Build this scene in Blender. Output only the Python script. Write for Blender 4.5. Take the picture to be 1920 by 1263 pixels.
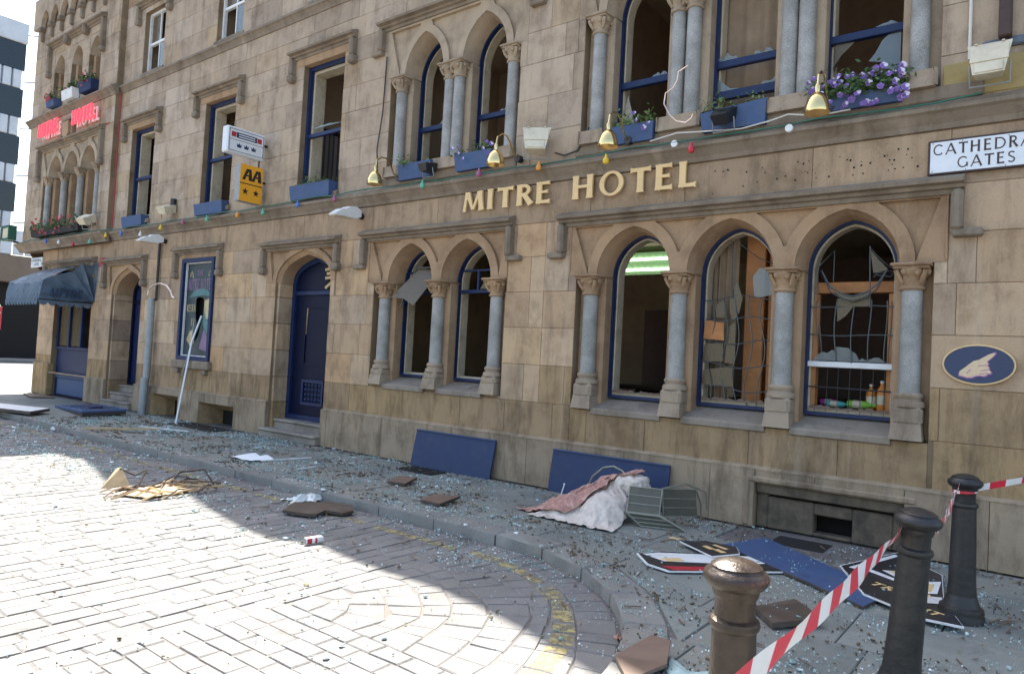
import bpy, bmesh, math, random
from math import sin, cos, pi, radians, sqrt, atan2
from mathutils import Vector, Matrix
from mathutils.geometry import tessellate_polygon
random.seed(7)
for o in list(bpy.data.objects): bpy.data.objects.remove(o)
SC = bpy.context.scene
COL = SC.collection

# ------------------------------------------------------------------ camera, sky, sun, exposure
FPX, PITCH, ROLL, YAW, CAMY, CAMZ = 1330.0, 0.0321, 0.0535, 0.6582, -7.612, 1.62
def cam_axes():
    cr, sr, cp, sp = cos(ROLL), sin(ROLL), cos(PITCH), sin(PITCH)
    Rx = Matrix(((1,0,0),(0,cp,sp),(0,-sp,cp))); Rz = Matrix(((cr,-sr,0),(sr,cr,0),(0,0,1)))
    R = Rz @ Rx
    u = R @ Vector((cos(YAW),0,-sin(YAW))); n = R @ Vector((-sin(YAW),0,-cos(YAW))); d = R @ Vector((0,1,0))
    return Matrix((u, -n, -d))            # rows: world axes X (along facade), Y (into building), Z in camera coords
CM = cam_axes()
cam_d = bpy.data.cameras.new('camera'); cam = bpy.data.objects.new('camera', cam_d); COL.objects.link(cam)
cam_d.sensor_width = 36; cam_d.lens = FPX/1920*36; cam_d.clip_start = 0.05; cam_d.clip_end = 3000
cr, cu, cb = CM.col[0], -CM.col[1], -CM.col[2]
cam.matrix_world = Matrix(((cr[0],cu[0],cb[0],0),(cr[1],cu[1],cb[1],CAMY),(cr[2],cu[2],cb[2],CAMZ),(0,0,0,1)))
SC.camera = cam
def ray(x, y): return CM @ Vector((x-960, y-631.5, FPX))
def FX(x, y, Y=0.0):                      # photo pixel -> point on a plane parallel to the facade
    r = ray(x, y); t = (Y-CAMY)/r[1]; return Vector((r[0]*t, Y, CAMZ+r[2]*t))
def GX(x, y, z=0.0):                      # photo pixel -> point on a level plane
    r = ray(x, y); t = (z-CAMZ)/r[2]; return Vector((r[0]*t, CAMY+r[1]*t, z))
def PX(p):                                # world point -> photo pixel
    v = CM.transposed() @ (Vector(p)-Vector((0,CAMY,CAMZ)))
    if v[2] < 0.05: return (-9999,-9999,v[2])
    return (960+FPX*v[0]/v[2], 631.5+FPX*v[1]/v[2], v[2])

SUN_EL, SUN_H = radians(58), (-0.85, 0.53)        # horizontal direction towards the sun
W = bpy.data.worlds.new('World'); SC.world = W; W.use_nodes = True
wn = W.node_tree.nodes; bg = wn['Background']
sky = wn.new('ShaderNodeTexSky'); sky.sky_type = 'NISHITA'; sky.sun_disc = False
sky.sun_elevation = SUN_EL; sky.sun_rotation = atan2(SUN_H[0], SUN_H[1])
sky.air_density = 1.2; sky.dust_density = 3.0; sky.ozone_density = 1.0
W.node_tree.links.new(sky.outputs[0], bg.inputs[0]); bg.inputs[1].default_value = 0.13
sd = bpy.data.lights.new('sun', 'SUN'); sd.energy = 5.0; sd.angle = radians(0.55); sd.color = (1.0, 0.95, 0.87)
so = bpy.data.objects.new('sun', sd); COL.objects.link(so)
sv = Vector((SUN_H[0]*cos(SUN_EL), SUN_H[1]*cos(SUN_EL), sin(SUN_EL)))
so.rotation_euler = sv.to_track_quat('Z', 'Y').to_euler(); so.location = (-20, 20, 40)
SC.view_settings.view_transform = 'Standard'; SC.view_settings.look = 'None'
SC.view_settings.exposure = 1.82; SC.view_settings.gamma = 1.0
SC.view_settings.use_curve_mapping = False

# ------------------------------------------------------------------ materials
def nt(name):
    m = bpy.data.materials.new(name); m.use_nodes = True
    return m, m.node_tree.nodes, m.node_tree.links, m.node_tree.nodes['Principled BSDF']
def ramp(n, stops, interp='LINEAR'):
    r = n.new('ShaderNodeValToRGB'); e = r.color_ramp.elements; r.color_ramp.interpolation = interp
    while len(e) < len(stops): e.new(0.5)
    for i, (p, c) in enumerate(stops):
        e[i].position = p; e[i].color = (c if isinstance(c, tuple) else (c,c,c))[:3] + (1,)
    return r
def mixc(n, l, mode, fac, a, b):
    m = n.new('ShaderNodeMix'); m.data_type = 'RGBA'; m.blend_type = mode
    for i, v in ((0, fac), (6, a), (7, b)):
        if hasattr(v, 'is_output'): l.new(v, m.inputs[i])
        elif i == 0: m.inputs[0].default_value = v
        else: m.inputs[i].default_value = tuple(v) + (1,)
    return m.outputs[2]
def noise(n, l, scale, detail=4, rough=0.55, co=None, vec=None):
    t = n.new('ShaderNodeTexNoise'); t.inputs['Scale'].default_value = scale; t.inputs['Detail'].default_value = detail
    t.inputs['Roughness'].default_value = rough
    if vec is not None: l.new(vec, t.inputs['Vector'])
    elif co is not None: l.new(co, t.inputs['Vector'])
    return t
def mapped(n, l, co, scale):
    mp = n.new('ShaderNodeMapping'); mp.inputs['Scale'].default_value = scale; l.new(co, mp.inputs['Vector']); return mp.outputs[0]
def bump(n, l, h, strength, dist, bs):
    b = n.new('ShaderNodeBump'); b.inputs['Strength'].default_value = strength; b.inputs['Distance'].default_value = dist
    l.new(h, b.inputs['Height']); l.new(b.outputs[0], bs.inputs['Normal']); return b
def rnd_value(n, l):
    oi = n.new('ShaderNodeObjectInfo'); g = n.new('ShaderNodeNewGeometry')
    a = n.new('ShaderNodeMath'); a.operation = 'ADD'; l.new(oi.outputs['Random'], a.inputs[0]); l.new(g.outputs['Random Per Island'], a.inputs[1])
    f = n.new('ShaderNodeMath'); f.operation = 'FRACT'; l.new(a.outputs[0], f.inputs[0])
    return f.outputs[0], g.outputs['Position']
def mat(name, col, rough=0.6, metal=0.0, var=0.15, scale=12.0, bmp=0.0, bscale=60.0, dirt=0.0, dirtcol=(0.06,0.05,0.04), spec=0.5, emit=None, es=0.0, dscale=5.0):
    m, n, l, b = nt(name)
    g = n.new('ShaderNodeNewGeometry'); pos = g.outputs['Position']
    t = noise(n, l, scale, 5, 0.6, pos)
    r = ramp(n, [(0.25, 1-var), (0.75, 1+var*0.6)]); l.new(t.outputs[0], r.inputs[0])
    c = mixc(n, l, 'MULTIPLY', 1.0, col, r.outputs[0])
    if dirt > 0:
        t2 = noise(n, l, dscale, 8, 0.65, pos); r2 = ramp(n, [(0.5, 0.0), (0.68, dirt)]); l.new(t2.outputs[0], r2.inputs[0])
        c = mixc(n, l, 'MIX', r2.outputs[0], c, dirtcol)
    l.new(c, b.inputs['Base Color']); b.inputs['Metallic'].default_value = metal
    rr = n.new('ShaderNodeMapRange'); rr.inputs[3].default_value = max(0.03, rough-0.08); rr.inputs[4].default_value = min(1, rough+0.1)
    l.new(t.outputs[0], rr.inputs[0]); l.new(rr.outputs[0], b.inputs['Roughness'])
    b.inputs['Specular IOR Level'].default_value = spec
    if bmp > 0:
        t3 = noise(n, l, bscale, 4, 0.6, pos); bump(n, l, t3.outputs[0], bmp, 0.01, b)
    if emit: b.inputs['Emission Color'].default_value = emit + (1,); b.inputs['Emission Strength'].default_value = es
    return m
def stone_mat(name, tones, stain=0.55, soot=(0.085,0.058,0.037), bmp=0.35, block=True, stain_lo=0.52):
    m, n, l, b = nt(name)
    rv, pos = rnd_value(n, l)
    if block:
        k = len(tones); r = ramp(n, [(i/(k-1), t) for i, t in enumerate(tones)]); l.new(rv, r.inputs[0]); c = r.outputs[0]
    else:
        t0 = noise(n, l, 1.1, 3, 0.5, pos); r = ramp(n, [(0.3, tones[0]), (0.7, tones[-1])]); l.new(t0.outputs[0], r.inputs[0]); c = r.outputs[0]
    # soft mottling, fine grain
    a = noise(n, l, 2.3, 6, 0.62, pos); ra = ramp(n, [(0.28, (0.62,0.57,0.52)), (0.5, (1,1,1)), (0.75, (1.16,1.11,1.04))]); l.new(a.outputs[0], ra.inputs[0])
    c = mixc(n, l, 'MULTIPLY', 0.9, c, ra.outputs[0])
    gr = noise(n, l, 90, 3, 0.7, pos); rg = ramp(n, [(0.3, 0.86), (0.7, 1.1)]); l.new(gr.outputs[0], rg.inputs[0])
    c = mixc(n, l, 'MULTIPLY', 0.8, c, rg.outputs[0])
    # run-down streaks and sooty patches
    st = noise(n, l, 1.0, 10, 0.74, None, mapped(n, l, pos, (4.6, 4.6, 0.9))); rs = ramp(n, [(stain_lo, 0.0), (stain_lo+0.22, stain)]); l.new(st.outputs[0], rs.inputs[0])
    c = mixc(n, l, 'MIX', rs.outputs[0], c, soot)
    pt = noise(n, l, 1.3, 12, 0.76, pos); rp = ramp(n, [(0.52, 0.0), (0.70, stain*0.9)]); l.new(pt.outputs[0], rp.inputs[0])
    c = mixc(n, l, 'MIX', rp.outputs[0], c, soot)
    # pale washed runs
    wn_ = noise(n, l, 1.0, 4, 0.5, None, mapped(n, l, pos, (4.5, 4.5, 0.3))); rw = ramp(n, [(0.6, 0.0), (0.8, 0.35)]); l.new(wn_.outputs[0], rw.inputs[0])
    c = mixc(n, l, 'MIX', rw.outputs[0], c, (0.53,0.435,0.32))
    l.new(c, b.inputs['Base Color']); b.inputs['Roughness'].default_value = 0.9; b.inputs['Specular IOR Level'].default_value = 0.25
    mx = n.new('ShaderNodeMath'); mx.operation = 'ADD'; l.new(gr.outputs[0], mx.inputs[0]); l.new(a.outputs[0], mx.inputs[1])
    bump(n, l, mx.outputs[0], bmp, 0.008, b)
    return m
T_ASH = [(0.496,0.353,0.223),(0.436,0.308,0.194),(0.469,0.298,0.161),(0.534,0.402,0.273),(0.382,0.280,0.191),(0.480,0.340,0.218),(0.458,0.329,0.207),(0.294,0.214,0.158),(0.512,0.355,0.202),(0.425,0.293,0.180)]
M = {}
M['ashlar'] = stone_mat('ashlar_sandstone', T_ASH, 0.62, stain_lo=0.5)
M['ashlar_up'] = stone_mat('upper_sandstone', [(0.418,0.322,0.228),(0.372,0.285,0.205),(0.437,0.345,0.255),(0.405,0.300,0.190),(0.325,0.254,0.188),(0.418,0.325,0.233),(0.391,0.298,0.210),(0.465,0.376,0.290),(0.349,0.270,0.195)], 0.6, stain_lo=0.5)
M['ashlar_band'] = stone_mat('brown_band_sandstone', [(0.370,0.264,0.171),(0.330,0.235,0.152),(0.390,0.278,0.176),(0.350,0.245,0.152)], 0.6, stain_lo=0.49)
M['ashlar_plinth'] = stone_mat('greyed_plinth_stone', [(0.34,0.26,0.18),(0.30,0.228,0.157),(0.355,0.272,0.185),(0.32,0.242,0.162)], 0.8, stain_lo=0.47, soot=(0.085,0.062,0.04))
M['ashlar_low'] = stone_mat('weathered_lower_sandstone', [(0.365,0.25,0.138),(0.32,0.22,0.122),(0.38,0.255,0.13),(0.345,0.24,0.14),(0.30,0.205,0.115)], 0.8, stain_lo=0.47, soot=(0.095,0.062,0.034))
M['trim'] = stone_mat('carved_sandstone', [(0.394,0.262,0.156),(0.348,0.229,0.136)], 0.45, block=False)
M['hood'] = stone_mat('weathered_moulding_stone', [(0.265,0.213,0.158),(0.21,0.168,0.125)], 0.6, block=False)
M['trim_up'] = stone_mat('upper_carved_stone', [(0.41,0.32,0.225),(0.36,0.28,0.197)], 0.5, block=False)
M['pedestal'] = stone_mat('worn_pedestal_stone', [(0.36,0.28,0.2),(0.31,0.245,0.18)], 0.6, block=False)
M['mortar'] = stone_mat('mortar', [(0.20,0.145,0.09),(0.24,0.175,0.11)], 0.3, block=False)
M['sill'] = stone_mat('grey_sill_stone', [(0.285,0.24,0.188),(0.24,0.20,0.158)], 0.55, block=False)
M['step'] = stone_mat('worn_step_stone', [(0.30,0.265,0.22),(0.25,0.22,0.185)], 0.5, block=False)
def granite():
    m, n, l, b = nt('grey_granite'); g = n.new('ShaderNodeNewGeometry')
    v = n.new('ShaderNodeTexVoronoi'); v.inputs['Scale'].default_value = 170; l.new(g.outputs['Position'], v.inputs['Vector'])
    r = ramp(n, [(0.0, (0.22,0.213,0.20)), (0.45, (0.30,0.29,0.272)), (0.9, (0.40,0.385,0.36))]); l.new(v.outputs['Color'], r.inputs[0])
    t = noise(n, l, 3.5, 6, 0.6, g.outputs['Position']); rt = ramp(n, [(0.35, (0.66,0.66,0.62)), (0.65, (1.08,1.07,1.05))]); l.new(t.outputs[0], rt.inputs[0])
    c = mixc(n, l, 'MULTIPLY', 1, r.outputs[0], rt.outputs[0]); l.new(c, b.inputs['Base Color']); b.inputs['Roughness'].default_value = 0.55
    return m
M['granite'] = granite()
M['blue'] = mat('blue_gloss_paint', (0.010,0.023,0.080), 0.42, var=0.25, scale=7, bmp=0.08, dirt=0.3, dirtcol=(0.04,0.045,0.06), dscale=9, spec=0.3)
M['blue_dk'] = mat('dark_blue_door_paint', (0.003,0.006,0.026), 0.45, var=0.25, scale=6, bmp=0.08, dirt=0.25, dirtcol=(0.012,0.015,0.028), spec=0.18)
M['blue_board'] = mat('blue_painted_board', (0.010,0.026,0.085), 0.6, var=0.18, scale=4, dirt=0.3, dirtcol=(0.05,0.06,0.09), dscale=6)
M['blue_pale'] = mat('pale_blue_paint_and_skylit_board', (0.042,0.082,0.185), 0.6, var=0.2, scale=9, dirt=0.4, dirtcol=(0.09,0.10,0.12), dscale=8)
M['cream'] = mat('cream_lining_paint', (0.50,0.43,0.31), 0.6, var=0.15, dirt=0.5, dirtcol=(0.2,0.15,0.1))
M['white'] = mat('white_paint', (0.72,0.72,0.70), 0.5, var=0.1, dirt=0.3, dirtcol=(0.35,0.33,0.3))
M['offwhite'] = mat('yellowed_plastic', (0.62,0.55,0.40), 0.5, var=0.12, dirt=0.35, dirtcol=(0.3,0.25,0.17))
M['gold'] = mat('gold_leaf_letters', (0.72,0.50,0.23), 0.45, metal=0.0, var=0.12, scale=9)
M['brass'] = mat('polished_brass', (0.83,0.60,0.26), 0.16, metal=1.0, var=0.1)
M['black'] = mat('black_metal', (0.015,0.015,0.017), 0.4, var=0.2)
M['iron'] = mat('black_cast_iron', (0.020,0.019,0.018), 0.45, var=0.5, scale=22, bmp=0.35, bscale=38, dirt=0.4, dirtcol=(0.06,0.048,0.036), dscale=5)
M['iron_brown'] = mat('worn_brown_cast_iron', (0.060,0.043,0.031), 0.36, metal=0.35, var=0.5, scale=16, bmp=0.5, bscale=38, dirt=0.8, dirtcol=(0.022,0.019,0.016), dscale=8)
M['galv'] = mat('galvanised_steel', (0.30,0.32,0.32), 0.55, metal=0.3, var=0.2)
M['wood_o'] = mat('orange_pine', (0.46,0.19,0.055), 0.55, var=0.3, scale=8)
M['wood_p'] = mat('pale_timber', (0.55,0.38,0.20), 0.7, var=0.25, scale=10)
M['wood_d'] = mat('dark_brown_board', (0.075,0.052,0.038), 0.6, var=0.3, scale=10, dirt=0.35, dirtcol=(0.14,0.12,0.1))
M['wood_b'] = mat('brown_tile_board', (0.16,0.105,0.075), 0.6, var=0.25, scale=10)
M['white_wood'] = mat('white_painted_batten', (0.70,0.72,0.72), 0.6, var=0.1)
M['lead'] = mat('lead_came', (0.10,0.115,0.115), 0.5, metal=0.5, var=0.2)
M['bar'] = mat('dark_bar_wood', (0.05,0.028,0.016), 0.5, var=0.3)
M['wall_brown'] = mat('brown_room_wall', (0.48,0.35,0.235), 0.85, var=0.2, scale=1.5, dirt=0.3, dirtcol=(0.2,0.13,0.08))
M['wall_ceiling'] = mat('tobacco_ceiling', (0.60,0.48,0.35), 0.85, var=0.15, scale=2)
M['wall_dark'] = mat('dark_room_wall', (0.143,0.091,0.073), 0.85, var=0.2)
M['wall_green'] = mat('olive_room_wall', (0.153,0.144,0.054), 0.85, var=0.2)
M['curtain'] = mat('brown_net_curtain', (0.30,0.22,0.145), 0.9, var=0.2, scale=6)
M['curtain_p'] = mat('pale_net_curtain', (0.42,0.37,0.30), 0.9, var=0.15, scale=6)
M['leaf'] = mat('planter_leaves', (0.06,0.12,0.03), 0.55, var=0.55, scale=26)
M['leaf_l'] = mat('light_planter_leaves', (0.12,0.19,0.05), 0.55, var=0.5, scale=26)
M['soil'] = mat('planter_soil', (0.03,0.022,0.016), 0.95, var=0.3, bmp=0.5)
M['purple'] = mat('purple_pansy_petals', (0.20,0.11,0.36), 0.6, var=0.5, scale=60)
M['pansy_w'] = mat('pale_pansy_petals', (0.62,0.56,0.68), 0.6, var=0.3, scale=60)
M['redflower'] = mat('red_petals', (0.45,0.03,0.05), 0.6, var=0.4, scale=40)
M['cloth_w'] = mat('dusty_white_cloth', (0.62,0.54,0.46), 0.9, var=0.2, scale=14, dirt=0.45, dirtcol=(0.30,0.22,0.17), dscale=18)
M['cloth_p'] = mat('faded_pink_cloth', (0.44,0.23,0.18), 0.9, var=0.4, scale=22, dirt=0.6, dirtcol=(0.55,0.45,0.38), dscale=22)
M['chair'] = mat('grey_green_chair_metal', (0.27,0.265,0.21), 0.45, metal=0.5, var=0.2)
M['chairmesh'] = mat('perforated_chair_panel', (0.10,0.098,0.07), 0.6, metal=0.3, var=0.2); M['chairmesh'].node_tree.nodes['Principled BSDF'].inputs['Alpha'].default_value = 0.88
M['paper'] = mat('white_paper', (0.74,0.78,0.80), 0.8, var=0.05)
M['plastic'] = mat('thin_white_plastic', (0.62,0.66,0.64), 0.4, var=0.15, scale=20)
M['red'] = mat('red_paint', (0.42,0.02,0.03), 0.5, var=0.15)
M['neon'] = mat('red_neon_letter', (0.70,0.04,0.05), 0.5, emit=(1.0,0.06,0.09), es=0.5)
M['amber'] = mat('amber_sign_face', (0.80,0.36,0.02), 0.4, var=0.08)
M['signwhite'] = mat('white_enamel', (0.70,0.72,0.74), 0.35, var=0.06, dirt=0.15, dirtcol=(0.5,0.47,0.42))
M['navy'] = mat('navy_enamel', (0.018,0.035,0.09), 0.35, var=0.15)
M['ink'] = mat('black_ink', (0.014,0.012,0.012), 0.5, var=0.1)
M['inkbrown'] = mat('dark_brown_letter', (0.045,0.022,0.018), 0.5, var=0.15)
M['hand'] = mat('cream_painted_hand', (0.68,0.50,0.31), 0.55, var=0.15, scale=40)
M['hand_s'] = mat('mauve_hand_outline', (0.36,0.13,0.33), 0.55, var=0.2, scale=30)
M['lilac'] = mat('lilac_poster_lettering', (0.24,0.15,0.24), 0.5, var=0.2)
M['poster'] = mat('dark_teal_poster', (0.04,0.062,0.068), 0.3, var=0.5, scale=4)
M['poster2'] = mat('poster_teal_figure', (0.08,0.20,0.20), 0.35, var=0.4, scale=8)
M['poster3'] = mat('poster_pale_figure', (0.50,0.40,0.22), 0.4, var=0.4, scale=9)
M['awning'] = mat('shiny_blue_vinyl', (0.10,0.145,0.195), 0.28, var=0.3, scale=5, dirt=0.3, dirtcol=(0.05,0.055,0.06), dscale=4)
M['cable'] = mat('green_cable', (0.02,0.11,0.07), 0.5, var=0.2)
M['cable_w'] = mat('white_cable', (0.62,0.58,0.52), 0.5, var=0.15)
M['cable_k'] = mat('black_cable', (0.025,0.02,0.018), 0.5, var=0.2)
M['copper'] = mat('bright_copper_tube', (0.80,0.62,0.52), 0.3, metal=0.6, var=0.1)
M['tape_w'] = mat('white_tape', (0.80,0.77,0.75), 0.35, var=0.04)
M['tape_r'] = mat('red_tape', (0.66,0.025,0.05), 0.35, var=0.06)
M['void'] = mat('painted_opening_shade', (0.010,0.008,0.007), 0.95, var=0.2)  # near-black colour that paints in the shade inside openings
M['slate'] = mat('roof_slate', (0.05,0.052,0.058), 0.6, var=0.25, bmp=0.3)
M['concrete'] = mat('ribbed_white_concrete', (0.50,0.53,0.55), 0.8, var=0.12, scale=1.2, dirt=0.3, dirtcol=(0.3,0.3,0.29), dscale=1.5)
M['darkglass'] = mat('dark_window_band', (0.010,0.016,0.020), 0.15, var=0.2)
M['officeglass'] = mat('pale_office_blind', (0.30,0.34,0.33), 0.3, var=0.2)
M['brown_con'] = mat('brown_concrete', (0.16,0.12,0.085), 0.85, var=0.2, scale=1.5)
M['debris'] = mat('brown_debris_flakes', (0.11,0.075,0.035), 0.85, var=0.6, scale=9)
M['yellow_leaf'] = mat('dry_leaf_flakes', (0.33,0.22,0.07), 0.85, var=0.5, scale=9)
def bulbmat(name, c): return mat(name, c, 0.25, var=0.08)
BULB = {k: bulbmat('bulb_'+k, c) for k, c in dict(red=(0.5,0.02,0.04), yellow=(0.75,0.5,0.03), green=(0.10,0.42,0.27), blue=(0.08,0.16,0.5), white=(0.75,0.72,0.72), orange=(0.7,0.30,0.05), purple=(0.32,0.09,0.17)).items()}
def glass_mat():
    m, n, l, b = nt('window_glass'); b.inputs['Base Color'].default_value = (0.20,0.24,0.25,1); b.inputs['Roughness'].default_value = 0.04
    b.inputs['Specular IOR Level'].default_value = 0.9; b.inputs['Alpha'].default_value = 0.5
    return m
M['glass'] = glass_mat()
def frosted():
    m, n, l, b = nt('dusty_leaded_glass'); b.inputs['Base Color'].default_value = (0.13,0.095,0.05,1); b.inputs['Roughness'].default_value = 0.25; b.inputs['Alpha'].default_value = 0.8
    return m
M['frost'] = frosted()
def shard_mat():
    m, n, l, b = nt('broken_glass_crumbs'); rv, pos = rnd_value(n, l)
    r = ramp(n, [(0.0, (0.16,0.30,0.29)), (0.5, (0.34,0.50,0.48)), (0.8, (0.58,0.70,0.69)), (1.0, (0.80,0.86,0.86))]); l.new(rv, r.inputs[0])
    l.new(r.outputs[0], b.inputs['Base Color']); b.inputs['Roughness'].default_value = 0.12; b.inputs['Specular IOR Level'].default_value = 0.8
    return m
M['shard'] = shard_mat()
def sett_mat(name, tones, sc=30, bmp=0.5, dust=0.35):
    m, n, l, b = nt(name); rv, pos = rnd_value(n, l)
    k = len(tones); r = ramp(n, [(i/(k-1), t) for i, t in enumerate(tones)]); l.new(rv, r.inputs[0])
    a = noise(n, l, 1.3, 7, 0.65, pos); ra = ramp(n, [(0.3, (0.72,0.72,0.73)), (0.7, (1.12,1.1,1.08))]); l.new(a.outputs[0], ra.inputs[0])
    c = mixc(n, l, 'MULTIPLY', 1, r.outputs[0], ra.outputs[0])
    gr = noise(n, l, 70, 4, 0.7, pos); rg = ramp(n, [(0.3, 0.78), (0.7, 1.15)]); l.new(gr.outputs[0], rg.inputs[0])
    c = mixc(n, l, 'MULTIPLY', 0.8, c, rg.outputs[0])
    d = noise(n, l, 3.7, 9, 0.72, pos); rd = ramp(n, [(0.55, 0.0), (0.7, 0.5)]); l.new(d.outputs[0], rd.inputs[0])
    c = mixc(n, l, 'MIX', rd.outputs[0], c, (0.06,0.055,0.05))
    du = noise(n, l, 0.75, 8, 0.66, pos); rdu = ramp(n, [(0.45, 0.0), (0.66, dust)]); l.new(du.outputs[0], rdu.inputs[0])
    c = mixc(n, l, 'MIX', rdu.outputs[0], c, (0.24,0.205,0.155))
    l.new(c, b.inputs['Base Color']); b.inputs['Roughness'].default_value = 0.8; b.inputs['Specular IOR Level'].default_value = 0.3
    h = noise(n, l, sc, 5, 0.65, pos); bump(n, l, h.outputs[0], bmp, 0.012, b)
    return m
M['sett'] = sett_mat('granite_setts', [(0.203,0.198,0.188),(0.218,0.21,0.197),(0.19,0.188,0.181),(0.232,0.222,0.207)], dust=0.12)
M['joint'] = sett_mat('gritty_joint_fill', [(0.15,0.14,0.13),(0.17,0.155,0.145)], 60, 0.8)
M['flag'] = sett_mat('grey_paving_flag', [(0.209,0.225,0.205),(0.233,0.245,0.218),(0.189,0.204,0.187),(0.220,0.236,0.215)], 26, 0.4, 0.55)
M['kerb'] = sett_mat('grey_kerbstone', [(0.230,0.230,0.209),(0.247,0.241,0.220),(0.213,0.213,0.194)], 26, 0.5)
M['street'] = mat('pale_street_asphalt', (0.16,0.155,0.15), 0.9, var=0.2, scale=1.5, bmp=0.3)
def yellow_mat():
    m, n, l, b = nt('worn_yellow_paint'); g = n.new('ShaderNodeNewGeometry')
    t = noise(n, l, 16, 7, 0.7, g.outputs['Position']); r = ramp(n, [(0.42, 0.15), (0.56, 1.0)]); l.new(t.outputs[0], r.inputs[0])
    c = ramp(n, [(0.3, (0.23,0.19,0.10)), (0.7, (0.40,0.33,0.14))]); l.new(t.outputs[0], c.inputs[0])
    l.new(c.outputs[0], b.inputs['Base Color']); b.inputs['Roughness'].default_value = 0.75; l.new(r.outputs[0], b.inputs['Alpha'])
    return m
M['yellow'] = yellow_mat()
def stripe_mat():
    m, n, l, b = nt('striped_wallpaper'); g = n.new('ShaderNodeNewGeometry'); s = n.new('ShaderNodeSeparateXYZ'); l.new(g.outputs['Position'], s.inputs[0])
    a = n.new('ShaderNodeMath'); a.operation = 'ADD'; l.new(s.outputs[0], a.inputs[0]); l.new(s.outputs[1], a.inputs[1])
    w = n.new('ShaderNodeMath'); w.operation = 'PINGPONG'; w.inputs[1].default_value = 0.11; l.new(a.outputs[0], w.inputs[0])
    r = ramp(n, [(0.0, (0.42,0.38,0.32)), (0.035, (0.13,0.13,0.20)), (0.075, (0.33,0.30,0.27))], 'CONSTANT'); l.new(w.outputs[0], r.inputs[0])
    l.new(r.outputs[0], b.inputs['Base Color']); b.inputs['Roughness'].default_value = 0.85
    return m
M['stripe'] = stripe_mat()

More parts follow.
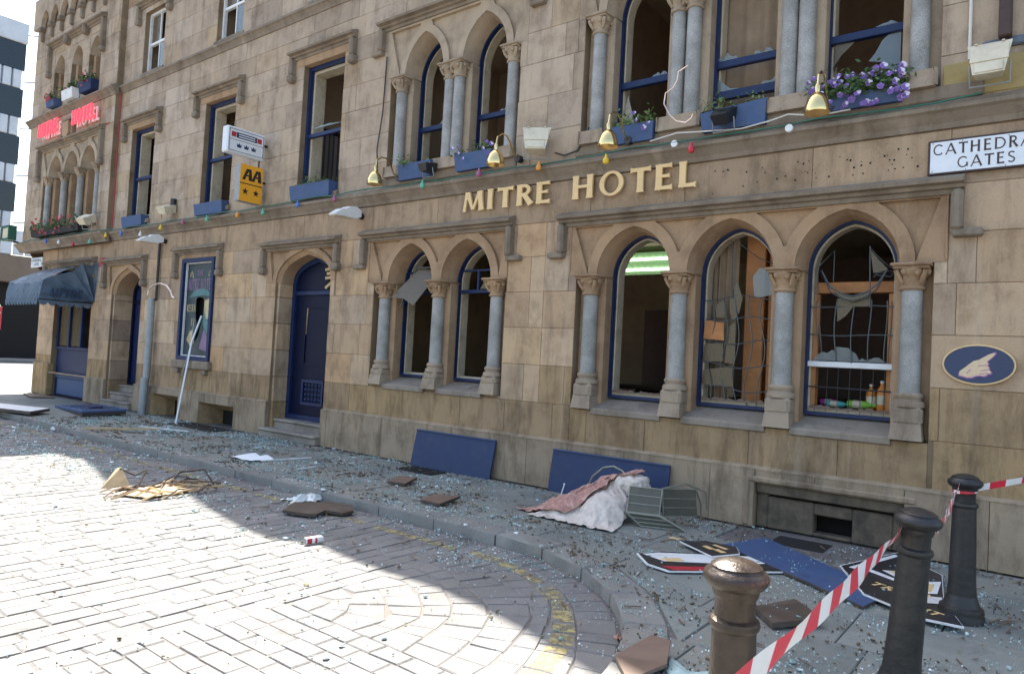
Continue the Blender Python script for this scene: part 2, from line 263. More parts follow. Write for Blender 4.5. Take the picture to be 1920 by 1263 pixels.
# ------------------------------------------------------------------ mesh builder and scene bookkeeping
class MB:
    def __init__(s): s.v = []; s.f = []; s.mi = []; s.cur = 0
    def add(s, vs, fs):
        k = len(s.v); s.v += [tuple(p) for p in vs]; s.f += [tuple(i+k for i in f) for f in fs]; s.mi += [s.cur]*len(fs); return s
    def box(s, x0, x1, y0, y1, z0, z1):
        return s.add([(x0,y0,z0),(x1,y0,z0),(x1,y1,z0),(x0,y1,z0),(x0,y0,z1),(x1,y0,z1),(x1,y1,z1),(x0,y1,z1)],
                     [(0,3,2,1),(4,5,6,7),(0,1,5,4),(1,2,6,5),(2,3,7,6),(3,0,4,7)])
    def cbox(s, x0, x1, y0, y1, z0, z1, c=0.01):          # box with chamfered edges (bmesh bevel)
        bm = bmesh.new(); bmesh.ops.create_cube(bm, size=1)
        for v in bm.verts: v.co = Vector(((x0+x1)/2+v.co.x*(x1-x0), (y0+y1)/2+v.co.y*(y1-y0), (z0+z1)/2+v.co.z*(z1-z0)))
        bmesh.ops.bevel(bm, geom=bm.edges[:], offset=c, segments=1, affect='EDGES', clamp_overlap=True)
        return s.bm(bm)
    def bm(s, bm):
        bm.verts.index_update(); s.add([v.co for v in bm.verts], [[v.index for v in f.verts] for f in bm.faces]); bm.free(); return s
    def stone(s, x0, x1, z0, z1, yf, yb, c=0.004):        # ashlar block, chamfered arrises, front at yf facing -Y
        c = min(c, (x1-x0)*0.3, (z1-z0)*0.3)
        vs = [(x0,yb,z0),(x1,yb,z0),(x1,yb,z1),(x0,yb,z1),(x0,yf+c,z0),(x1,yf+c,z0),(x1,yf+c,z1),(x0,yf+c,z1),(x0+c,yf,z0+c),(x1-c,yf,z0+c),(x1-c,yf,z1-c),(x0+c,yf,z1-c)]
        fs = [(8,9,10,11)]
        for i in range(4):
            j = (i+1) % 4; fs += [(4+i,4+j,8+j,8+i), (i,j,4+j,4+i)]
        fs.append((3,2,1,0))
        return s.add(vs, fs)
    def block(s, poly, z0, z1, c=0.01):                   # convex ground polygon as a chamfered block, top at z1
        n = len(poly); cx = sum(p[0] for p in poly)/n; cy = sum(p[1] for p in poly)/n
        def ins(p):
            d = Vector((cx-p[0], cy-p[1])); L = d.length or 1; d *= min(c*1.4/L, 0.4); return (p[0]+d.x, p[1]+d.y)
        q = [ins(p) for p in poly]
        vs = [(x,y,z0) for x,y in poly]+[(x,y,z1-c) for x,y in poly]+[(x,y,z1) for x,y in q]
        fs = [tuple(range(2*n,3*n))]
        for i in range(n):
            j = (i+1) % n; fs += [(i,j,n+j,n+i), (n+i,n+j,2*n+j,2*n+i)]
        return s.add(vs, fs)
    def loft(s, loops, holes=(), back=True, closed=True): # loops: list of (list of (x,z), y); first loop is the front (holes cut there)
        n = len(loops[0][0]); k0 = []
        for lp, y in loops:
            k0.append(len(s.v)); s.add([(x,y,z) for x,z in lp], [])
        for a, b in zip(k0, k0[1:]):
            for i in range(n if closed else n-1):
                j = (i+1) % n; s.f.append((a+i,a+j,b+j,b+i)); s.mi.append(s.cur)
        y0 = loops[0][1]; outer = [Vector((x,z,0)) for x,z in loops[0][0]]
        allv = [outer]+[[Vector((x,z,0)) for x,z in h[0]] for h in holes]
        ids = list(range(k0[0], k0[0]+n))
        for h, dep in holes:
            k = len(s.v); m = len(h); s.add([(x,y0,z) for x,z in h]+[(x,y0+dep,z) for x,z in h], [(i,(i+1)%m,m+(i+1)%m,m+i) for i in range(m)])
            ids += list(range(k, k+m))
            for t in tessellate_polygon([[Vector((x,z,0)) for x,z in h]]): s.f.append(tuple(k+m+i for i in t)); s.mi.append(s.cur)
        for t in tessellate_polygon(allv): s.f.append(tuple(ids[i] for i in t)); s.mi.append(s.cur)
        if back:
            lp, y = loops[-1]
            for t in tessellate_polygon([[Vector((x,z,0)) for x,z in lp]]): s.f.append(tuple(k0[-1]+i for i in t)); s.mi.append(s.cur)
        return s
    def ring(s, outer, inner, y0, y1):                    # frame between two loops of equal length
        n = len(outer); k = len(s.v)
        s.add([(x,y0,z) for x,z in outer]+[(x,y0,z) for x,z in inner]+[(x,y1,z) for x,z in outer]+[(x,y1,z) for x,z in inner], [])
        for i in range(n):
            j = (i+1) % n
            for q in ((k+i,k+j,k+n+j,k+n+i),(k+2*n+i,k+3*n+i,k+3*n+j,k+2*n+j),(k+n+i,k+n+j,k+3*n+j,k+3*n+i),(k+i,k+2*n+i,k+2*n+j,k+j)): s.f.append(q); s.mi.append(s.cur)
        return s
    def poly(s, loop, y0, y1): return s.loft([(loop, y0), (loop, y1)])
    def lathe(s, prof, cx=0, cy=0, seg=20, mod=None):     # profile (r, z)
        k = len(s.v); n = len(prof)
        for r, z in prof:
            for a in range(seg):
                t = 2*pi*a/seg; rr = r*(1 if mod is None else mod(t, z)); s.v.append((cx+rr*cos(t), cy+rr*sin(t), z))
        for i in range(n-1):
            for a in range(seg):
                b = (a+1) % seg; s.f.append((k+i*seg+a,k+i*seg+b,k+(i+1)*seg+b,k+(i+1)*seg+a)); s.mi.append(s.cur)
        s.f.append(tuple(k+a for a in range(seg))[::-1]); s.mi.append(s.cur)
        s.f.append(tuple(k+(n-1)*seg+a for a in range(seg))); s.mi.append(s.cur)
        return s
    def tube(s, pts, r, seg=8):
        pts = [Vector(p) for p in pts]; k = len(s.v); n = len(pts); up = None
        for i, p in enumerate(pts):
            d = (pts[min(i+1,n-1)]-pts[max(i-1,0)]).normalized()
            if up is None: up = Vector((0,0,1)) if abs(d.z) < 0.9 else Vector((1,0,0))
            a = d.cross(up).normalized(); b = a.cross(d).normalized(); up = b
            rr = r[i] if isinstance(r, (list, tuple)) else r
            for q in range(seg):
                t = 2*pi*q/seg; s.v.append(tuple(p+a*rr*cos(t)+b*rr*sin(t)))
        for i in range(n-1):
            for q in range(seg):
                w = (q+1) % seg; s.f.append((k+i*seg+q,k+i*seg+w,k+(i+1)*seg+w,k+(i+1)*seg+q)); s.mi.append(s.cur)
        s.f.append(tuple(k+q for q in range(seg))[::-1]); s.f.append(tuple(k+(n-1)*seg+q for q in range(seg))); s.mi += [s.cur]*2
        return s
    def bar(s, p, q, w, h):                               # rectangular stick from p to q
        p = Vector(p); q = Vector(q); d = (q-p).normalized(); up = Vector((0,0,1)) if abs(d.z) < 0.95 else Vector((1,0,0))
        a = d.cross(up).normalized()*w/2; b = a.cross(d).normalized()*h/2
        vs = [p-a-b,p+a-b,p+a+b,p-a+b,q-a-b,q+a-b,q+a+b,q-a+b]
        return s.add(vs, [(0,3,2,1),(4,5,6,7),(0,1,5,4),(1,2,6,5),(2,3,7,6),(3,0,4,7)])
    def ball(s, c, r, seg=10, rings=6, sc=(1,1,1)):
        prof = [(max(0.001, r*sin(pi*i/rings)), -r*cos(pi*i/rings)) for i in range(rings+1)]
        k = len(s.v); s.lathe(prof, 0, 0, seg)
        s.v[k:] = [(c[0]+x*sc[0], c[1]+y*sc[1], c[2]+z*sc[2]) for x,y,z in s.v[k:]]
        return s
    def quad(s, a, b, c, d): return s.add([a,b,c,d], [(0,1,2,3)])
    def xform(s, mtx, k=0): s.v[k:] = [tuple(mtx @ Vector(p)) for p in s.v[k:]]; return s
    def build(s, name, m, parent=None, origin=(0,0,0), smooth=True, fix=True):
        me = bpy.data.meshes.new(name); ox, oy, oz = origin
        me.from_pydata([(x-ox,y-oy,z-oz) for x,y,z in s.v], [], s.f)
        for mm in (m if isinstance(m, (list, tuple)) else [m]): me.materials.append(M[mm] if isinstance(mm, str) else mm)
        if max(s.mi, default=0) > 0: me.polygons.foreach_set('material_index', s.mi)
        if fix:
            bm = bmesh.new(); bm.from_mesh(me); bmesh.ops.recalc_face_normals(bm, faces=bm.faces[:]); bm.to_mesh(me); bm.free()
        if smooth: me.shade_smooth(); me.set_sharp_from_angle(angle=radians(38))
        o = bpy.data.objects.new(name, me); COL.objects.link(o)
        if parent is not None: adopt(o, parent)
        else: o.location = origin
        return o
INV = {}
def adopt(o, parent):
    o.parent = parent
    if parent.name in INV: o.matrix_parent_inverse = INV[parent.name]
def tag(o, label=None, cat=None, group=None, kind=None):
    for k, v in (('label',label),('category',cat),('group',group),('kind',kind)):
        if v: o[k] = v
    return o
def thing(name, label, cat, loc=(0,0,0), group=None, local=False, rot=(0,0,0)):
    o = bpy.data.objects.new(name, None); COL.objects.link(o); o.empty_display_size = 0.1
    o.location = loc; o.rotation_euler = rot; tag(o, label, cat, group)
    if not local: INV[o.name] = Matrix.Translation(Vector(loc)).inverted()
    return o
def lerp(a, b, t): return a+(b-a)*t

# outlines ---------------------------------------------------------
def arch_pts(cx, b, zs, rise, d=0.0, n=9):                # pointed arch from left springing over the apex to the right springing
    L = []
    if rise >= b*1.12:                                    # two-centred
        R = (b*b+rise*rise)/(2*b); ox = R-b; r = R-d; aa = math.acos(min(1, ox/r))
        for i in range(n+1): t = aa*i/n; L.append((cx+ox-r*cos(t), zs+r*sin(t)))
    else:                                                 # depressed, four-centred look
        B, h = b-d, rise-d*(1.6 if d > 0 else 1.0)
        for i in range(n+1):
            t = i/n; u = 1-t
            L.append((cx-B*(u**3+3*u*u*t+3*u*t*t*0.60), zs+h*(3*u*u*t*0.56+3*u*t*t*0.80+t**3)))
    return L+[(2*cx-x, z) for x, z in reversed(L[:-1])]
def arch_loop(cx, b, z0, zs, rise, d=0.0, n=9):
    return [(cx-b+d, z0+d)]+arch_pts(cx, b, zs, rise, d, n)+[(cx+b-d, z0+d)]
def rect_loop(x0, x1, z0, z1, d=0.0): return [(x0+d,z0+d),(x0+d,z1-d),(x1-d,z1-d),(x1-d,z0+d)]
def subtract(r, h):
    x0,x1,z0,z1 = r; a,b,c,d = h
    if a >= x1-1e-6 or b <= x0+1e-6 or c >= z1-1e-6 or d <= z0+1e-6: return [r]
    out = []
    if a > x0: out.append((x0,a,z0,z1))
    if b < x1: out.append((b,x1,z0,z1))
    m0, m1 = max(x0,a), min(x1,b)
    if c > z0: out.append((m0,m1,z0,c))
    if d < z1: out.append((m0,m1,d,z1))
    return out
def cut(rects, holes):
    for h in holes: rects = [q for r in rects for q in subtract(r, h)]
    return rects

# ================================================================== THE HOTEL
HOTEL = thing('hotel_building', 'long sandstone hotel with gothic arched windows, blown-out panes and gold lettering', 'building', (-11, 0, 0))
def hp(name, mb, m, parent=None, **k): return mb.build(name, m, parent or HOTEL, **k)
def prism_x(mb, prof, x0, x1):                            # profile (y,z) swept along X
    n = len(prof); k = len(mb.v)
    mb.add([(x0,y,z) for y,z in prof]+[(x1,y,z) for y,z in prof], [(i,(i+1)%n,n+(i+1)%n,n+i) for i in range(n)])
    for off in (0, n):
        for t in tessellate_polygon([[Vector((y,z,0)) for y,z in prof]]): mb.f.append(tuple(k+off+i for i in t)); mb.mi.append(mb.cur)
    return mb
# openings in the wall (x0,x1,z0,z1)
H_GROUND = [(-4.9,-0.95,1.05,2.74),(-5.02,-0.84,2.74,3.42),(-8.74,-6.04,1.12,2.74),(-8.9,-6.02,2.74,3.46),
            (-11.44,-9.85,0,2.80),(-11.74,-9.74,2.80,3.44),(-18.2,-16.66,0,2.68),(-18.48,-16.58,2.68,3.44),
            (-14.82,-13.54,1.25,3.38),(-21.64,-19.3,0,3.42)]
H_CELLAR = [(-15.78,-14.62,0.0,0.47),(-13.78,-12.5,0.0,0.43),(-2.52,-1.12,0.0,0.47)]
H_FIRST = [(-17.7,-16.55,4.42,6.62),(-14.36,-13.21,4.42,6.66),(-10.98,-9.83,4.36,6.74),
           (-8.62,-6.0,4.40,6.02),(-8.74,-5.88,6.02,6.86),(-4.95,-0.95,4.40,6.08),(-5.05,-0.84,6.08,7.0)]
H_TOP = [(-17.42,-16.42,7.9,9.4),(-14.12,-13.14,7.9,9.4),(-10.9,-9.9,7.9,9.4),(-7.4,-6.4,7.9,9.4),(-3.9,-2.9,7.9,9.4)]
HOLES = H_GROUND+H_CELLAR+H_FIRST+H_TOP
BAYH = [(-22.66,-19.0,4.40,6.0),(-22.85,-18.95,6.0,6.78),(-22.43,-21.71,7.9,9.45),(-21.26,-20.54,7.9,9.45),(-20.14,-19.42,7.9,9.45)]
w = MB()
for r in cut([(-22.7,3.0,0,4.0),(-18.4,3.0,4.0,9.75)], HOLES): w.box(r[0],r[1],0.012,0.45,r[2],r[3])
for r in cut([(-23.9,-18.4,3.95,12.8)], BAYH): w.box(r[0],r[1],-0.138,0.46,r[2],r[3])
WALL = hp('wall', w, 'mortar', smooth=False)
# ashlar blocks: (face y, x0, x1, courses, holes, block length, joint material)
stones = []
def ashlar(x0, x1, zs, holes, yf, m, lmin=0.75, lmax=1.3, back=0.03, minw=0.05):
    for i, (a, b) in enumerate(zip(zs, zs[1:])):
        x = x0-random.random()*0.6
        while x < x1:
            L = random.uniform(lmin, lmax)
            if random.random() < 0.18: L *= 0.55
            for q in cut([(max(x,x0), min(x+L,x1), a, b)], holes):
                if q[1]-q[0] > minw and q[3]-q[2] > 0.05:
                    stones.append((q[0]+0.002, q[1]-0.002, q[2]+0.002, q[3]-0.002, yf+random.uniform(-0.003,0.002), yf+back, m))
            x += L
ZG = [0.62,1.08,1.57,2.06,2.54,3.01,3.46,3.98]
ashlar(-22.7, 3.0, [0.0,0.62], H_GROUND+H_CELLAR, -0.045, 'ashlar_plinth', 1.0, 1.6, 0.075)
ashlar(-22.7, 3.0, ZG[:2], H_GROUND, 0, 'ashlar_low')
ashlar(-22.7, -5.4, ZG[1:7], H_GROUND, 0, 'ashlar')
ashlar(-5.4, 3.0, ZG[1:3], H_GROUND, 0, 'ashlar_low')
ashlar(-5.4, 3.0, ZG[2:7], H_GROUND, 0, 'ashlar')
ashlar(-22.7, 3.0, ZG[6:], H_GROUND, 0, 'ashlar_band', 1.1, 1.7)
ashlar(-18.4, 3.0, [4.25,4.69,5.17,5.66,6.10,6.5,6.9,7.28,7.64], H_FIRST, 0, 'ashlar_up')
ashlar(-18.4, 3.0, [7.84,8.3,8.78,9.25,9.75], H_TOP, 0, 'ashlar_up')
ashlar(-23.9, -18.4, [4.25,4.7,5.2,5.7,6.1,6.5,6.9,7.3,7.6], BAYH, -0.15, 'ashlar_up', 0.6, 1.1)
ashlar(-23.9, -18.4, [7.8,8.25,8.7,9.15,9.6,10.05,10.42], BAYH, -0.15, 'ashlar_up', 0.6, 1.1)
def onpic(x, y, z):
    p = PX((x,y,z)); return -60 < p[0] < 1980 and -60 < p[1] < 1320
def weight(s):
    c = ((s[0]+s[1])/2, s[4], (s[2]+s[3])/2); d = (Vector(c)-Vector((0,CAMY,CAMZ))).length
    vis = any(onpic(x, s[4], z) for x in (s[0],s[1]) for z in (s[2],s[3]))
    return (s[1]-s[0])*(s[3]-s[2])/d**2 if vis else 0
stones.sort(key=weight, reverse=True)
for s in stones[:296]: MB().stone(*s[:6]).build('stone', s[6], WALL, smooth=False, fix=False)
for mk in ('ashlar', 'ashlar_up', 'ashlar_low', 'ashlar_band', 'ashlar_plinth'):
    b = MB()
    for s in stones[296:]:
        if s[6] == mk: b.stone(*s[:6])
    if b.v: tag(b.build('stone_courses', mk, WALL, smooth=False, fix=False), kind='stuff')

# corner of the ground floor, cut back below the first-floor corner
c = MB(); c.block([(-22.7,0.0),(-22.7,5.0),(-23.9,5.0),(-23.9,1.2)][::-1], 0, 3.3, 0.004)
k = len(c.v); bot = [(-22.7,0.0,3.3),(-22.7,5,3.3),(-23.9,5,3.3),(-23.9,1.2,3.3)]; top = [(-22.7,0.001,3.96),(-22.7,5,3.96),(-23.9,5,3.96),(-23.9,0.05,3.96)]
c.add(bot+[(-23.75,0.0,3.96)]+top[1:3]+[(-23.9,0.15,3.96)], [(0,1,2,3),(4,7,6,5),(0,3,7,4),(1,0,4,5),(2,1,5,6),(3,2,6,7)])
hp('corner_pier', c, 'trim', smooth=False)
hp('pier_plinth', MB().cbox(-22.62,-21.62,-0.08,0.1,0.0,0.86,0.02), 'ashlar_low', smooth=False)
# string courses and sill band
def string(x0, x1, yf, z, h=0.24, proj=0.13, m='hood', name='string_course'):
    prof = [(yf+0.05,z-h),(yf-0.02,z-h),(yf-0.035,z-h+0.05),(yf-proj+0.03,z-0.07),(yf-proj,z-0.05),(yf-proj,z-0.01),(yf-0.02,z+0.06),(yf+0.05,z+0.06)]
    return hp(name, prism_x(MB(), prof, x0, x1), m, smooth=False)
string(-22.75,3.0,0.0,4.19,0.20)
string(-24.02,-18.3,-0.15,4.19,0.24,0.17)
string(-18.36,3.0,0.0,7.80,0.17,0.10)
string(-24.0,-18.36,-0.15,7.78,0.2,0.13)
for a, b in ((-8.66,-5.96),(-5.0,-0.6)):
    hp('sill_band', MB().cbox(a,b,-0.035,0.3,4.262,4.40,0.012), 'hood', smooth=False)
# roof, gables, rear: seen only by the light (they cast the street's shade) and from other viewpoints
prof = [(-18.4,9.6),(-18.3,11.9),(-17.6,11.2),(-17.0,10.2),(-16.3,9.76),(-15.8,10.2),(-15.0,11.3),(-14.5,10.95),(-13.55,9.76),(-12.6,10.9),(-12.2,11.25),(-11.7,11.4),(-10.9,10.76),(-10.6,11.0),(-10.0,11.1),(-9.55,11.05),(-9.25,11.2),(-8.95,11.55),(-8.8,11.95),(-8.6,12.4),(-8.0,14.0),(-4.5,15.5),(3.0,15.5),(3.0,9.6)]
hp('gable_parapet', MB().poly([(x,max(z,9.76) if 0<i<len(prof)-1 else 9.752) for i,(x,z) in enumerate(prof)], 0.0, 0.4), 'trim', smooth=False)
rf = MB(); rf.add([(-18.4,0.4,9.75),(3,0.4,9.75),(3,5,12.2),(-18.4,5,12.2),(3,10,9.75),(-18.4,10,9.75)], [(0,1,2,3),(3,2,4,5),(0,5,4,1),(0,3,5),(1,4,2)])
hp('roof', rf, 'slate', smooth=False)
rb = MB(); rb.add([(-23.9,-0.1,12.8),(-18.4,-0.1,12.8),(-18.4,6,12.8),(-23.9,6,12.8),(-21.15,3,16.5)], [(0,1,4),(1,2,4),(2,3,4),(3,0,4),(0,3,2,1)])
hp('bay_roof', rb, 'slate', smooth=False)
hp('rear_wall', MB().box(-23.9,3,9.6,10,0,9.74), 'trim', smooth=False)
hp('end_wall', MB().box(-23.9,-23.5,1.3,9.59,0,9.7).box(-23.9,-23.5,0.47,6.0,4.2,12.7).box(-18.9,-18.5,0.47,6.0,9.8,12.7).box(-23.49,-18.91,5.6,6.0,9.8,12.7), 'trim', smooth=False)
hp('end_wall', MB().box(2.6,3.0,0.46,9.59,0,9.7), 'trim', smooth=False)

# ------------------------------------------------------------------ arcades, columns, windows
def hood(x0, x1, zt, zd, yf=0.0, stop='out', wdt=0.10):
    mb = MB(); prof = lambda z: [(yf+0.03,z-0.14),(yf-0.028,z-0.135),(yf-0.035,z-0.095),(yf-0.075,z-0.085),(yf-0.085,z-0.055),(yf-0.150,z-0.045),(yf-0.158,z-0.01),(yf-0.02,z+0.05),(yf+0.03,z+0.05)]
    prism_x(mb, prof(zt), x0, x1)
    for sgn, x in ((1,x0),(-1,x1)):
        a, b = sorted((x+0.004*sgn, x+sgn*wdt)); mb.cbox(a, b, yf-0.122, yf+0.03, zd, zt-0.10, 0.028)
        if stop == 'out': a, b = sorted((x+sgn*wdt*0.9, x-sgn*0.15)); mb.cbox(a, b, yf-0.092, yf+0.03, zd-0.06, zd+0.015, 0.015)
        else:
            a, b = sorted((x-0.03*sgn, x+sgn*(wdt+0.03))); mb.cbox(a, b, yf-0.125, yf+0.03, zd-0.13, zd+0.012, 0.03)
    return hp('hood_mould', mb, 'hood', smooth=False)
def spandrels(centres, b, zs, rise, pl, pr, zt, off=0.13, edge=0.07):
    out = []
    def right(cx, x_lim):                                 # outer curve of the right haunch, bottom to top, between x_lim and zt
        P = arch_pts(cx, b, zs, rise, -off, 24)[24:][::-1]; L = []
        for p, q in zip(P, P[1:]):
            for j in range(4):
                t = j/4; x, z = lerp(p[0],q[0],t), lerp(p[1],q[1],t)
                if x <= x_lim and z < zt-0.004 and x > cx+0.12: L.append((x,z))
        return L[::4]+[(L[-1][0]-0.01, zt)] if len(L) > 8 else None
    def left(cx, x_lim):
        q = right(cx, 2*cx-x_lim); return [(2*cx-x,z) for x,z in q] if q else None
    for c0, c1 in zip(centres, centres[1:]):
        m = (c0+c1)/2; a = right(c0, m-0.015); d = left(c1, m+0.015)
        if a and d: out.append(a+d[::-1])
    d = left(centres[0], pl+edge)
    if d: out.append(d+[(pl+edge,zt)])
    a = right(centres[-1], pr-edge)
    if a: out.append(a+[(pr-edge,zt)])
    return [(lp, 0.05) for lp in out]
def arch_panel(centres, b, zs, rise, pl, pr, ztop, yf=0.0, levels=((0,0),(0,0.03),(0.03,0.085),(0.06,0.32)), sp=True, off=0.13, m='trim', name='arcade_panel'):
    def loop(d):
        L = [(pl,zs)]
        for cx in centres: L += arch_pts(cx, b, zs, rise, d)
        return L+[(pr,zs),(pr,ztop),(pl,ztop)]
    hs = spandrels(centres, b, zs, rise, pl, pr, ztop-0.07, off) if sp else []
    return hp(name, MB().loft([(loop(d), yf+y) for d, y in levels], hs), 'trim_up' if zs > 4 else m)
def column(xs, y, z0, zb, zt, zc, r=0.095, hw=0.132):
    """z0 block foot, zb shaft foot, zt shaft head, zc abacus top; xs one or two shafts"""
    sh = MB()
    for x in xs: sh.lathe([(r*1.02,zb-0.03),(r*1.02,zb),(r,zb+0.3),(r*0.965,zt),(r*0.965,zt+0.02)], x, y, 22)
    col = hp('column', sh, 'granite')
    bs = MB()
    for x in xs: bs.lathe([(r*1.5,zb-0.135),(r*1.52,zb-0.11),(r*1.42,zb-0.08),(r*1.2,zb-0.075),(r*1.18,zb-0.06),(r*1.32,zb-0.045),(r*1.34,zb-0.02),(r*1.15,zb-0.0)], x, y, 22)
    bs.build('base', 'pedestal', col)
    xa, xb = min(xs), max(xs); bl = MB()
    bl.cbox(xa-hw, xb+hw, y-hw, y+0.30, z0+0.14, zb-0.13, 0.03)
    bl.add([(xa-hw-0.008,y-hw-0.02,z0),(xb+hw+0.008,y-hw-0.02,z0),(xb+hw+0.008,y+0.3,z0),(xa-hw-0.008,y+0.3,z0),(xa-hw+0.012,y-hw+0.012,z0+0.17),(xb+hw-0.012,y-hw+0.012,z0+0.17),(xb+hw-0.012,y+0.3,z0+0.17),(xa-hw+0.012,y+0.3,z0+0.17)], [(0,3,2,1),(4,5,6,7),(0,1,5,4),(1,2,6,5),(2,3,7,6),(3,0,4,7)])
    bl.build('pedestal', 'pedestal', col, smooth=False)
    cp = MB(); H = zc-zt
    for x in xs:
        cp.lathe([(r*1.12,zt-0.015),(r*1.25,zt),(r*1.12,zt+0.02)], x, y, 18)
        def mod(t, z, zt=zt, H=H):
            k = max(0, (z-zt-0.03)/(H*0.72)); return 1+0.17*k*abs(cos(2*t))**0.7+0.09*max(0, cos(8*t+z*60))
        cp.lathe([(r*1.0,zt+0.015),(r*1.02,zt+H*0.2),(r*1.18,zt+H*0.34),(r*1.10,zt+H*0.38),(r*1.2,zt+H*0.5),(r*1.42,zt+H*0.62),(r*1.5,zt+H*0.72),(r*1.3,zt+H*0.8)], x, y, 40, mod)
        for q in range(8):
            t = pi/8+q*pi/4; rr = r*(1.55 if q % 2 else 1.45)
            cp.ball((x+rr*cos(t), y+rr*sin(t), zt+H*0.60+0.012*(q%2)), 0.026, 8, 5, (1,1,1.25))
        for q in range(4):
            t = pi/4+q*pi/2
            cp.tube([(x+r*1.1*cos(t),y+r*1.1*sin(t),zt+H*0.22),(x+r*1.5*cos(t),y+r*1.5*sin(t),zt+H*0.45),(x+r*1.85*cos(t),y+r*1.85*sin(t),zt+H*0.72),(x+r*1.7*cos(t),y+r*1.7*sin(t),zt+H*0.55)], [0.018,0.024,0.022,0.014], 6)
    hwc = r*1.75
    cp.cbox(xa-hwc*0.93, xb+hwc*0.93, y-hwc*0.93, y+0.28, zt+H*0.76, zt+H*0.87, 0.012)
    cp.cbox(xa-hwc*1.06, xb+hwc*1.06, y-hwc*1.06, y+0.28, zt+H*0.87, zc, 0.014)
    cp.build('capital', 'trim_up' if zb > 4 else 'trim', col)
    return col
def jagged(p, q, inward, depth, n=7, rnd=None):
    """irregular shard lying along edge p-q, (x,z) points; inward is the direction away from the edge"""
    rnd = rnd or random; L = [p]
    L.append(q)
    for i in range(n-1, 0, -1):
        t = i/n; d = depth*rnd.uniform(0.25,1.0)*sin(pi*t)**0.6; L.append((lerp(p[0],q[0],t)+inward[0]*d, lerp(p[1],q[1],t)+inward[1]*d))
    return L
def pane(parent, loop, y, m='glass', name='pane'):
    return MB().poly(loop, y, y+0.004).build(name, m, parent, smooth=False)
def arch_window(cx, b, z0, zs, rise, y=0.31, rail=None, m='blue', lining='cream', d0=0.05, fw=0.036):
    fr = hp('window', MB().ring(arch_loop(cx,b,z0-0.05,zs,rise,d0), arch_loop(cx,b,z0-0.05,zs,rise,d0+fw), y, y+0.07), m)
    if lining: MB().ring(arch_loop(cx,b,z0-0.04,zs,rise,d0+0.01), arch_loop(cx,b,z0-0.04,zs,rise,d0+fw+0.02), y+0.072, y+0.22).build('lining', lining, fr)
    for z, h in (rail or []): MB().cbox(cx-b+d0+0.01, cx+b-d0-0.01, y+0.012, y+0.085, z-h/2, z+h/2, 0.006).build('sash_rail', m, fr, smooth=False)
    return fr
def rect_window(x0, x1, z0, z1, y=0.11, rail=None, m='blue', lining='cream', fw=0.07):
    fr = hp('window', MB().ring(rect_loop(x0,x1,z0,z1,-0.005), rect_loop(x0,x1,z0,z1,fw), y, y+0.07), m, smooth=False)
    if lining: MB().ring(rect_loop(x0,x1,z0,z1,0.003), rect_loop(x0,x1,z0,z1,fw+0.05), y+0.072, y+0.30).build('lining', lining, fr, smooth=False)
    for z, h in (rail or []): MB().cbox(x0+0.01, x1-0.01, y+0.012, y+0.085, z-h/2, z+h/2, 0.006).build('sash_rail', m, fr, smooth=False)
    return fr
def mullion(x0, x1, z0, z1, y0=0.13, y1=0.43): hp('mullion', MB().cbox(x0,x1,y0,y1,z0,z1,0.028), 'trim_up' if z0 > 4 else 'trim', smooth=False)
def sill(x0, x1, z, rise=0.13, y1=0.40):
    hp('sill', prism_x(MB(), [(0.0,z-0.085),(-0.028,z-0.07),(-0.03,z-0.015),(-0.022,z),(y1,z+rise),(y1,z-0.085)], x0, x1), 'sill', smooth=False)

def ground_arcade(cols, pl, pr, hl, hr, zsill, zt, hoodx, ztop, rise):
    mids = [(a+b)/2 for a, b in zip(cols, cols[1:])]; sp = cols[1]-cols[0]; b = sp/2-0.105
    arch_panel(mids, b, 2.74, rise, pl, pr, ztop)
    for i, x in enumerate(cols):
        column([x], 0.07, zsill+0.005, 1.51, 2.50, 2.738)
        a, c2 = x-0.165, x+0.165
        if i == 0: a = hl-0.02
        if i == len(cols)-1: c2 = hr+0.02
        mullion(a, c2, zsill-0.02, 2.745)
    for x0, x1 in zip(cols, cols[1:]): sill(x0+0.13, x1-0.13, zsill+0.02)
    hood(hoodx[0], hoodx[1], zt, 3.02)
    return mids, b
C3 = [-4.71,-3.52,-2.32,-1.13]; C2 = [-8.53,-7.36,-6.24]
m3, b3 = ground_arcade(C3, -5.02, -0.84, -4.9, -0.95, 1.06, 3.50, (-5.17,-0.72), 3.42, 0.575)
m2, b2 = ground_arcade(C2, -8.9, -6.02, -8.74, -6.04, 1.12, 3.54, (-9.04,-5.93), 3.46, 0.59)
# inner bead round the spandrel panels
for (a, b_, zt) in ((-5.02,-0.84,3.42),(-8.9,-6.02,3.46)):
    hp('bead', MB().cbox(a+0.0,b_-0.0,-0.018,0.02,zt-0.035,zt-0.012,0.005).cbox(a+0.002,a+0.024,-0.016,0.02,2.76,zt-0.04,0.005).cbox(b_-0.024,b_-0.002,-0.016,0.02,2.76,zt-0.04,0.005), 'trim', smooth=False)
rw = random.Random(3)
GW = []
for cx in m3: GW.append(arch_window(cx, b3, 1.21, 2.74, 0.575))
for cx in m2: GW.append(arch_window(cx, b2, 1.27, 2.74, 0.59, rail=[(2.60,0.05)]))
for i, cx in enumerate(m2):                              # upper leaded lights of the two-arch window
    fr = GW[3+i]
    MB().cbox(cx-0.05,cx-0.015,0.33,0.38,2.6,2.93,0.004).build('glazing_bar', 'blue', fr, smooth=False)
    MB().cbox(cx-0.4,cx+0.4,0.335,0.375,2.90,2.93,0.004).build('glazing_bar', 'blue', fr, smooth=False)
fr = GW[3]; cx = m2[0]
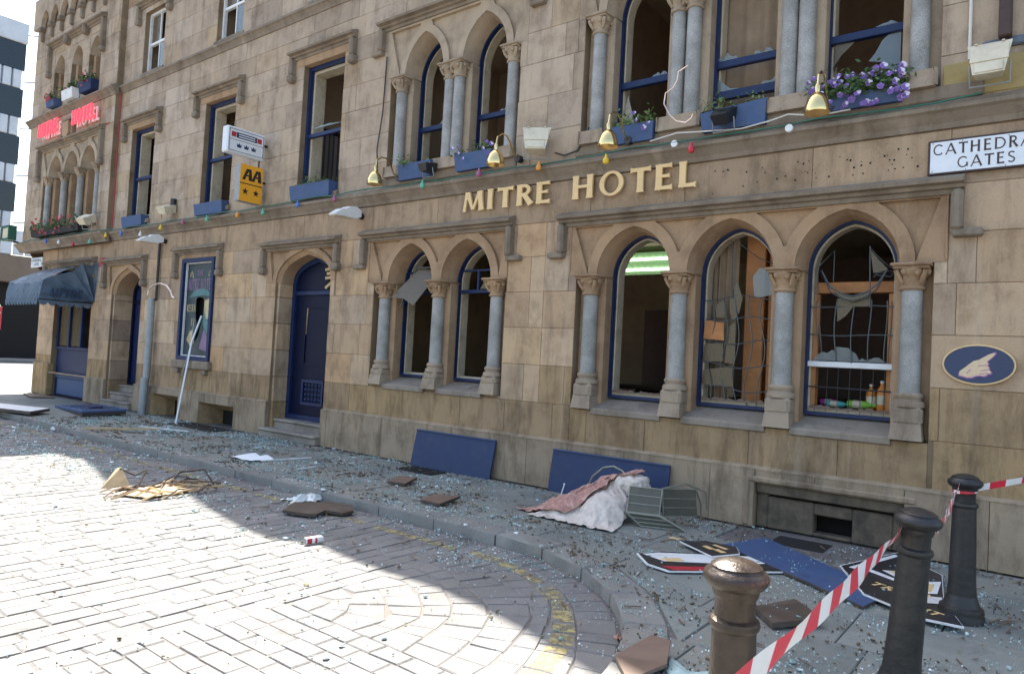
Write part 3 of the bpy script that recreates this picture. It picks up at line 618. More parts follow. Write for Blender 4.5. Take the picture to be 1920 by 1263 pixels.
MB().poly([(cx-0.28,2.38),(cx-0.02,2.42),(cx+0.25,2.36),(cx+0.33,2.72),(cx+0.36,2.98),(cx-0.02,3.0)],0,0.008).xform(Matrix.Translation((cx,0.2,2.9)) @ Matrix.Rotation(radians(12),4,'Y') @ Matrix.Rotation(radians(-24),4,'X') @ Matrix.Translation((-cx,0,-2.9))).build('hanging_pane', 'frost', fr, smooth=False)
MB().tube([(cx-0.28,0.12,2.36),(cx-0.2,0.16,2.65),(cx-0.05,0.2,2.98),(cx+0.3,0.2,2.97)],0.012,6).build('bent_came', 'lead', fr)
fr = GW[4]; cx = m2[1]
pane(fr, jagged((cx+0.0,2.64),(cx+0.4,2.64),(0,1),0.2,6,rw), 0.35, 'frost')
# leaded light frames of the three-arch window, second and third arch
def leaded(fr, cx, xs, zs, zlo, zhi, seed, wob=0.012, y=0.34):
    r = random.Random(seed)
    def wv(x, z): return (x+sin(z*7+x*5+seed)*wob*1.3, y+sin(z*5+x*9+seed)*0.02, z+sin(x*8+z*4+seed)*wob)
    for x in xs: MB().tube([wv(x, lerp(zlo,zhi,i/12)) for i in range(13)], 0.0065, 5).build('came', 'lead', fr)
    for z in zs: MB().tube([wv(lerp(cx-0.41,cx+0.41,i/12), z) for i in range(13)], 0.0065, 5).build('came', 'lead', fr)
cx = m3[1]; fr = GW[1]
leaded(fr, cx, [cx-0.30,cx-0.14,cx+0.0,cx+0.15,cx+0.29], [1.42,1.69,1.96,2.22,2.46], 1.27, 2.47, 2, 0.03)
MB().tube([(cx-0.1,0.34,3.12),(cx-0.08,0.35,2.8),(cx-0.06,0.33,2.46)],0.006,5).build('came', 'lead', fr)
MB().tube([(cx+0.0,0.34,3.08),(cx+0.2,0.36,2.92),(cx+0.42,0.35,2.82)],0.006,5).build('came', 'lead', fr)
for (x0,z0,x1,z1,mm) in ((-0.40,1.99,-0.15,2.20,'wood_o'),(-0.40,1.72,-0.15,1.95,'frost'),(-0.13,1.72,-0.01,2.2,'frost'),(-0.28,2.24,-0.15,2.45,'frost'),(-0.4,1.45,-0.02,1.68,'frost')):
    pane(fr, [(cx+x0,z0),(cx+x1,z0+rw.uniform(-.02,.02)),(cx+x1-0.01,z1),(cx+x0+0.02,z1-rw.uniform(0,.08))], 0.352, mm)
pane(fr, [(cx-0.10,2.46),(cx-0.02,2.66),(cx+0.05,2.46),(cx+0.02,2.3),(cx-0.05,2.18),(cx-0.09,2.3)], 0.345, 'frost')
pane(fr, [(cx+0.18,2.46),(cx+0.42,2.5),(cx+0.42,2.78),(cx+0.22,2.8),(cx+0.15,2.7)], 0.36, 'glass')
cx = m3[2]; fr = GW[2]
leaded(fr, cx, [cx-0.33,cx-0.29,cx-0.14,cx+0.02,cx+0.18,cx+0.33,cx+0.37], [2.06,2.36], 1.78, 2.42, 5, 0.010)
for s, pts in ((1, [(-0.33,2.4),(-0.34,2.78),(-0.18,2.95),(-0.18,2.62)]),(2, [(0.18,2.35),(0.16,2.98)]),(3, [(0.16,2.96),(0.28,2.82),(0.4,2.72),(0.24,2.70),(0.2,2.66)]),(4, [(0.22,2.68),(0.36,2.66),(0.42,2.76)])):
    MB().tube([(cx+a, 0.33, z) for a, z in pts], 0.007, 5).build('came', 'lead', fr)
bw = MB()                                                # sagging fringe of curved leading
for dz in (0, 0.05): bw.tube([(cx-0.30,0.33,2.74),(cx-0.2,0.30,2.56-dz),(cx-0.08,0.29,2.49-dz),(cx+0.02,0.29,2.46-dz),(cx+0.14,0.3,2.50-dz),(cx+0.24,0.32,2.58-dz),(cx+0.33,0.33,2.74)], 0.008, 5)
bw.build('sagging_came', 'lead', fr)
MB().add([(cx-0.24,0.305,2.62),(cx-0.1,0.296,2.50),(cx+0.02,0.296,2.46),(cx+0.16,0.306,2.52),(cx+0.2,0.31,2.55),(cx+0.16,0.303,2.47),(cx+0.02,0.293,2.41),(cx-0.1,0.293,2.45)], [(0,1,7),(1,2,6,7),(2,3,5,6),(3,4,5)]).build('hanging_pane', 'frost', fr, smooth=False, fix=False)
pane(fr, [(cx+0.16,2.95),(cx+0.25,2.83),(cx+0.34,2.73),(cx+0.2,2.7)], 0.335, 'frost')
pane(fr, [(cx-0.13,2.2),(cx-0.05,2.26),(cx+0.02,2.36),(cx+0.18,2.36),(cx+0.18,2.5),(cx-0.14,2.44)], 0.345, 'frost')
pane(fr, jagged((cx-0.36,1.79),(cx-0.02,1.79),(0,1),0.13,7,rw), 0.345, 'glass'); pane(fr, [(cx-0.14,1.79),(cx+0.1,1.79),(cx+0.06,1.87),(cx-0.02,1.93),(cx-0.14,1.94)], 0.35, 'glass')
pane(fr, jagged((cx+0.08,1.79),(cx+0.36,1.79),(0,1),0.07,7,rw), 0.345, 'glass')
MB().cbox(cx-0.43,cx+0.43,0.325,0.40,1.72,1.78,0.006).build('sash_rail', 'white', fr, smooth=False)
for sgn in (-1, 1):
    MB().cbox(cx+sgn*0.37-0.035,cx+sgn*0.37+0.035,0.42,0.5,1.24,2.5,0.006).build('sash_stile', 'wood_o', fr, smooth=False)
MB().cbox(cx-0.42,cx+0.42,0.52,0.62,2.52,2.64,0.006).build('cross_timber', 'wood_o', fr, smooth=False)
MB().tube([(cx-0.43,0.36,1.51),(cx+0.43,0.36,1.50)],0.009,6).build('security_bar', 'iron', fr)
for i in range(7): MB().tube([(cx-0.33+0.11*i,0.385,1.25),(cx-0.33+0.11*i+0.004*(i%2),0.385,1.73)],0.004,5).build('grille_wire', 'iron', fr)
for fr_, cx_, zb_ in ((GW[0],m3[0],1.28),(GW[1],m3[1],1.28),(GW[2],m3[2],1.28)):    # splintered putty and glass along the bottom rails
    lp = [(cx_-0.38,zb_)]+[(cx_-0.38+0.76*i/24, zb_+0.012+rw.random()*0.03) for i in range(25)]+[(cx_+0.38,zb_)]
    MB().poly(lp, 0.33, 0.345).build('splintered_bead', 'wood_b', fr_, smooth=False)

# ------------------------------------------------------------------ first-floor arcades
def up_arcade(groups, pl, pr, hl, hr, rise, ztop, zc, zt, hoodx, hz, zd):
    mid = [sum(g)/len(g) for g in groups]; half = [max(g)-min(g) for g in groups]; mids = []; bs = []
    for i in range(len(groups)-1):
        a = max(groups[i])+0.165; c2 = min(groups[i+1])-0.165; mids.append((a+c2)/2); bs.append((c2-a)/2+0.06)
    b = sum(bs)/len(bs)
    arch_panel(mids, b, zc, rise, pl, pr, ztop, off=0.12)
    for i, g in enumerate(groups):
        column(g, 0.07, 4.395, 4.56, zt, zc-0.002, 0.088, 0.15)
        a, c2 = min(g)-0.165, max(g)+0.165
        if i == 0: a = hl-0.02
        if i == len(groups)-1: c2 = hr+0.02
        mullion(a, c2, 4.38, zc+0.005)
    hood(hoodx[0], hoodx[1], hz, zd)
    return mids, b
u2, ub2 = up_arcade([[-8.42],[-7.37,-7.18],[-6.16]], -8.74, -5.88, -8.62, -6.0, 0.62, 6.86, 6.02, 5.79, (-8.9,-5.74), 6.96, 6.5)
u3, ub3 = up_arcade([[-4.76],[-3.67,-3.48],[-2.38,-2.20],[-1.14]], -5.05, -0.84, -4.95, -0.95, 0.66, 7.0, 6.08, 5.85, (-5.2,-0.7), 7.1, 6.6)
UW = [arch_window(cx, ub2, 4.42, 6.02, 0.62, rail=[(5.22,0.075)]) for cx in u2]+[arch_window(cx, ub3, 4.42, 6.08, 0.66, rail=[(5.22,0.085)]) for cx in u3]
for fr, cx in zip(UW, u2+u3):
    bb = ub2 if cx < -5.5 else ub3
    pane(fr, jagged((cx+0.05,5.25),(cx+bb-0.12,5.25),(0,1),0.10,8,rw), 0.35)
fr = UW[3]; cx = u3[1]
MB().cbox(cx-ub3+0.06,cx+ub3-0.06,0.322,0.395,4.80,4.90,0.006).build('sash_rail', 'blue', fr, smooth=False)
pane(fr, [(cx-0.40,4.9),(cx-0.02,4.9),(cx-0.2,4.93),(cx-0.3,5.02),(cx-0.40,5.12)], 0.35); pane(fr, jagged((cx-0.4,5.25),(cx-0.1,5.25),(0,1),0.14,8,rw), 0.35)
pane(fr, jagged((cx+0.15,4.9),(cx+0.42,4.9),(0,1),0.08,8,rw), 0.35)
fr = UW[4]; cx = u3[2]; r0 = ub3-0.12
pane(fr, [(cx+r0,5.18),(cx+r0-0.12,5.17),(cx+0.14,5.12),(cx+0.08,5.0),(cx+0.02,4.93),(cx+0.16,4.89),(cx+0.19,4.82),(cx+0.33,4.77),(cx+0.36,4.73),(cx+r0,4.75)], 0.355)
pane(fr, [(cx+r0,4.68),(cx+0.30,4.66),(cx+0.22,4.62),(cx+0.26,4.58),(cx+0.25,4.52),(cx+0.38,4.46),(cx+r0,4.46)], 0.355)
pane(fr, [(cx-r0,5.18),(cx-0.12,5.17),(cx-0.25,5.05),(cx-0.33,4.93),(cx-r0,4.88)], 0.355, 'frost')
pane(fr, [(cx-r0,4.82),(cx-0.34,4.74),(cx-0.27,4.68),(cx-0.31,4.56),(cx-0.2,4.5),(cx-r0,4.46)], 0.355, 'frost')
fr = UW[2]; cx = u3[0]                                      # fallen glazing board leaning in the left sash
MB().poly([(cx-0.33,4.45),(cx-0.11,4.45),(cx-0.30,5.12),(cx-0.36,4.85)],0.42,0.44).build('leaning_board', 'curtain_p', fr, smooth=False)
# single windows
SW = []
for (x0,x1,z0,z1) in H_FIRST[:3]:
    SW.append(rect_window(x0, x1, z0+0.02, z1, rail=[((z0+z1)/2-0.08,0.07)])); hood(x0-0.35, x1+0.31, z1+0.27, z1-0.14, stop='sq')
    hp('lintel', MB().cbox(x0-0.20,x1+0.18,-0.012,0.3,z1-0.001,z1+0.16,0.01), 'trim', smooth=False)
    hp('sill', prism_x(MB(), [(-0.06,z0-0.12),(-0.06,z0-0.03),(0.4,z0+0.02),(0.4,z0-0.12)], x0-0.06, x1+0.06), 'sill', smooth=False)
for i, (x0,x1,z0,z1) in enumerate(H_TOP[:3]):
    fr = rect_window(x0, x1, z0+0.02, z1, m='white', lining=None, rail=[((z0+z1)/2,0.06)], fw=0.06)
    MB().cbox((x0+x1)/2-0.015,(x0+x1)/2+0.015,0.13,0.17,z0+0.05,z1-0.05,0.004).build('glazing_bar', 'white', fr, smooth=False)
    pane(fr, rect_loop((x0+x1)/2+0.02,x1-0.07,z0+0.09,(z0+z1)/2-0.04), 0.145); hood(x0-0.3, x1+0.3, z1+0.25, z1-0.14, stop='sq')
    pane(fr, rect_loop(x0+0.07,(x0+x1)/2-0.02,(z0+z1)/2+0.04,z1-0.08), 0.155, 'frost')
    hp('sill', MB().cbox(x0-0.06,x1+0.06,-0.03,0.3,z0-0.05,z0+0.02,0.01), 'hood', smooth=False)
fr = SW[2]; pane(fr, jagged((-10.9,5.6),(-9.95,5.6),(0,1),0.05,9,rw), 0.15)
MB().cbox(-13.9,-13.5,0.5,0.52,5.6,6.5,0.004).build('torn_blind', 'curtain_p', SW[1], smooth=False)
for x0, x1 in ((-22.7,-21.64),):
    hp('pier_cap', MB().cbox(-22.55,-21.62,-0.02,0.1,3.42,3.98,0.01), 'trim', smooth=False)

# ------------------------------------------------------------------ corner bay above the shop
bc = [-22.42,-21.34,-20.28,-19.22]; bm_ = [(a+b)/2 for a,b in zip(bc,bc[1:])]
def shift(o, dy): o.location.y += dy
p_ = arch_panel(bm_, 0.43, 6.0, 0.52, -22.85, -18.95, 6.78, yf=-0.15, levels=((0,0),(0,0.03),(0.03,0.085),(0.06,0.45)))
for x in bc: shift(column([x], 0.07, 4.395, 4.56, 5.78, 5.998, 0.085, 0.14), -0.15); hp('mullion', MB().cbox(x-0.15,x+0.15,0.0,0.44,4.38,6.0,0.03), 'trim', smooth=False)
hood(-23.0,-18.85,6.88,6.02,-0.15,'sq')
for x in bm_: arch_window(x, 0.43, 4.42, 6.0, 0.52, y=0.26, rail=[(5.2,0.07)])
for a, b in ((-22.43,-21.71),(-21.26,-20.54),(-20.14,-19.42)):
    cx = (a+b)/2; arch_panel([cx], 0.33, 8.95, 0.42, a+0.002, b-0.002, 9.45, yf=-0.14, levels=((0,0),(0,0.02),(0.04,0.12),(0.06,0.45)), sp=False)
    rect_window(a+0.02, b-0.02, 7.92, 9.2, y=0.2, m='white', lining=None, rail=[(8.5,0.05)], fw=0.05)
    hp('jamb', MB().cbox(a-0.01,a+0.085,-0.04,0.44,7.88,8.97,0.03), 'trim', smooth=False); hp('jamb', MB().cbox(b-0.085,b+0.01,-0.04,0.44,7.88,8.97,0.03), 'trim', smooth=False)
hood(-22.75,-19.2,9.78,8.95,-0.15,'sq')
for x in (-21.5,-20.32): hp('hood_boss', MB().cbox(x-0.09,x+0.09,-0.3,-0.1,9.5,9.8,0.04), 'hood', smooth=False)
cc = [-23.39+0.68*i for i in range(8)]
arch_panel([(a+b)/2 for a,b in zip(cc,cc[1:])], 0.27, 10.42, 0.42, -23.9, -18.4, 11.3, yf=-0.27, levels=((0,0),(0,0.02),(0.02,0.06),(0.02,0.11)), sp=False)
for x in cc: hp('corbel', MB().cbox(x-0.1,x+0.1,-0.30,-0.1,10.30,10.42,0.02).cbox(x-0.045,x+0.045,-0.24,-0.1,10.02,10.32,0.02), 'hood', smooth=False)
hp('shield', MB().poly([(-21.22,6.98),(-21.22,7.3),(-20.82,7.3),(-20.82,6.98),(-21.02,6.78)],-0.28,-0.16), 'trim', smooth=False)
hp('shield_frame', MB().cbox(-21.4,-20.66,-0.25,-0.14,7.34,7.42,0.012).cbox(-21.4,-21.32,-0.248,-0.14,6.9,7.335,0.012).cbox(-20.74,-20.66,-0.248,-0.14,6.9,7.335,0.012), 'hood', smooth=False)
hp('cable_run', MB().tube([(-18.32,-0.06,7.6),(-18.32,-0.05,5.4),(-18.32,-0.05,4.3)],0.012,6).tube([(-18.62,-0.16,6.9),(-18.8,-0.17,6.9)],0.012,6), 'red')

# ------------------------------------------------------------------ doorways
def doorway(cx, b, zs, rise, pl, pr, ztop, depth, hoodx):
    arch_panel([cx], b, zs, rise, pl, pr, ztop, levels=((0,0),(0,0.03),(0.05,0.09),(0.05,depth)), off=0.11)
    hood(hoodx[0], hoodx[1], ztop+0.08, zs+0.28, stop='sq')
    for s in (-1, 1):
        a, c2 = sorted((cx+s*(b+0.04), cx+s*(b-0.05))); zc = 0.0
        for i, z in enumerate((0.62,1.08,1.57,2.06,2.54,zs+0.002)):
            MB().cbox(a+(0.02 if i == 0 and s < 0 else 0), c2, 0.055+0.003*(i%2), depth, zc+0.003, z-0.003, 0.01).build('jamb_stone', 'ashlar_low' if i == 0 else 'ashlar', WALL, smooth=False); zc = z
doorway(-10.645, 0.795, 2.80, 0.58, -11.74, -9.74, 3.44, 0.36, (-11.86,-9.62))
doorway(-17.43, 0.77, 2.68, 0.62, -18.48, -16.58, 3.44, 0.5, (-18.62,-16.46))
# door of the nearer doorway
dx0, dx1, dy = -11.385, -9.905, 0.36
D2 = hp('door', MB().poly(arch_loop(-10.645,0.745,0.33,2.80,0.55,0,9), dy+0.03, dy+0.08), 'blue_dk')
MB().ring(arch_loop(-10.645,0.755,0.31,2.80,0.56,0), arch_loop(-10.645,0.755,0.31,2.80,0.56,0.10), dy-0.02, dy+0.029).build('door_frame', 'blue', D2)
MB().cbox(-11.33,-9.95,dy-0.012,dy+0.03,2.60,2.68,0.008).build('transom', 'blue', D2, smooth=False)
MB().ring(rect_loop(-11.0,-10.32,1.32,2.40), rect_loop(-11.0,-10.32,1.32,2.40,0.035), dy+0.008, dy+0.0295).build('panel_moulding', 'blue_dk', D2, smooth=False)
MB().ring(rect_loop(-10.98,-10.35,0.60,1.06), rect_loop(-10.98,-10.35,0.60,1.06,0.05), dy-0.002, dy+0.0295).build('panel_moulding', 'blue', D2, smooth=False)
for i in range(5):
    for j in range(4): MB().ball((-10.87+0.1*i, dy+0.02, 0.70+0.088*j), 0.034, 8, 5, (1,0.5,1)).build('carved_boss', 'blue', D2)
MB().cbox(-10.2,-10.08,dy-0.03,dy+0.029,0.36,2.6,0.01).build('door_stile', 'blue', D2, smooth=False)
MB().cbox(-10.06,-10.035,dy-0.005,dy+0.031,0.36,2.6,0.005).build('split_edge', 'wood_b', D2, smooth=False)
MB().bar((-11.0,dy+0.024,1.34),(-10.95,dy+0.024,2.38),0.012,0.018).build('split_edge', 'wood_p', D2, smooth=False)
MB().cbox(-10.45,-10.02,dy+0.0,dy+0.032,2.74,3.12,0.004).build('broken_fanlight_shade', 'void', D2, smooth=False)  # near-black panel on the door paints the shade of the broken light
for (p, q) in (((-10.42,dy-0.02,2.72),(-10.05,dy-0.01,2.95)),((-10.46,dy-0.01,3.05),(-10.05,dy-0.01,3.1)),((-10.45,dy-0.01,2.9),(-10.03,dy-0.01,2.93)),((-10.4,dy-0.015,2.98),(-10.05,dy-0.015,2.99))):
    MB().bar(p, q, 0.02, 0.05).build('splintered_lath', 'wood_p', D2, smooth=False)
# steps
for (x0,x1,y0,y1,z1) in ((-11.47,-9.83,-0.14,0.2,0.16),(-11.39,-9.90,0.12,0.43,0.32)):
    hp('door_step', MB().cbox(x0,x1,y0,y1,0.0 if z1<0.2 else 0.1,z1-0.045,0.01).cbox(x0+0.004,x1-0.004,y0-0.035,y1,z1-0.044,z1,0.014), 'step', smooth=False)
D1 = hp('door', MB().poly(arch_loop(-17.43,0.72,0.55,2.68,0.58,0,9), 0.53, 0.58), 'blue')
MB().ring(arch_loop(-17.43,0.73,0.5,2.68,0.59,0), arch_loop(-17.43,0.73,0.5,2.68,0.59,0.09), 0.48, 0.529).build('door_frame', 'blue_dk', D1)
MB().cbox(-18.1,-16.76,0.49,0.53,2.5,2.58,0.008).build('transom', 'blue_dk', D1, smooth=False)
for i, (y0,z1) in enumerate(((-0.10,0.17),(0.10,0.34),(0.30,0.51))):
    hp('door_step', MB().cbox(-18.16,-16.70,y0,0.56,max(0,z1-0.17)+0.001,z1-0.04,0.01).cbox(-18.15,-16.71,y0-0.03,0.56,z1-0.039,z1,0.012), 'step', smooth=False)
hp('door_recess', MB().box(-18.3,-16.5,0.60,0.65,0,3.5), 'void', smooth=False)
# shop front under the awning
SF = hp('shopfront', MB().cbox(-21.64,-19.3,0.14,0.19,0.02,1.26,0.008), 'blue', smooth=False)
MB().cbox(-21.63,-19.31,0.09,0.22,1.26,1.33,0.01).build('sill_rail', 'blue', SF, smooth=False)
MB().cbox(-21.60,-19.33,0.10,0.139,0.50,0.56,0.006).build('stall_riser_rail', 'blue_pale', SF, smooth=False)
for x in (-21.6,-20.85,-20.1,-19.35): MB().cbox(x-0.04,x+0.04,0.10,0.2,1.33,3.4,0.008).build('mullion', 'blue', SF, smooth=False)
for x in (-21.22,-20.47): pane(SF, rect_loop(x-0.33,x+0.33,1.35,3.3), 0.16, 'frost')
MB().box(-21.6,-20.1,0.6,0.65,1.3,3.4).build('blind', 'curtain', SF, smooth=False)
hp('stall_riser', MB().cbox(-21.4,-19.35,0.115,0.138,0.06,0.49,0.006), 'blue_pale', smooth=False)
hood(-22.35,-19.12,3.60,3.22,stop='sq')
hp('lintel', MB().cbox(-21.66,-19.28,0.02,0.4,3.40,3.48,0.01), 'hood', smooth=False)
# poster surround
hood(-15.14,-13.28,3.60,3.10,stop='sq')
hp('lintel', MB().cbox(-14.95,-13.42,-0.012,0.3,3.38,3.50,0.01), 'trim', smooth=False)
hp('sill', MB().cbox(-14.92,-13.44,-0.10,0.2,1.08,1.25,0.02).cbox(-14.80,-14.66,-0.08,0.1,0.98,1.08,0.012).cbox(-13.72,-13.58,-0.08,0.1,0.98,1.08,0.012), 'hood', smooth=False)
hp('backing', MB().box(-14.83,-13.53,0.2,0.3,1.2,3.4), 'void', smooth=False)
# cellar lights
for (x0,x1,z0,z1) in H_CELLAR[:2]:
    hp('cellar_light_shade', MB().box(x0-0.1,x1+0.1,0.44,0.5,-0.6,0.6), 'void', smooth=False)  # near-black sheet paints the shade within the cellar opening
    hp('cellar_lintel', prism_x(MB(), [(-0.03,z1+0.0),(0.30,z1-0.14),(0.43,z1-0.14),(0.43,z1+0.02),(-0.03,z1+0.02)], x0, x1), 'ashlar_low', smooth=False)
    for s, x in ((-1,x0),(1,x1)): hp('cellar_jamb', MB().add([(x,-0.035,-0.1),(x-s*0.14,0.43,-0.1),(x,0.43,-0.1),(x,-0.035,z1),(x-s*0.14,0.43,z1),(x,0.43,z1)], [(0,1,4,3),(1,2,5,4),(0,3,5,2),(0,2,1),(3,4,5)]), 'ashlar_low', smooth=False)
x0,x1,z0,z1 = H_CELLAR[2]
GR = hp('cellar_grating', MB().box(x0,x1,0.30,0.36,-0.3,0.6), 'void', smooth=False)  # back sheet: shade behind the boards put into its near-black colour
M['grate'] = mat('mouldy_old_timber', (0.13,0.10,0.066), 0.85, var=0.5, scale=9, bmp=0.5, dirt=0.6, dirtcol=(0.025,0.022,0.018))
for (a,b,c,d) in ((x0,x1,0.36,0.47),(x0,x0+0.12,0,0.36),(x1-0.1,x1,0,0.36),(x0+0.12,-1.94,0.0,0.33),(-1.58,x1-0.1,0.0,0.33),(-1.94,-1.58,0.0,0.035),(-1.94,-1.58,0.215,0.33)):
    MB().cbox(a,b,0.05 if c<0.3 else 0.0,0.2,c,d,0.012).build('grating_board', 'grate', GR, smooth=False)
hp('grating_surround', MB().cbox(x0-0.12,x0-0.04,-0.065,0.1,0.01,0.52,0.02).cbox(x0-0.1,x1+0.1,-0.062,0.1,0.47,0.54,0.02), 'ashlar_plinth', smooth=False)
for a_, b_ in ((-22.6,-18.25),(-16.6,-11.48),(-9.81,3.0)):
    hp('plinth_weathering', prism_x(MB(), [(0.01,0.60),(-0.048,0.60),(-0.050,0.612),(-0.004,0.640),(0.01,0.640)], a_, b_), 'ashlar_plinth', smooth=False)
# pipes
hp('downpipe', MB().tube([(-15.87,-0.13,0.78),(-15.87,-0.13,2.5)],0.075,14).tube([(-15.87,-0.13,2.48),(-15.87,-0.13,2.55)],0.06,14).tube([(-15.88,-0.17,0.0),(-15.87,-0.16,0.79)],0.085,14), 'galv')
hp('conduit', MB().tube([(-15.85,-0.05,2.5),(-15.85,-0.05,3.95)],0.03,8), 'cable_k')
hp('downpipe', MB().cbox(-0.50,-0.40,-0.13,-0.02,4.72,8.5,0.015), mat('rusty_brown_pipe',(0.055,0.028,0.02),0.6,var=0.4), smooth=False)
hp('lead_flashing', MB().cbox(-0.62,3.0,-0.05,0.02,4.66,4.74,0.015), mat('blue_grey_lead',(0.10,0.12,0.15),0.6,var=0.4), smooth=False)
hp('patch_repair', MB().cbox(-0.93,3.0,-0.012,0.02,4.27,4.60,0.01), mat('ochre_render',(0.36,0.27,0.11),0.9,var=0.45,scale=5,bmp=0.4,dirt=0.4,dirtcol=(0.2,0.16,0.10)), smooth=False)

# ------------------------------------------------------------------ rooms behind the windows
def room(x0, x1, y1, z0, z1, mw, mc, mf='bar', back=None, name='room'):
    y0 = 0.452; k = MB()
    k.cur = 0; k.quad((x0,y1,z0),(x1,y1,z0),(x1,y1,z1),(x0,y1,z1)); k.quad((x0,y0,z0),(x0,y1,z0),(x0,y1,z1),(x0,y0,z1)); k.quad((x1,y1,z0),(x1,y0,z0),(x1,y0,z1),(x1,y1,z1))
    k.cur = 1; k.quad((x0,y0,z1),(x0,y1,z1),(x1,y1,z1),(x1,y0,z1))
    k.cur = 2; k.quad((x0,y0,z0),(x1,y0,z0),(x1,y1,z0),(x0,y1,z0))
    return hp(name, k, [mw, mc, mf], smooth=False, fix=False)
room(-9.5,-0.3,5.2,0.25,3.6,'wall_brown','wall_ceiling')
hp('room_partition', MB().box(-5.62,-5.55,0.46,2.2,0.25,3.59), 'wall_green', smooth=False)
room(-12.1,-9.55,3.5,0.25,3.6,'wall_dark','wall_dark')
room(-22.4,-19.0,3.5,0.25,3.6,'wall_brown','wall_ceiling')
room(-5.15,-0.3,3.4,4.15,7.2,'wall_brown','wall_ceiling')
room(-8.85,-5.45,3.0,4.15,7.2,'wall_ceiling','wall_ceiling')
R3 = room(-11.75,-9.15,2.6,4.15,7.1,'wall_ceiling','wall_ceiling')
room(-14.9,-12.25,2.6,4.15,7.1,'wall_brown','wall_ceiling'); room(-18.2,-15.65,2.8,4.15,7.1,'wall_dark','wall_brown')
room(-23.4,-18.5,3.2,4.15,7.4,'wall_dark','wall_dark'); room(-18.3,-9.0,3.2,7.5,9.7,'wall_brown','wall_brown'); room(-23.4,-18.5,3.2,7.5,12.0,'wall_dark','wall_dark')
hp('wallpaper_dado', MB().box(-11.74,-9.2,2.52,2.59,4.2,5.95).box(-11.74,-11.68,0.5,2.5,4.2,5.95), 'stripe', smooth=False)
hp('dado_rail', MB().cbox(-11.73,-9.2,2.46,2.53,5.94,6.0,0.01).cbox(-11.70,-11.63,0.5,2.45,5.94,6.0,0.01), 'bar', smooth=False)
hp('bar_counter', MB().cbox(-5.0,-0.5,1.9,2.5,0.26,1.28,0.02).cbox(-5.4,-0.45,1.8,2.6,1.281,1.34,0.01), 'bar', smooth=False)
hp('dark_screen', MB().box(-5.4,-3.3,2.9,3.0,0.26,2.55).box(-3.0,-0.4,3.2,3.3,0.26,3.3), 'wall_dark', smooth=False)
def curtain(name, label, x0, x1, y, z0, z1, m, fold=0.05, lean=0.0, seed=0, group=None):
    r = random.Random(seed); n = 46; rows = 8; mb = MB(); ph = [r.uniform(0,6) for _ in range(4)]
    for j in range(rows+1):
        t = j/rows
        for i in range(n+1):
            s = i/n; x = lerp(x0,x1,s)+lean*(1-t)*(0.3+s); f = fold*(0.6+0.4*(1-t))
            mb.v.append((x, y+f*sin(s*42+ph[0])+f*0.6*sin(s*19+ph[1]+t), lerp(z0,z1,t)+0.02*sin(s*15+ph[2])*(1-t)))
    for j in range(rows):
        for i in range(n): a = j*(n+1)+i; mb.f.append((a,a+1,a+n+2,a+n+1)); mb.mi.append(0)
    o = mb.build(name, m, fix=False, origin=(x0,y,z0)); return tag(o, label, 'curtain', group)
curtain('curtain', 'brown pleated curtain hanging inside the middle arch of the ground-floor triple window', -3.55, -3.02, 0.62, 1.3, 3.25, 'curtain', 0.03, 0, 2)
curtain('curtain', 'brown pleated net curtain behind the middle upstairs sash with the blue planter', -3.6, -2.1, 0.62, 4.3, 6.6, 'curtain', 0.035, 0, 4)
t = thing('timber_post', 'upright orange pine post standing inside the middle ground-floor arch', 'post', (-2.72,0.75,0.26))
MB().cbox(-2.97,-2.74,0.70,0.84,0.26,3.4,0.01).build('post', 'wood_o', t, smooth=False); MB().cbox(-2.70,-2.62,0.72,0.8,0.26,3.3,0.01).build('side_strip', 'wood_o', t, smooth=False)
# strip light seen through the first arch
fl = thing('strip_light', 'lit twin-tube fluorescent ceiling light seen through the left arch of the triple window', 'light', (-5.55,3.0,3.5))
M['tube'] = mat('lit_fluorescent_tube', (0.8,0.9,0.8), 0.4, emit=(0.85,1.0,0.78), es=1.3)
M['louvre'] = mat('green_lit_reflector', (0.20,0.30,0.17), 0.5, emit=(0.5,0.9,0.4), es=0.07)
lz = Matrix.Translation((-5.5,3.0,3.33)) @ Matrix.Rotation(radians(-62),4,'X')
MB().box(-0.5,0.5,-0.19,0.19,-0.0,0.03).xform(lz).build('tray', 'louvre', fl, smooth=False)
for y in (-0.09,0.09): MB().tube([(-0.47,y,-0.03),(0.47,y,-0.03)],0.022,8).xform(lz).build('tube', 'tube', fl)
for i in range(9): MB().box(-0.48+0.12*i,-0.475+0.12*i,-0.185,0.185,-0.02,-0.003).xform(lz).build('louvre', 'louvre', fl, smooth=False)
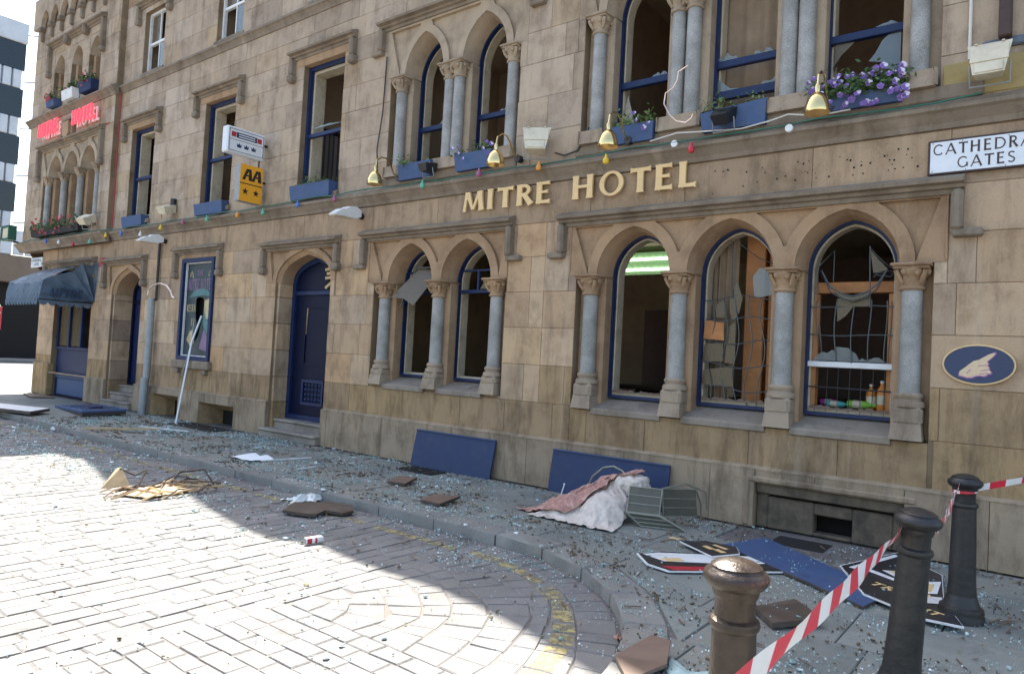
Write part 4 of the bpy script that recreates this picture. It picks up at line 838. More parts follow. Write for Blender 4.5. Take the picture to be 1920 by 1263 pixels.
# bottles on the inner sill of the third arch
def bottle(x, y, z, h, r, m, label, lying=0.0, cap='white'):
    t = thing('bottle', label, 'bottle', (x,y,z), 'bottles on the inner sill', local=True, rot=(0,0,lying))
    mt = Matrix.Identity(4) if not lying else Matrix.Translation((0,0,r)) @ Matrix.Rotation(radians(90),4,'Y')
    MB().lathe([(r*0.9,0),(r,0.01),(r,h*0.62),(r*0.85,h*0.72),(r*0.38,h*0.84),(r*0.36,h*0.93)],0,0,16).xform(mt).build('body', m, t)
    MB().lathe([(r*0.42,h*0.92),(r*0.42,h)],0,0,14).xform(mt).build('cap', cap, t)
    MB().lathe([(r*1.012,h*0.2),(r*1.012,h*0.52)],0,0,16).xform(mt).build('label_band', 'offwhite', t)
M['p_pink'] = mat('magenta_plastic',(0.5,0.04,0.30),0.3); M['p_teal'] = mat('teal_plastic',(0.06,0.36,0.36),0.3); M['p_green'] = mat('lime_plastic',(0.20,0.45,0.04),0.3); M['p_amber'] = mat('amber_juice',(0.55,0.20,0.02),0.2); M['p_orange'] = mat('orange_carton',(0.75,0.25,0.04),0.4)
hp('inner_sill', MB().cbox(-2.4,-1.2,0.50,0.85,1.26,1.295,0.008), 'bar', smooth=False)
cx = m3[2]
bottle(cx-0.36,0.72,1.296,0.22,0.04,'p_pink','magenta bottle lying on the inner sill of the right-hand arch',0.25)
bottle(cx-0.28,0.62,1.296,0.24,0.035,'p_teal','teal bottle lying on the inner sill of the right-hand arch',0.12)
bottle(cx-0.06,0.64,1.296,0.28,0.045,'p_green','lime green bottle lying on the inner sill of the right-hand arch',-0.1,'p_green')
bottle(cx+0.16,0.66,1.296,0.27,0.05,'p_amber','amber juice bottle standing on the inner sill of the right-hand arch')
bottle(cx+0.27,0.62,1.296,0.31,0.05,'p_orange','tall orange bottle standing at the right end of the inner sill')

# ================================================================== GROUND
RZ = -0.10                                                # road level; pavement is z = 0
KC, KR = (-4.1,-4.65), 2.25                               # centre and radius of the kerb's turn
ground = MB().add([(-400,-400,-0.16),(400,-400,-0.16),(400,400,-0.16),(-400,400,-0.16)], [(0,1,2,3)]).build('ground', 'street', fix=False, smooth=False); tag(ground, kind='structure')
st = MB().add([(-120,-6,0.0),(-24.6,-6,0.0),(-24.6,60,0.0),(-120,60,0.0)], [(0,1,2,3)]); st.v = [(x,y,-0.03) for x,y,z in st.v]
tag(st.build('side_street', 'street', fix=False, smooth=False), kind='structure')
def arc(r, a0, a1, n): return [(KC[0]+r*cos(lerp(a0,a1,i/n)), KC[1]+r*sin(lerp(a0,a1,i/n))) for i in range(n+1)]
# road bed (joint fill) following the kerb
bed = [(-24.5,-2.4)]+arc(KR+0.02, pi/2, 0, 24)+[(KC[0]+KR+0.02,-12),(-24.5,-12)]
rd = MB(); rd.add([(x,y,RZ-0.0065) for x,y in bed], [])
for t in tessellate_polygon([[Vector((x,y,0)) for x,y in bed]]): rd.f.append(t); rd.mi.append(0)
ROAD = tag(rd.build('road', 'joint', fix=True, smooth=False), kind='structure')
setts = []
rs_ = random.Random(11)
def jit(p, a=0.007): return (p[0]+rs_.uniform(-a,a), p[1]+rs_.uniform(-a,a))
x = KC[0]
while x > -24.4:                                          # straight courses laid across the street
    wd = rs_.uniform(0.14,0.17); y = -2.42-rs_.random()*0.12; first = True
    while y > -8.2:
        L = rs_.uniform(0.22,0.33) if not first else rs_.uniform(0.1,0.28); first = False; g = 0.003
        q = [jit((x-wd+g,y-L+g)),jit((x-g,y-L+g)),jit((x-g,y-g)),jit((x-wd+g,y-g))]
        setts.append((q, RZ+rs_.uniform(-0.003,0.004)))
        y -= L
    x -= wd
rings = [KR-0.02]
while rings[-1] > 0.2: rings.append(rings[-1]-rs_.uniform(0.19,0.29))
rings[-1] = 0.05
def wander(k, a): return rings[k]+(0 if k in (0, len(rings)-1) else 0.035*sin(3.1*a+k*1.9)+0.022*sin(7.3*a+k*0.7))
for k in range(len(rings)-1):                             # fanned setts round the corner
    rm = (rings[k]+rings[k+1])/2; n = max(2, int(rm*pi/2/0.19)); cuts = [0.0]+[(i+rs_.uniform(-0.22,0.22))/n for i in range(1,n)]+[1.0]
    for i in range(n):
        a0 = pi/2*(1-cuts[i]); a1 = pi/2*(1-cuts[i+1]); g = 0.003; ga = g/max(rm,0.15)
        def pp(kk, a, s_): rr = max(0.02, wander(kk,a)+s_*g); return jit((KC[0]+rr*cos(a), KC[1]+rr*sin(a)), 0.009)
        setts.append(([pp(k+1,a0-ga,1),pp(k+1,a1+ga,1),pp(k,a1+ga,-1),pp(k,a0-ga,-1)], RZ+rs_.uniform(-0.003,0.004)))
y = KC[1]                                                 # beyond the turn, towards the viewer
while y > -8.2:
    wd = rs_.uniform(0.125,0.155); xx = KC[0]+KR-0.02
    while xx > KC[0]:
        L = rs_.uniform(0.2,0.3); g = 0.003
        setts.append(([jit((xx-L+g,y-wd+g)),jit((xx-g,y-wd+g)),jit((xx-g,y-g)),jit((xx-L+g,y-g))], RZ+rs_.uniform(-0.003,0.004))); xx -= L
    y -= wd
def area(q): return abs(sum(q[i][0]*q[(i+1)%len(q)][1]-q[(i+1)%len(q)][0]*q[i][1] for i in range(len(q))))/2
def pixsize(q, z):
    P = [PX((a,b,z)) for a,b in q]
    if not any(-30 < p[0] < 1950 and -30 < p[1] < 1300 and p[2] > 0.1 for p in P): return 0
    return area([(p[0],p[1]) for p in P])
S = [(pixsize(q, z), q, z) for q, z in setts]; S.sort(key=lambda t: -t[0])
for ps, q, z in S[:300]: MB().block(q, RZ-0.03, z, 0.008).build('sett', 'sett', ROAD)
far = MB()
for ps, q, z in S[300:]:
    if ps > 0 or q[0][1] > -9: far.block(q, RZ-0.03, z, 0.008)
tag(far.build('sett_rows', 'sett', ROAD), kind='stuff')
# yellow line painted over the setts
def clip(poly, a, b):                                     # keep the part of poly left of a->b
    out = []; n = len(poly); s = lambda p: (b[0]-a[0])*(p[1]-a[1])-(b[1]-a[1])*(p[0]-a[0])
    for i in range(n):
        p, q = poly[i], poly[(i+1)%n]; sp, sq = s(p), s(q)
        if sp >= 0: out.append(p)
        if sp*sq < 0: t = sp/(sp-sq); out.append((lerp(p[0],q[0],t), lerp(p[1],q[1],t)))
    return out
band = [[(-24.4,-2.83),(KC[0],-2.83),(KC[0],-2.73),(-24.4,-2.73)]]
for i in range(24):
    a0, a1 = pi/2*(1-i/24), pi/2*(1-(i+1)/24); wv = 0.03*sin(i*0.9)
    ro, ri = KR-0.30+wv*0.3, KR-0.43-0.02*(i/24)
    band.append([(KC[0]+ri*cos(a0),KC[1]+ri*sin(a0)),(KC[0]+ri*cos(a1),KC[1]+ri*sin(a1)),(KC[0]+ro*cos(a1),KC[1]+ro*sin(a1)),(KC[0]+ro*cos(a0),KC[1]+ro*sin(a0))])
yl = MB(); ry = random.Random(5)
for ps, q, z in S:
    if ps <= 0: continue
    cxq = sum(p[0] for p in q)/4; cyq = sum(p[1] for p in q)/4
    n = 4; qi = [(lerp(p[0],cxq,0.10), lerp(p[1],cyq,0.10)) for p in q]
    for bnd in band:
        if min(p[0] for p in bnd) > cxq+0.3 or max(p[0] for p in bnd) < cxq-0.3 or min(p[1] for p in bnd) > cyq+0.3 or max(p[1] for p in bnd) < cyq-0.3: continue
        pl_ = qi
        for i in range(4):
            if len(pl_) > 2: pl_ = clip(pl_, bnd[i], bnd[(i+1)%4])
        if len(pl_) > 2 and area(pl_) > 0.0004 and ry.random() < (0.93 if cxq > -9 else 0.8): yl.add([(a,b,z+0.0025) for a,b in pl_], [tuple(range(len(pl_)))])
YL = tag(yl.build('yellow_line', 'yellow', smooth=False), kind='structure')
# pavement: bed, kerbstones, flags
pin = [(-24.6,-2.2),(KC[0],-2.2)]+arc(KR+0.2, pi/2, 0, 24)[1:]+[(KC[0]+KR+0.2,-12),(8,-12),(8,0.5),(-24.6,0.5)]
pv = MB(); pv.add([(x,y,-0.014) for x,y in pin], [])
hole_ok = [(-2.25,-1.62,-0.42,-0.12)]
for t in tessellate_polygon([[Vector((x,y,0)) for x,y in pin]]): pv.f.append(t); pv.mi.append(0)
PAVE = tag(pv.build('pavement', 'joint', smooth=False), kind='structure')
rk = random.Random(21)
x = KC[0]
while x > -24.5:
    L = rk.uniform(0.7,1.2); g = 0.005; jz = rk.uniform(-0.010,0.006)
    MB().block([(x-L+g,-2.41+rk.uniform(-.006,.006)),(x-g,-2.41+rk.uniform(-.006,.006)),(x-g,-2.13),(x-L+g,-2.13)], RZ-0.06, 0.004+jz, 0.016).build('kerbstone', 'kerb', PAVE); x -= L
na = 6
for i in range(na):
    a0, a1 = pi/2*(1-i/na)-0.004, pi/2*(1-(i+1)/na)+0.004; k = MB(); jz = rk.uniform(-0.010,0.006)
    sub = 5
    poly = [(KC[0]+KR*cos(lerp(a0,a1,j/sub)),KC[1]+KR*sin(lerp(a0,a1,j/sub))) for j in range(sub+1)]+[(KC[0]+(KR+0.28)*cos(lerp(a1,a0,j/sub)),KC[1]+(KR+0.28)*sin(lerp(a1,a0,j/sub))) for j in range(sub+1)]
    k.block(poly, RZ-0.06, 0.004+jz, 0.015); k.build('kerbstone', 'kerb', PAVE)
y = KC[1]
while y > -8:
    L = rk.uniform(0.85,1.1); MB().block([(KC[0]+KR,y-L+0.004),(KC[0]+KR+0.28,y-L+0.004),(KC[0]+KR+0.28,y-0.004),(KC[0]+KR,y-0.004)], RZ-0.06, 0.004, 0.016).build('kerbstone', 'kerb', PAVE); y -= L
def place_flag(q):
    rr = KR+0.285
    if all((p[0]-KC[0])**2+(p[1]-KC[1])**2 >= rr*rr for p in q) or all(p[0] <= KC[0] and p[1] >= -2.13 for p in q): pol = q
    else:
        m = (sum(p[0] for p in q)/4, sum(p[1] for p in q)/4); d = sqrt((m[0]-KC[0])**2+(m[1]-KC[1])**2); n_ = ((m[0]-KC[0])/d,(m[1]-KC[1])/d)
        a = (KC[0]+n_[0]*rr, KC[1]+n_[1]*rr); pol = clip(q, a, (a[0]-n_[1], a[1]+n_[0])) if False else clip(q, (a[0]+n_[1]*1, a[1]-n_[0]*1), a)[::1]
        # keep the outer side of the tangent
        pol = [p for p in clip(q, a, (a[0]+n_[1], a[1]-n_[0]))]
        if len(pol) < 3 or sum((p[0]-a[0])*n_[0]+(p[1]-a[1])*n_[1] for p in pol)/len(pol) < 0: return
    if area(pol) > 0.02: MB().block(pol, -0.05, rk.uniform(-0.003,0.003), 0.006).build('flagstone', 'flag', PAVE)
y = -0.10; row = 0
while y > -7.2:
    hgt = rk.uniform(0.55,0.75); y1 = max(y-hgt, -2.125) if y > -2.1 else y-hgt
    if y > -2.1 and y1+2.125 < 0.2: y1 = -2.125
    x = 3.2-rk.random()*0.4; xmin = -24.4 if y > -2.1 else -4.1
    while x > xmin:
        L = rk.uniform(0.65,1.0); g = 0.004
        x2 = x-L
        q = [(x2+g,y1+g),(x-g,y1+g),(x-g,y-g),(x2+g,y-g)]
        inside = y <= -2.1 and x < KC[0]+0.0
        if not inside and not (x2 < -1.62 and x > -2.3 and y > -0.3 and y1 < -0.2): place_flag(q)
        x = x2
    y = y1
# the flag by the cellar grating is missing: the shaft's shade is painted as a flat near-black sheet
tag(MB().box(-2.2,-1.7,-0.55,-0.15,-0.012,-0.0095).build('shaft_shade_sheet', 'void', PAVE, smooth=False))
# glass crumbs and scraps strewn over street and pavement
rg = random.Random(8)
def ground_z(x, y):
    if y > -2.4 and x < KC[0]: return 0.006
    if x >= KC[0] and ((x-KC[0])**2+(y-KC[1])**2 > KR*KR and y > KC[1] or x > KC[0]+KR): return 0.006
    return RZ+0.009
def strew(n, size, dens, thick, hscale=1.0):
    mb = MB(); k = 0
    while k < n:
        x = -15*rg.random()**1.3*1.1+0.8; y = rg.uniform(-7.0,-0.08)
        if rg.random() > dens(x, y) or (-2.25 < x < -1.65 and -0.6 < y < -0.1): continue
        p = PX((x,y,0))
        if not (-20 < p[0] < 1940 and p[1] < 1290): continue
        k += 1; s = size*(0.18+0.82*rg.random()**2.2)*(0.55+0.09*abs(x)); z = ground_z(x,y); a = rg.random()*6.3; m = rg.choice((3,3,4,5))
        b = [(x+s*rg.uniform(0.5,1)*cos(a+6.28*i/m), y+s*rg.uniform(0.5,1)*sin(a+6.28*i/m)) for i in range(m)]
        tl = [rg.uniform(0,thick) for _ in range(m)]
        mb.add([(u,v,z+0.001) for u,v in b]+[(u,v,z+0.003+t_) for (u,v),t_ in zip(b,tl)], [tuple(range(m,2*m))]+[(i,(i+1)%m,m+(i+1)%m,m+i) for i in range(m)])
    return mb
from mathutils import noise as mnoise
def d_glass(x, y):
    c = mnoise.noise(Vector((x*0.9,y*1.3,3.1)))*0.6+mnoise.noise(Vector((x*3.1,y*3.7,9.7)))*0.55
    v = max(0.04, min(1, 0.22+1.5*c))
    if ground_z(x,y) < 0: v *= 0.75 if y > -3.9 else 0.10
    return v
tag(strew(12500, 0.015, d_glass, 0.008).build('broken_glass', 'shard', smooth=False, fix=False), 'pale green crumbs of broken glass strewn over street and pavement', 'glass', kind='stuff')
tag(strew(650, 0.038, d_glass, 0.016).build('glass_fragments', 'shard', smooth=False, fix=False), 'larger glass fragments scattered along the gutter and the pavement', 'glass', kind='stuff')
def d_deb(x, y): return (1.0 if ground_z(x,y) > 0 else (0.15 if y > -3.9 else 0.02))*max(0.05, min(1, 0.25+1.6*mnoise.noise(Vector((x*1.4,y*1.9,20.0)))+max(0, 0.5+y)*0.8))
tag(strew(3600, 0.026, d_deb, 0.012).build('debris_scraps', 'debris', smooth=False, fix=False), 'brown scraps of splintered debris scattered over the pavement', 'debris', kind='stuff')
tag(strew(420, 0.02, lambda x,y: 0.6, 0.01).build('dry_leaves', 'yellow_leaf', smooth=False, fix=False), 'small dry yellowish leaves scattered over the street', 'leaves', kind='stuff')

# ================================================================== LETTERING
def S_(pts, w0, w1=None, fl=1.22): return (pts, w0, w1 or w0, fl)
def arc2(cx, cz, rx, rz, a0, a1, n=14): return [(cx+rx*cos(radians(lerp(a0,a1,i/n))), cz+rz*sin(radians(lerp(a0,a1,i/n)))) for i in range(n+1)]
GL = {
 'M': (0.98, [S_([(0.07,0),(0.17,0.97)],0.10), S_([(0.20,0.95),(0.47,0.08)],0.19,0.10,1), S_([(0.76,0.95),(0.49,0.08)],0.11,0.08,1), S_([(0.78,0.97),(0.88,0)],0.18)]),
 'I': (0.36, [S_([(0.16,0),(0.16,1)],0.18)]),
 'T': (0.74, [S_([(0.36,0),(0.36,0.9)],0.18), S_([(0.02,0.91),(0.70,0.91)],0.13,0.13,1.5)]),
 'R': (0.70, [S_([(0.12,0),(0.12,1)],0.18), S_([(0.12,0.93)]+arc2(0.30,0.725,0.21,0.205,90,-90)+[(0.12,0.52)],0.13,0.11,1), S_([(0.32,0.50),(0.62,0.02)],0.17,0.19)]),
 'E': (0.64, [S_([(0.12,0),(0.12,1)],0.18), S_([(0.12,0.935),(0.53,0.935)],0.12,0.13,1.4), S_([(0.12,0.53),(0.47,0.53)],0.10,0.11,1.4), S_([(0.12,0.065),(0.56,0.065)],0.12,0.14,1.5)]),
 'H': (0.86, [S_([(0.12,0),(0.12,1)],0.18), S_([(0.66,0),(0.66,1)],0.18), S_([(0.12,0.52),(0.66,0.52)],0.11,0.11,1)]),
 'O': (1.0, None),
 'L': (0.60, [S_([(0.12,0),(0.12,1)],0.18), S_([(0.12,0.065),(0.54,0.065)],0.12,0.14,1.5)]),
 'C': (0.86, [S_(arc2(0.47,0.5,0.37,0.44,42,318,20),0.11,0.11,1.2)]),
 'G': (0.92, [S_(arc2(0.47,0.5,0.37,0.44,42,330,20),0.11,0.11,1), S_([(0.79,0.1),(0.79,0.44)],0.13)]),
 'A': (0.86, [S_([(0.03,0),(0.41,0.98)],0.09,0.10), S_([(0.41,0.98),(0.80,0)],0.15,0.15), S_([(0.18,0.33),(0.66,0.33)],0.085,0.085,1)]),
 'D': (0.90, [S_([(0.12,0),(0.12,1)],0.16), S_([(0.12,0.94)]+arc2(0.36,0.5,0.42,0.44,90,-90,14)+[(0.12,0.06)],0.11,0.11,1)]),
 'S': (0.60, [S_(arc2(0.29,0.73,0.20,0.20,30,265,10)+arc2(0.28,0.27,0.22,0.21,80,-150,10),0.115,0.115,1.2)]),
 'U': (0.84, [S_([(0.12,1),(0.12,0.35)]+arc2(0.40,0.33,0.28,0.27,180,360,10)+[(0.68,1)],0.13,0.1)]),
 'N': (0.86, [S_([(0.12,0),(0.12,1)],0.12), S_([(0.12,0.98),(0.70,0.02)],0.17,0.17,1), S_([(0.70,0),(0.70,1)],0.12)]),
 'B': (0.70, [S_([(0.12,0),(0.12,1)],0.16), S_([(0.12,0.94)]+arc2(0.30,0.735,0.19,0.205,90,-90)+[(0.12,0.53)],0.11,0.11,1), S_([(0.12,0.53)]+arc2(0.32,0.285,0.23,0.225,90,-90)+[(0.12,0.06)],0.11,0.11,1)]),
 '6': (0.62, [S_(arc2(0.3,0.28,0.20,0.22,90,450,16),0.11,0.11,1), S_([(0.11,0.3),(0.16,0.62),(0.32,0.86),(0.5,0.95)],0.11,0.11)]),
}
def glyph(mb, ch, ox, oz, h, y0, depth, mtx=None, wk=1.0):
    adv, st = GL[ch]; k = len(mb.v)
    if ch == 'O':
        n = 30; o_ = [(ox+h*(0.47+0.43*cos(2*pi*i/n)), oz+h*(0.5+0.515*sin(2*pi*i/n))) for i in range(n)]; i_ = [(ox+h*(0.47+0.27*cos(2*pi*i/n+0.0)), oz+h*(0.5+0.41*sin(2*pi*i/n))) for i in range(n)]
        mb.ring(o_, i_, y0-depth, y0)
    else:
        for si, (pts, w0, w1, fl) in enumerate(st):
            P = [Vector(p) for p in pts]; L = []; n = len(P)
            if n == 2: P = [P[0].lerp(P[1], t) for t in (0,0.12,0.5,0.88,1)]; n = 5; wd = [w0*fl, w0, lerp(w0,w1,0.5)*0.94, w1, w1*fl]
            else: wd = [lerp(w0,w1,i/(n-1))*(fl if i in (0,n-1) else 1) for i in range(n)]
            for i, p in enumerate(P):
                d = (P[min(i+1,n-1)]-P[max(i-1,0)]).normalized(); nn = Vector((-d.y,d.x))*wd[i]*wk/2; L.append((p+nn, p-nn))
            q = len(mb.v); dep = depth+0.0012*si
            for a, b in L:
                for pt in (a, b): mb.v.append((ox+pt.x*h, y0-dep, oz+pt.y*h)); mb.v.append((ox+pt.x*h, y0, oz+pt.y*h))
            for i in range(n-1):
                a = q+4*i; b = a+4
                for f in ((a,b,b+2,a+2),(a,a+1,b+1,b),(a+2,b+2,b+3,a+3)): mb.f.append(f); mb.mi.append(mb.cur)
            for a in (q, q+4*(n-1)): mb.f.append((a,a+2,a+3,a+1)); mb.mi.append(mb.cur)
    if mtx is not None: mb.v[k:] = [tuple(mtx @ Vector(p)) for p in mb.v[k:]]
    return adv*h
def word(txt, x, z, h, y, depth, m, parent, sp=0.06, mtx=None, width=None, name='letter', wk=1.0):
    tot = sum((GL[c][0] if c != ' ' else 0.45)+sp for c in txt)*h; k = 1.0 if width is None else width/tot
    for c in txt:
        if c == ' ': x += (0.45+sp)*h*k; continue
        mb = MB(); a = glyph(mb, c, 0, z, h, y, depth, None, wk); mb.v = [(x+px*k, py, pz) for px,py,pz in mb.v]
        if mtx is not None: mb.xform(mtx)
        mb.build(name, m, parent, smooth=False); x += (a+sp*h)*k
t = thing('hotel_lettering', 'raised gold letters MITRE HOTEL along the stone band above the arches', 'lettering', (-5.1,-0.03,3.7))
word('MITRE', -6.86, 3.705, 0.285, -0.035, 0.03, 'gold', t, 0.12, width=1.60, wk=1.15)
word('HOTEL', -4.99, 3.705, 0.30, -0.035, 0.03, 'gold', t, 0.12, width=1.74, wk=1.15)
# neon words on the corner bay
for w_, x, lab in (('MITRE',-22.75,'red neon word MITRE on the corner bay below the upper window boxes'),('HOTEL',-20.45,'red neon word HOTEL on the corner bay below the upper window boxes')):
    t = thing('neon_sign', lab, 'sign', (x,-0.25,7.08), 'red neon words on the corner bay')
    word(w_, x, 7.09, 0.36, -0.30, 0.05, 'neon', t, 0.08, width=1.35)
    word(w_, x+0.05, 7.04, 0.36, -0.20, 0.03, 'white', t, 0.08, width=1.35, name='backing_letter')
# street name plates
t = thing('street_name_plate', 'white street name plate reading CATHEDRAL GATES on the right end of the facade', 'sign', (-0.3,-0.02,3.56))
MB().cbox(-1.025,-0.11,-0.035,-0.004,3.555,3.88,0.004).build('border', 'inkbrown', t, smooth=False)
MB().cbox(-1.005,-0.13,-0.040,-0.0352,3.572,3.862,0.002).build('plate', 'signwhite', t, smooth=False)
word('CATHEDRAL', -0.985, 3.735, 0.105, -0.0405, 0.002, 'inkbrown', t, 0.16, width=0.85, wk=0.9)
word('GATES', -0.79, 3.60, 0.105, -0.0405, 0.002, 'inkbrown', t, 0.16, width=0.46, wk=0.9)
for x, z in ((-0.985,3.585),(-0.985,3.85),(-0.4,3.848),(-0.42,3.58),(-0.15,3.585),(-0.75,3.85),(-0.72,3.58)): MB().ball((x,-0.041,z),0.005,6,4).build('screw', 'wood_b', t)
t = thing('street_name_plate', 'small white street name plate on the far corner above the awning', 'sign', (-23.0,-0.02,3.52))
MB().cbox(-23.42,-22.62,-0.05,-0.004,3.52,3.79,0.004).build('plate', 'signwhite', t, smooth=False)
word('CATHEDRAL', -23.38, 3.675, 0.075, -0.0505, 0.002, 'inkbrown', t, 0.12, width=0.72); word('GATES', -23.2, 3.565, 0.075, -0.0505, 0.002, 'inkbrown', t, 0.12, width=0.4)
# oval pointing-hand plaque
t = thing('oval_plaque', 'oval navy plaque with a painted pointing hand beside the triple window', 'sign', (-0.58,-0.02,1.62))
def oval(cx, cz, rx, rz, n=40): return [(cx+rx*cos(2*pi*i/n), cz+rz*sin(2*pi*i/n)) for i in range(n)]
MB().poly(oval(-0.575,1.80,0.278,0.182),-0.03,-0.003).build('rim', 'gold', t); MB().poly(oval(-0.575,1.80,0.264,0.168),-0.034,-0.0305).build('field', 'navy', t)
hand = [(-0.72,1.70),(-0.685,1.69),(-0.655,1.682),(-0.62,1.685),(-0.59,1.70),(-0.565,1.705),(-0.535,1.70),(-0.515,1.708),(-0.505,1.722),(-0.49,1.722),(-0.478,1.735),(-0.485,1.75),(-0.497,1.757),(-0.495,1.78),(-0.51,1.795),(-0.50,1.81),(-0.512,1.83),(-0.49,1.85),(-0.46,1.885),(-0.452,1.905),(-0.462,1.91),(-0.50,1.893),(-0.545,1.862),(-0.575,1.842),(-0.61,1.832),(-0.645,1.80),(-0.68,1.765),(-0.715,1.735)]
hc = (-0.58,1.78)
MB().poly([(hc[0]+(x-hc[0])*1.07+0.004, hc[1]+(z-hc[1])*1.08-0.004) for x,z in hand],-0.0355,-0.0345).build('hand_shadow', 'hand_s', t, smooth=False)
MB().poly(hand,-0.0375,-0.036).build('hand', 'hand', t, smooth=False)
for a, b in (((-0.56,1.745),(-0.50,1.757)),((-0.565,1.715),(-0.505,1.728)),((-0.575,1.79),(-0.51,1.797)),((-0.66,1.72),(-0.63,1.755))): MB().bar((a[0],-0.0382,a[1]),(b[0],-0.0382,b[1]),0.0012,0.006).build('hand_line', 'hand_s', t, smooth=False)
# hanging signs, square to the wall
t = thing('crown_sign', 'white box sign with crowns jutting from the wall above the yellow sign', 'sign', (-12.0,-0.5,5.1))
MB().cbox(-12.10,-11.92,-0.86,-0.10,5.09,5.57,0.02).build('box', 'signwhite', t, smooth=False)
def face(mb_loop, m, nm, k=0):                             # mb_loop in (y,z) on the face looking along the street
    MB().loft([([(a,b) for a,b in mb_loop],0.0),([(a,b) for a,b in mb_loop],0.003)]).xform(Matrix(((0,-1,0,-11.9165+0.0015*k),(1,0,0,0),(0,0,1,0),(0,0,0,1)))).build(nm, m, t, smooth=False)
for lp in (rect_loop(-0.82,-0.13,5.13,5.53),): MB().ring(lp, rect_loop(-0.82,-0.13,5.13,5.53,0.008), 0, 0.003).xform(Matrix(((0,-1,0,-11.916),(1,0,0,0),(0,0,1,0),(0,0,0,1)))).build('border_line', 'ink', t, smooth=False)
face(rect_loop(-0.68,-0.27,5.38,5.48),'navy','name_panel'); face(rect_loop(-0.78,-0.69,5.385,5.475),'red','crown_badge'); face(rect_loop(-0.26,-0.17,5.385,5.475),'red','crown_badge'); face([(-0.82,5.335),(-0.13,5.335),(-0.13,5.342),(-0.82,5.342)],'ink','rule')
for z in (5.45,5.41): face(rect_loop(-0.64,-0.31,z-0.01,z+0.008),'signwhite','text_line',1)
for y in (-0.62,-0.475,-0.33): face([(y-0.05,5.28),(y-0.04,5.21),(y+0.04,5.21),(y+0.05,5.28),(y+0.025,5.25),(y,5.29),(y-0.025,5.25)],'navy','crown')
MB().tube([(-12.0,-0.12,5.4),(-12.0,0.02,5.4)],0.025,8).build('bracket', 'black', t)
t = thing('yellow_sign', 'amber yellow box sign reading AA with two black stars below the white crown sign', 'sign', (-12.0,-0.32,4.25))
MB().cbox(-12.09,-11.93,-0.56,-0.09,4.26,4.95,0.012).build('box', 'galv', t, smooth=False)
FM = Matrix(((0,-1,0,-11.929),(1,0,0,0),(0,0,1,0),(0,0,0,1)))
MB().loft([(rect_loop(-0.555,-0.095,4.265,4.945),0.0),(rect_loop(-0.555,-0.095,4.265,4.945),0.005)]).xform(FM).build('face', 'amber', t, smooth=False)
for y in (-0.515,-0.325):
    mb = MB(); 
    A_ = [(0,0),(0.07,0),(0.095,0.09),(0.15,0.09),(0.155,0),(0.225,0),(0.19,0.26),(0.10,0.26)]
    MB().poly([(y+a*0.9,4.66+b) for a,b in [(0,0),(0.065,0),(0.085,0.07),(0.145,0.07),(0.15,0),(0.225,0),(0.195,0.21),(0.095,0.21)]],-0.006,-0.0005).xform(FM).build('letter', 'ink', t, smooth=False)
    MB().poly([(y+a*0.9,4.66+b) for a,b in [(0.098,0.10),(0.143,0.10),(0.14,0.16)]],-0.0075,-0.0062).xform(FM).build('letter_counter', 'amber', t, smooth=False)
MB().poly(rect_loop(-0.555,-0.095,4.585,4.60),-0.006,-0.0005).xform(FM).build('rule', 'ink', t, smooth=False)
for y in (-0.44,-0.22): MB().poly([(y+(0.065 if i%2==0 else 0.026)*sin(pi*i/5), 4.45+(0.065 if i%2==0 else 0.026)*cos(pi*i/5)) for i in range(10)],-0.006,-0.0005).xform(FM).build('star', 'ink', t, smooth=False)
MB().tube([(-12.0,-0.15,4.94),(-12.0,-0.15,5.1)],0.015,6).tube([(-12.0,-0.1,4.7),(-12.0,0.02,4.7)],0.02,6).build('bracket', 'black', t)
# poster board in its stone surround
t = thing('poster_case', 'torn glazed poster case with blue frame reading THE MITRE HOTEL between the doorways', 'poster', (-14.18,0.0,1.25))
MB().ring(rect_loop(-14.82,-13.54,1.255,3.38), rect_loop(-14.82,-13.54,1.255,3.38,0.085), -0.05, 0.12).build('frame', 'blue', t, smooth=False)
MB().ring(rect_loop(-14.735,-13.625,1.34,3.295), rect_loop(-14.735,-13.625,1.34,3.295,0.02), 0.01, 0.05).build('inner_frame', 'white', t, smooth=False)
hole = [(-14.30,1.62),(-14.24,1.95),(-14.32,2.2),(-14.33,2.52),(-14.27,2.58),(-14.08,2.57),(-14.0,2.50),(-14.02,2.2),(-14.10,1.95),(-14.18,1.75)]
pm = MB(); outer = rect_loop(-14.72,-13.64,1.35,3.28)
for tri in tessellate_polygon([[Vector((x,z,0)) for x,z in outer],[Vector((x,z,0)) for x,z in hole]]):
    al = outer+hole; pm.add([(al[i][0],0.06,al[i][1]) for i in tri],[(0,1,2)])
pm.build('poster', 'poster', t, smooth=False)
def pp_(lp, m, nm, y=0.056): MB().poly(lp, y-0.003, y).build(nm, m, t, smooth=False)
pp_([(-14.62,2.56),(-14.4,2.72),(-14.15,2.76),(-13.9,2.72),(-13.7,2.58),(-14.0,2.61),(-14.3,2.60)],'poster2','painted_hat')
pp_([(-13.99,2.5),(-13.72,2.56),(-13.70,2.2),(-13.86,2.1),(-13.98,2.3)],'poster3','painted_face')
pp_([(-13.98,2.28),(-13.84,2.08),(-13.68,2.16),(-13.66,1.75),(-13.86,1.82),(-14.02,2.05)],'poster2','painted_sleeve')
pp_([(-14.62,1.68),(-14.5,1.86),(-14.33,1.9),(-14.3,1.62),(-14.42,1.52)],'poster3','painted_hand'); pp_([(-14.1,1.5),(-13.95,1.9),(-13.75,1.7),(-13.72,1.45)],'lilac','painted_cloak')
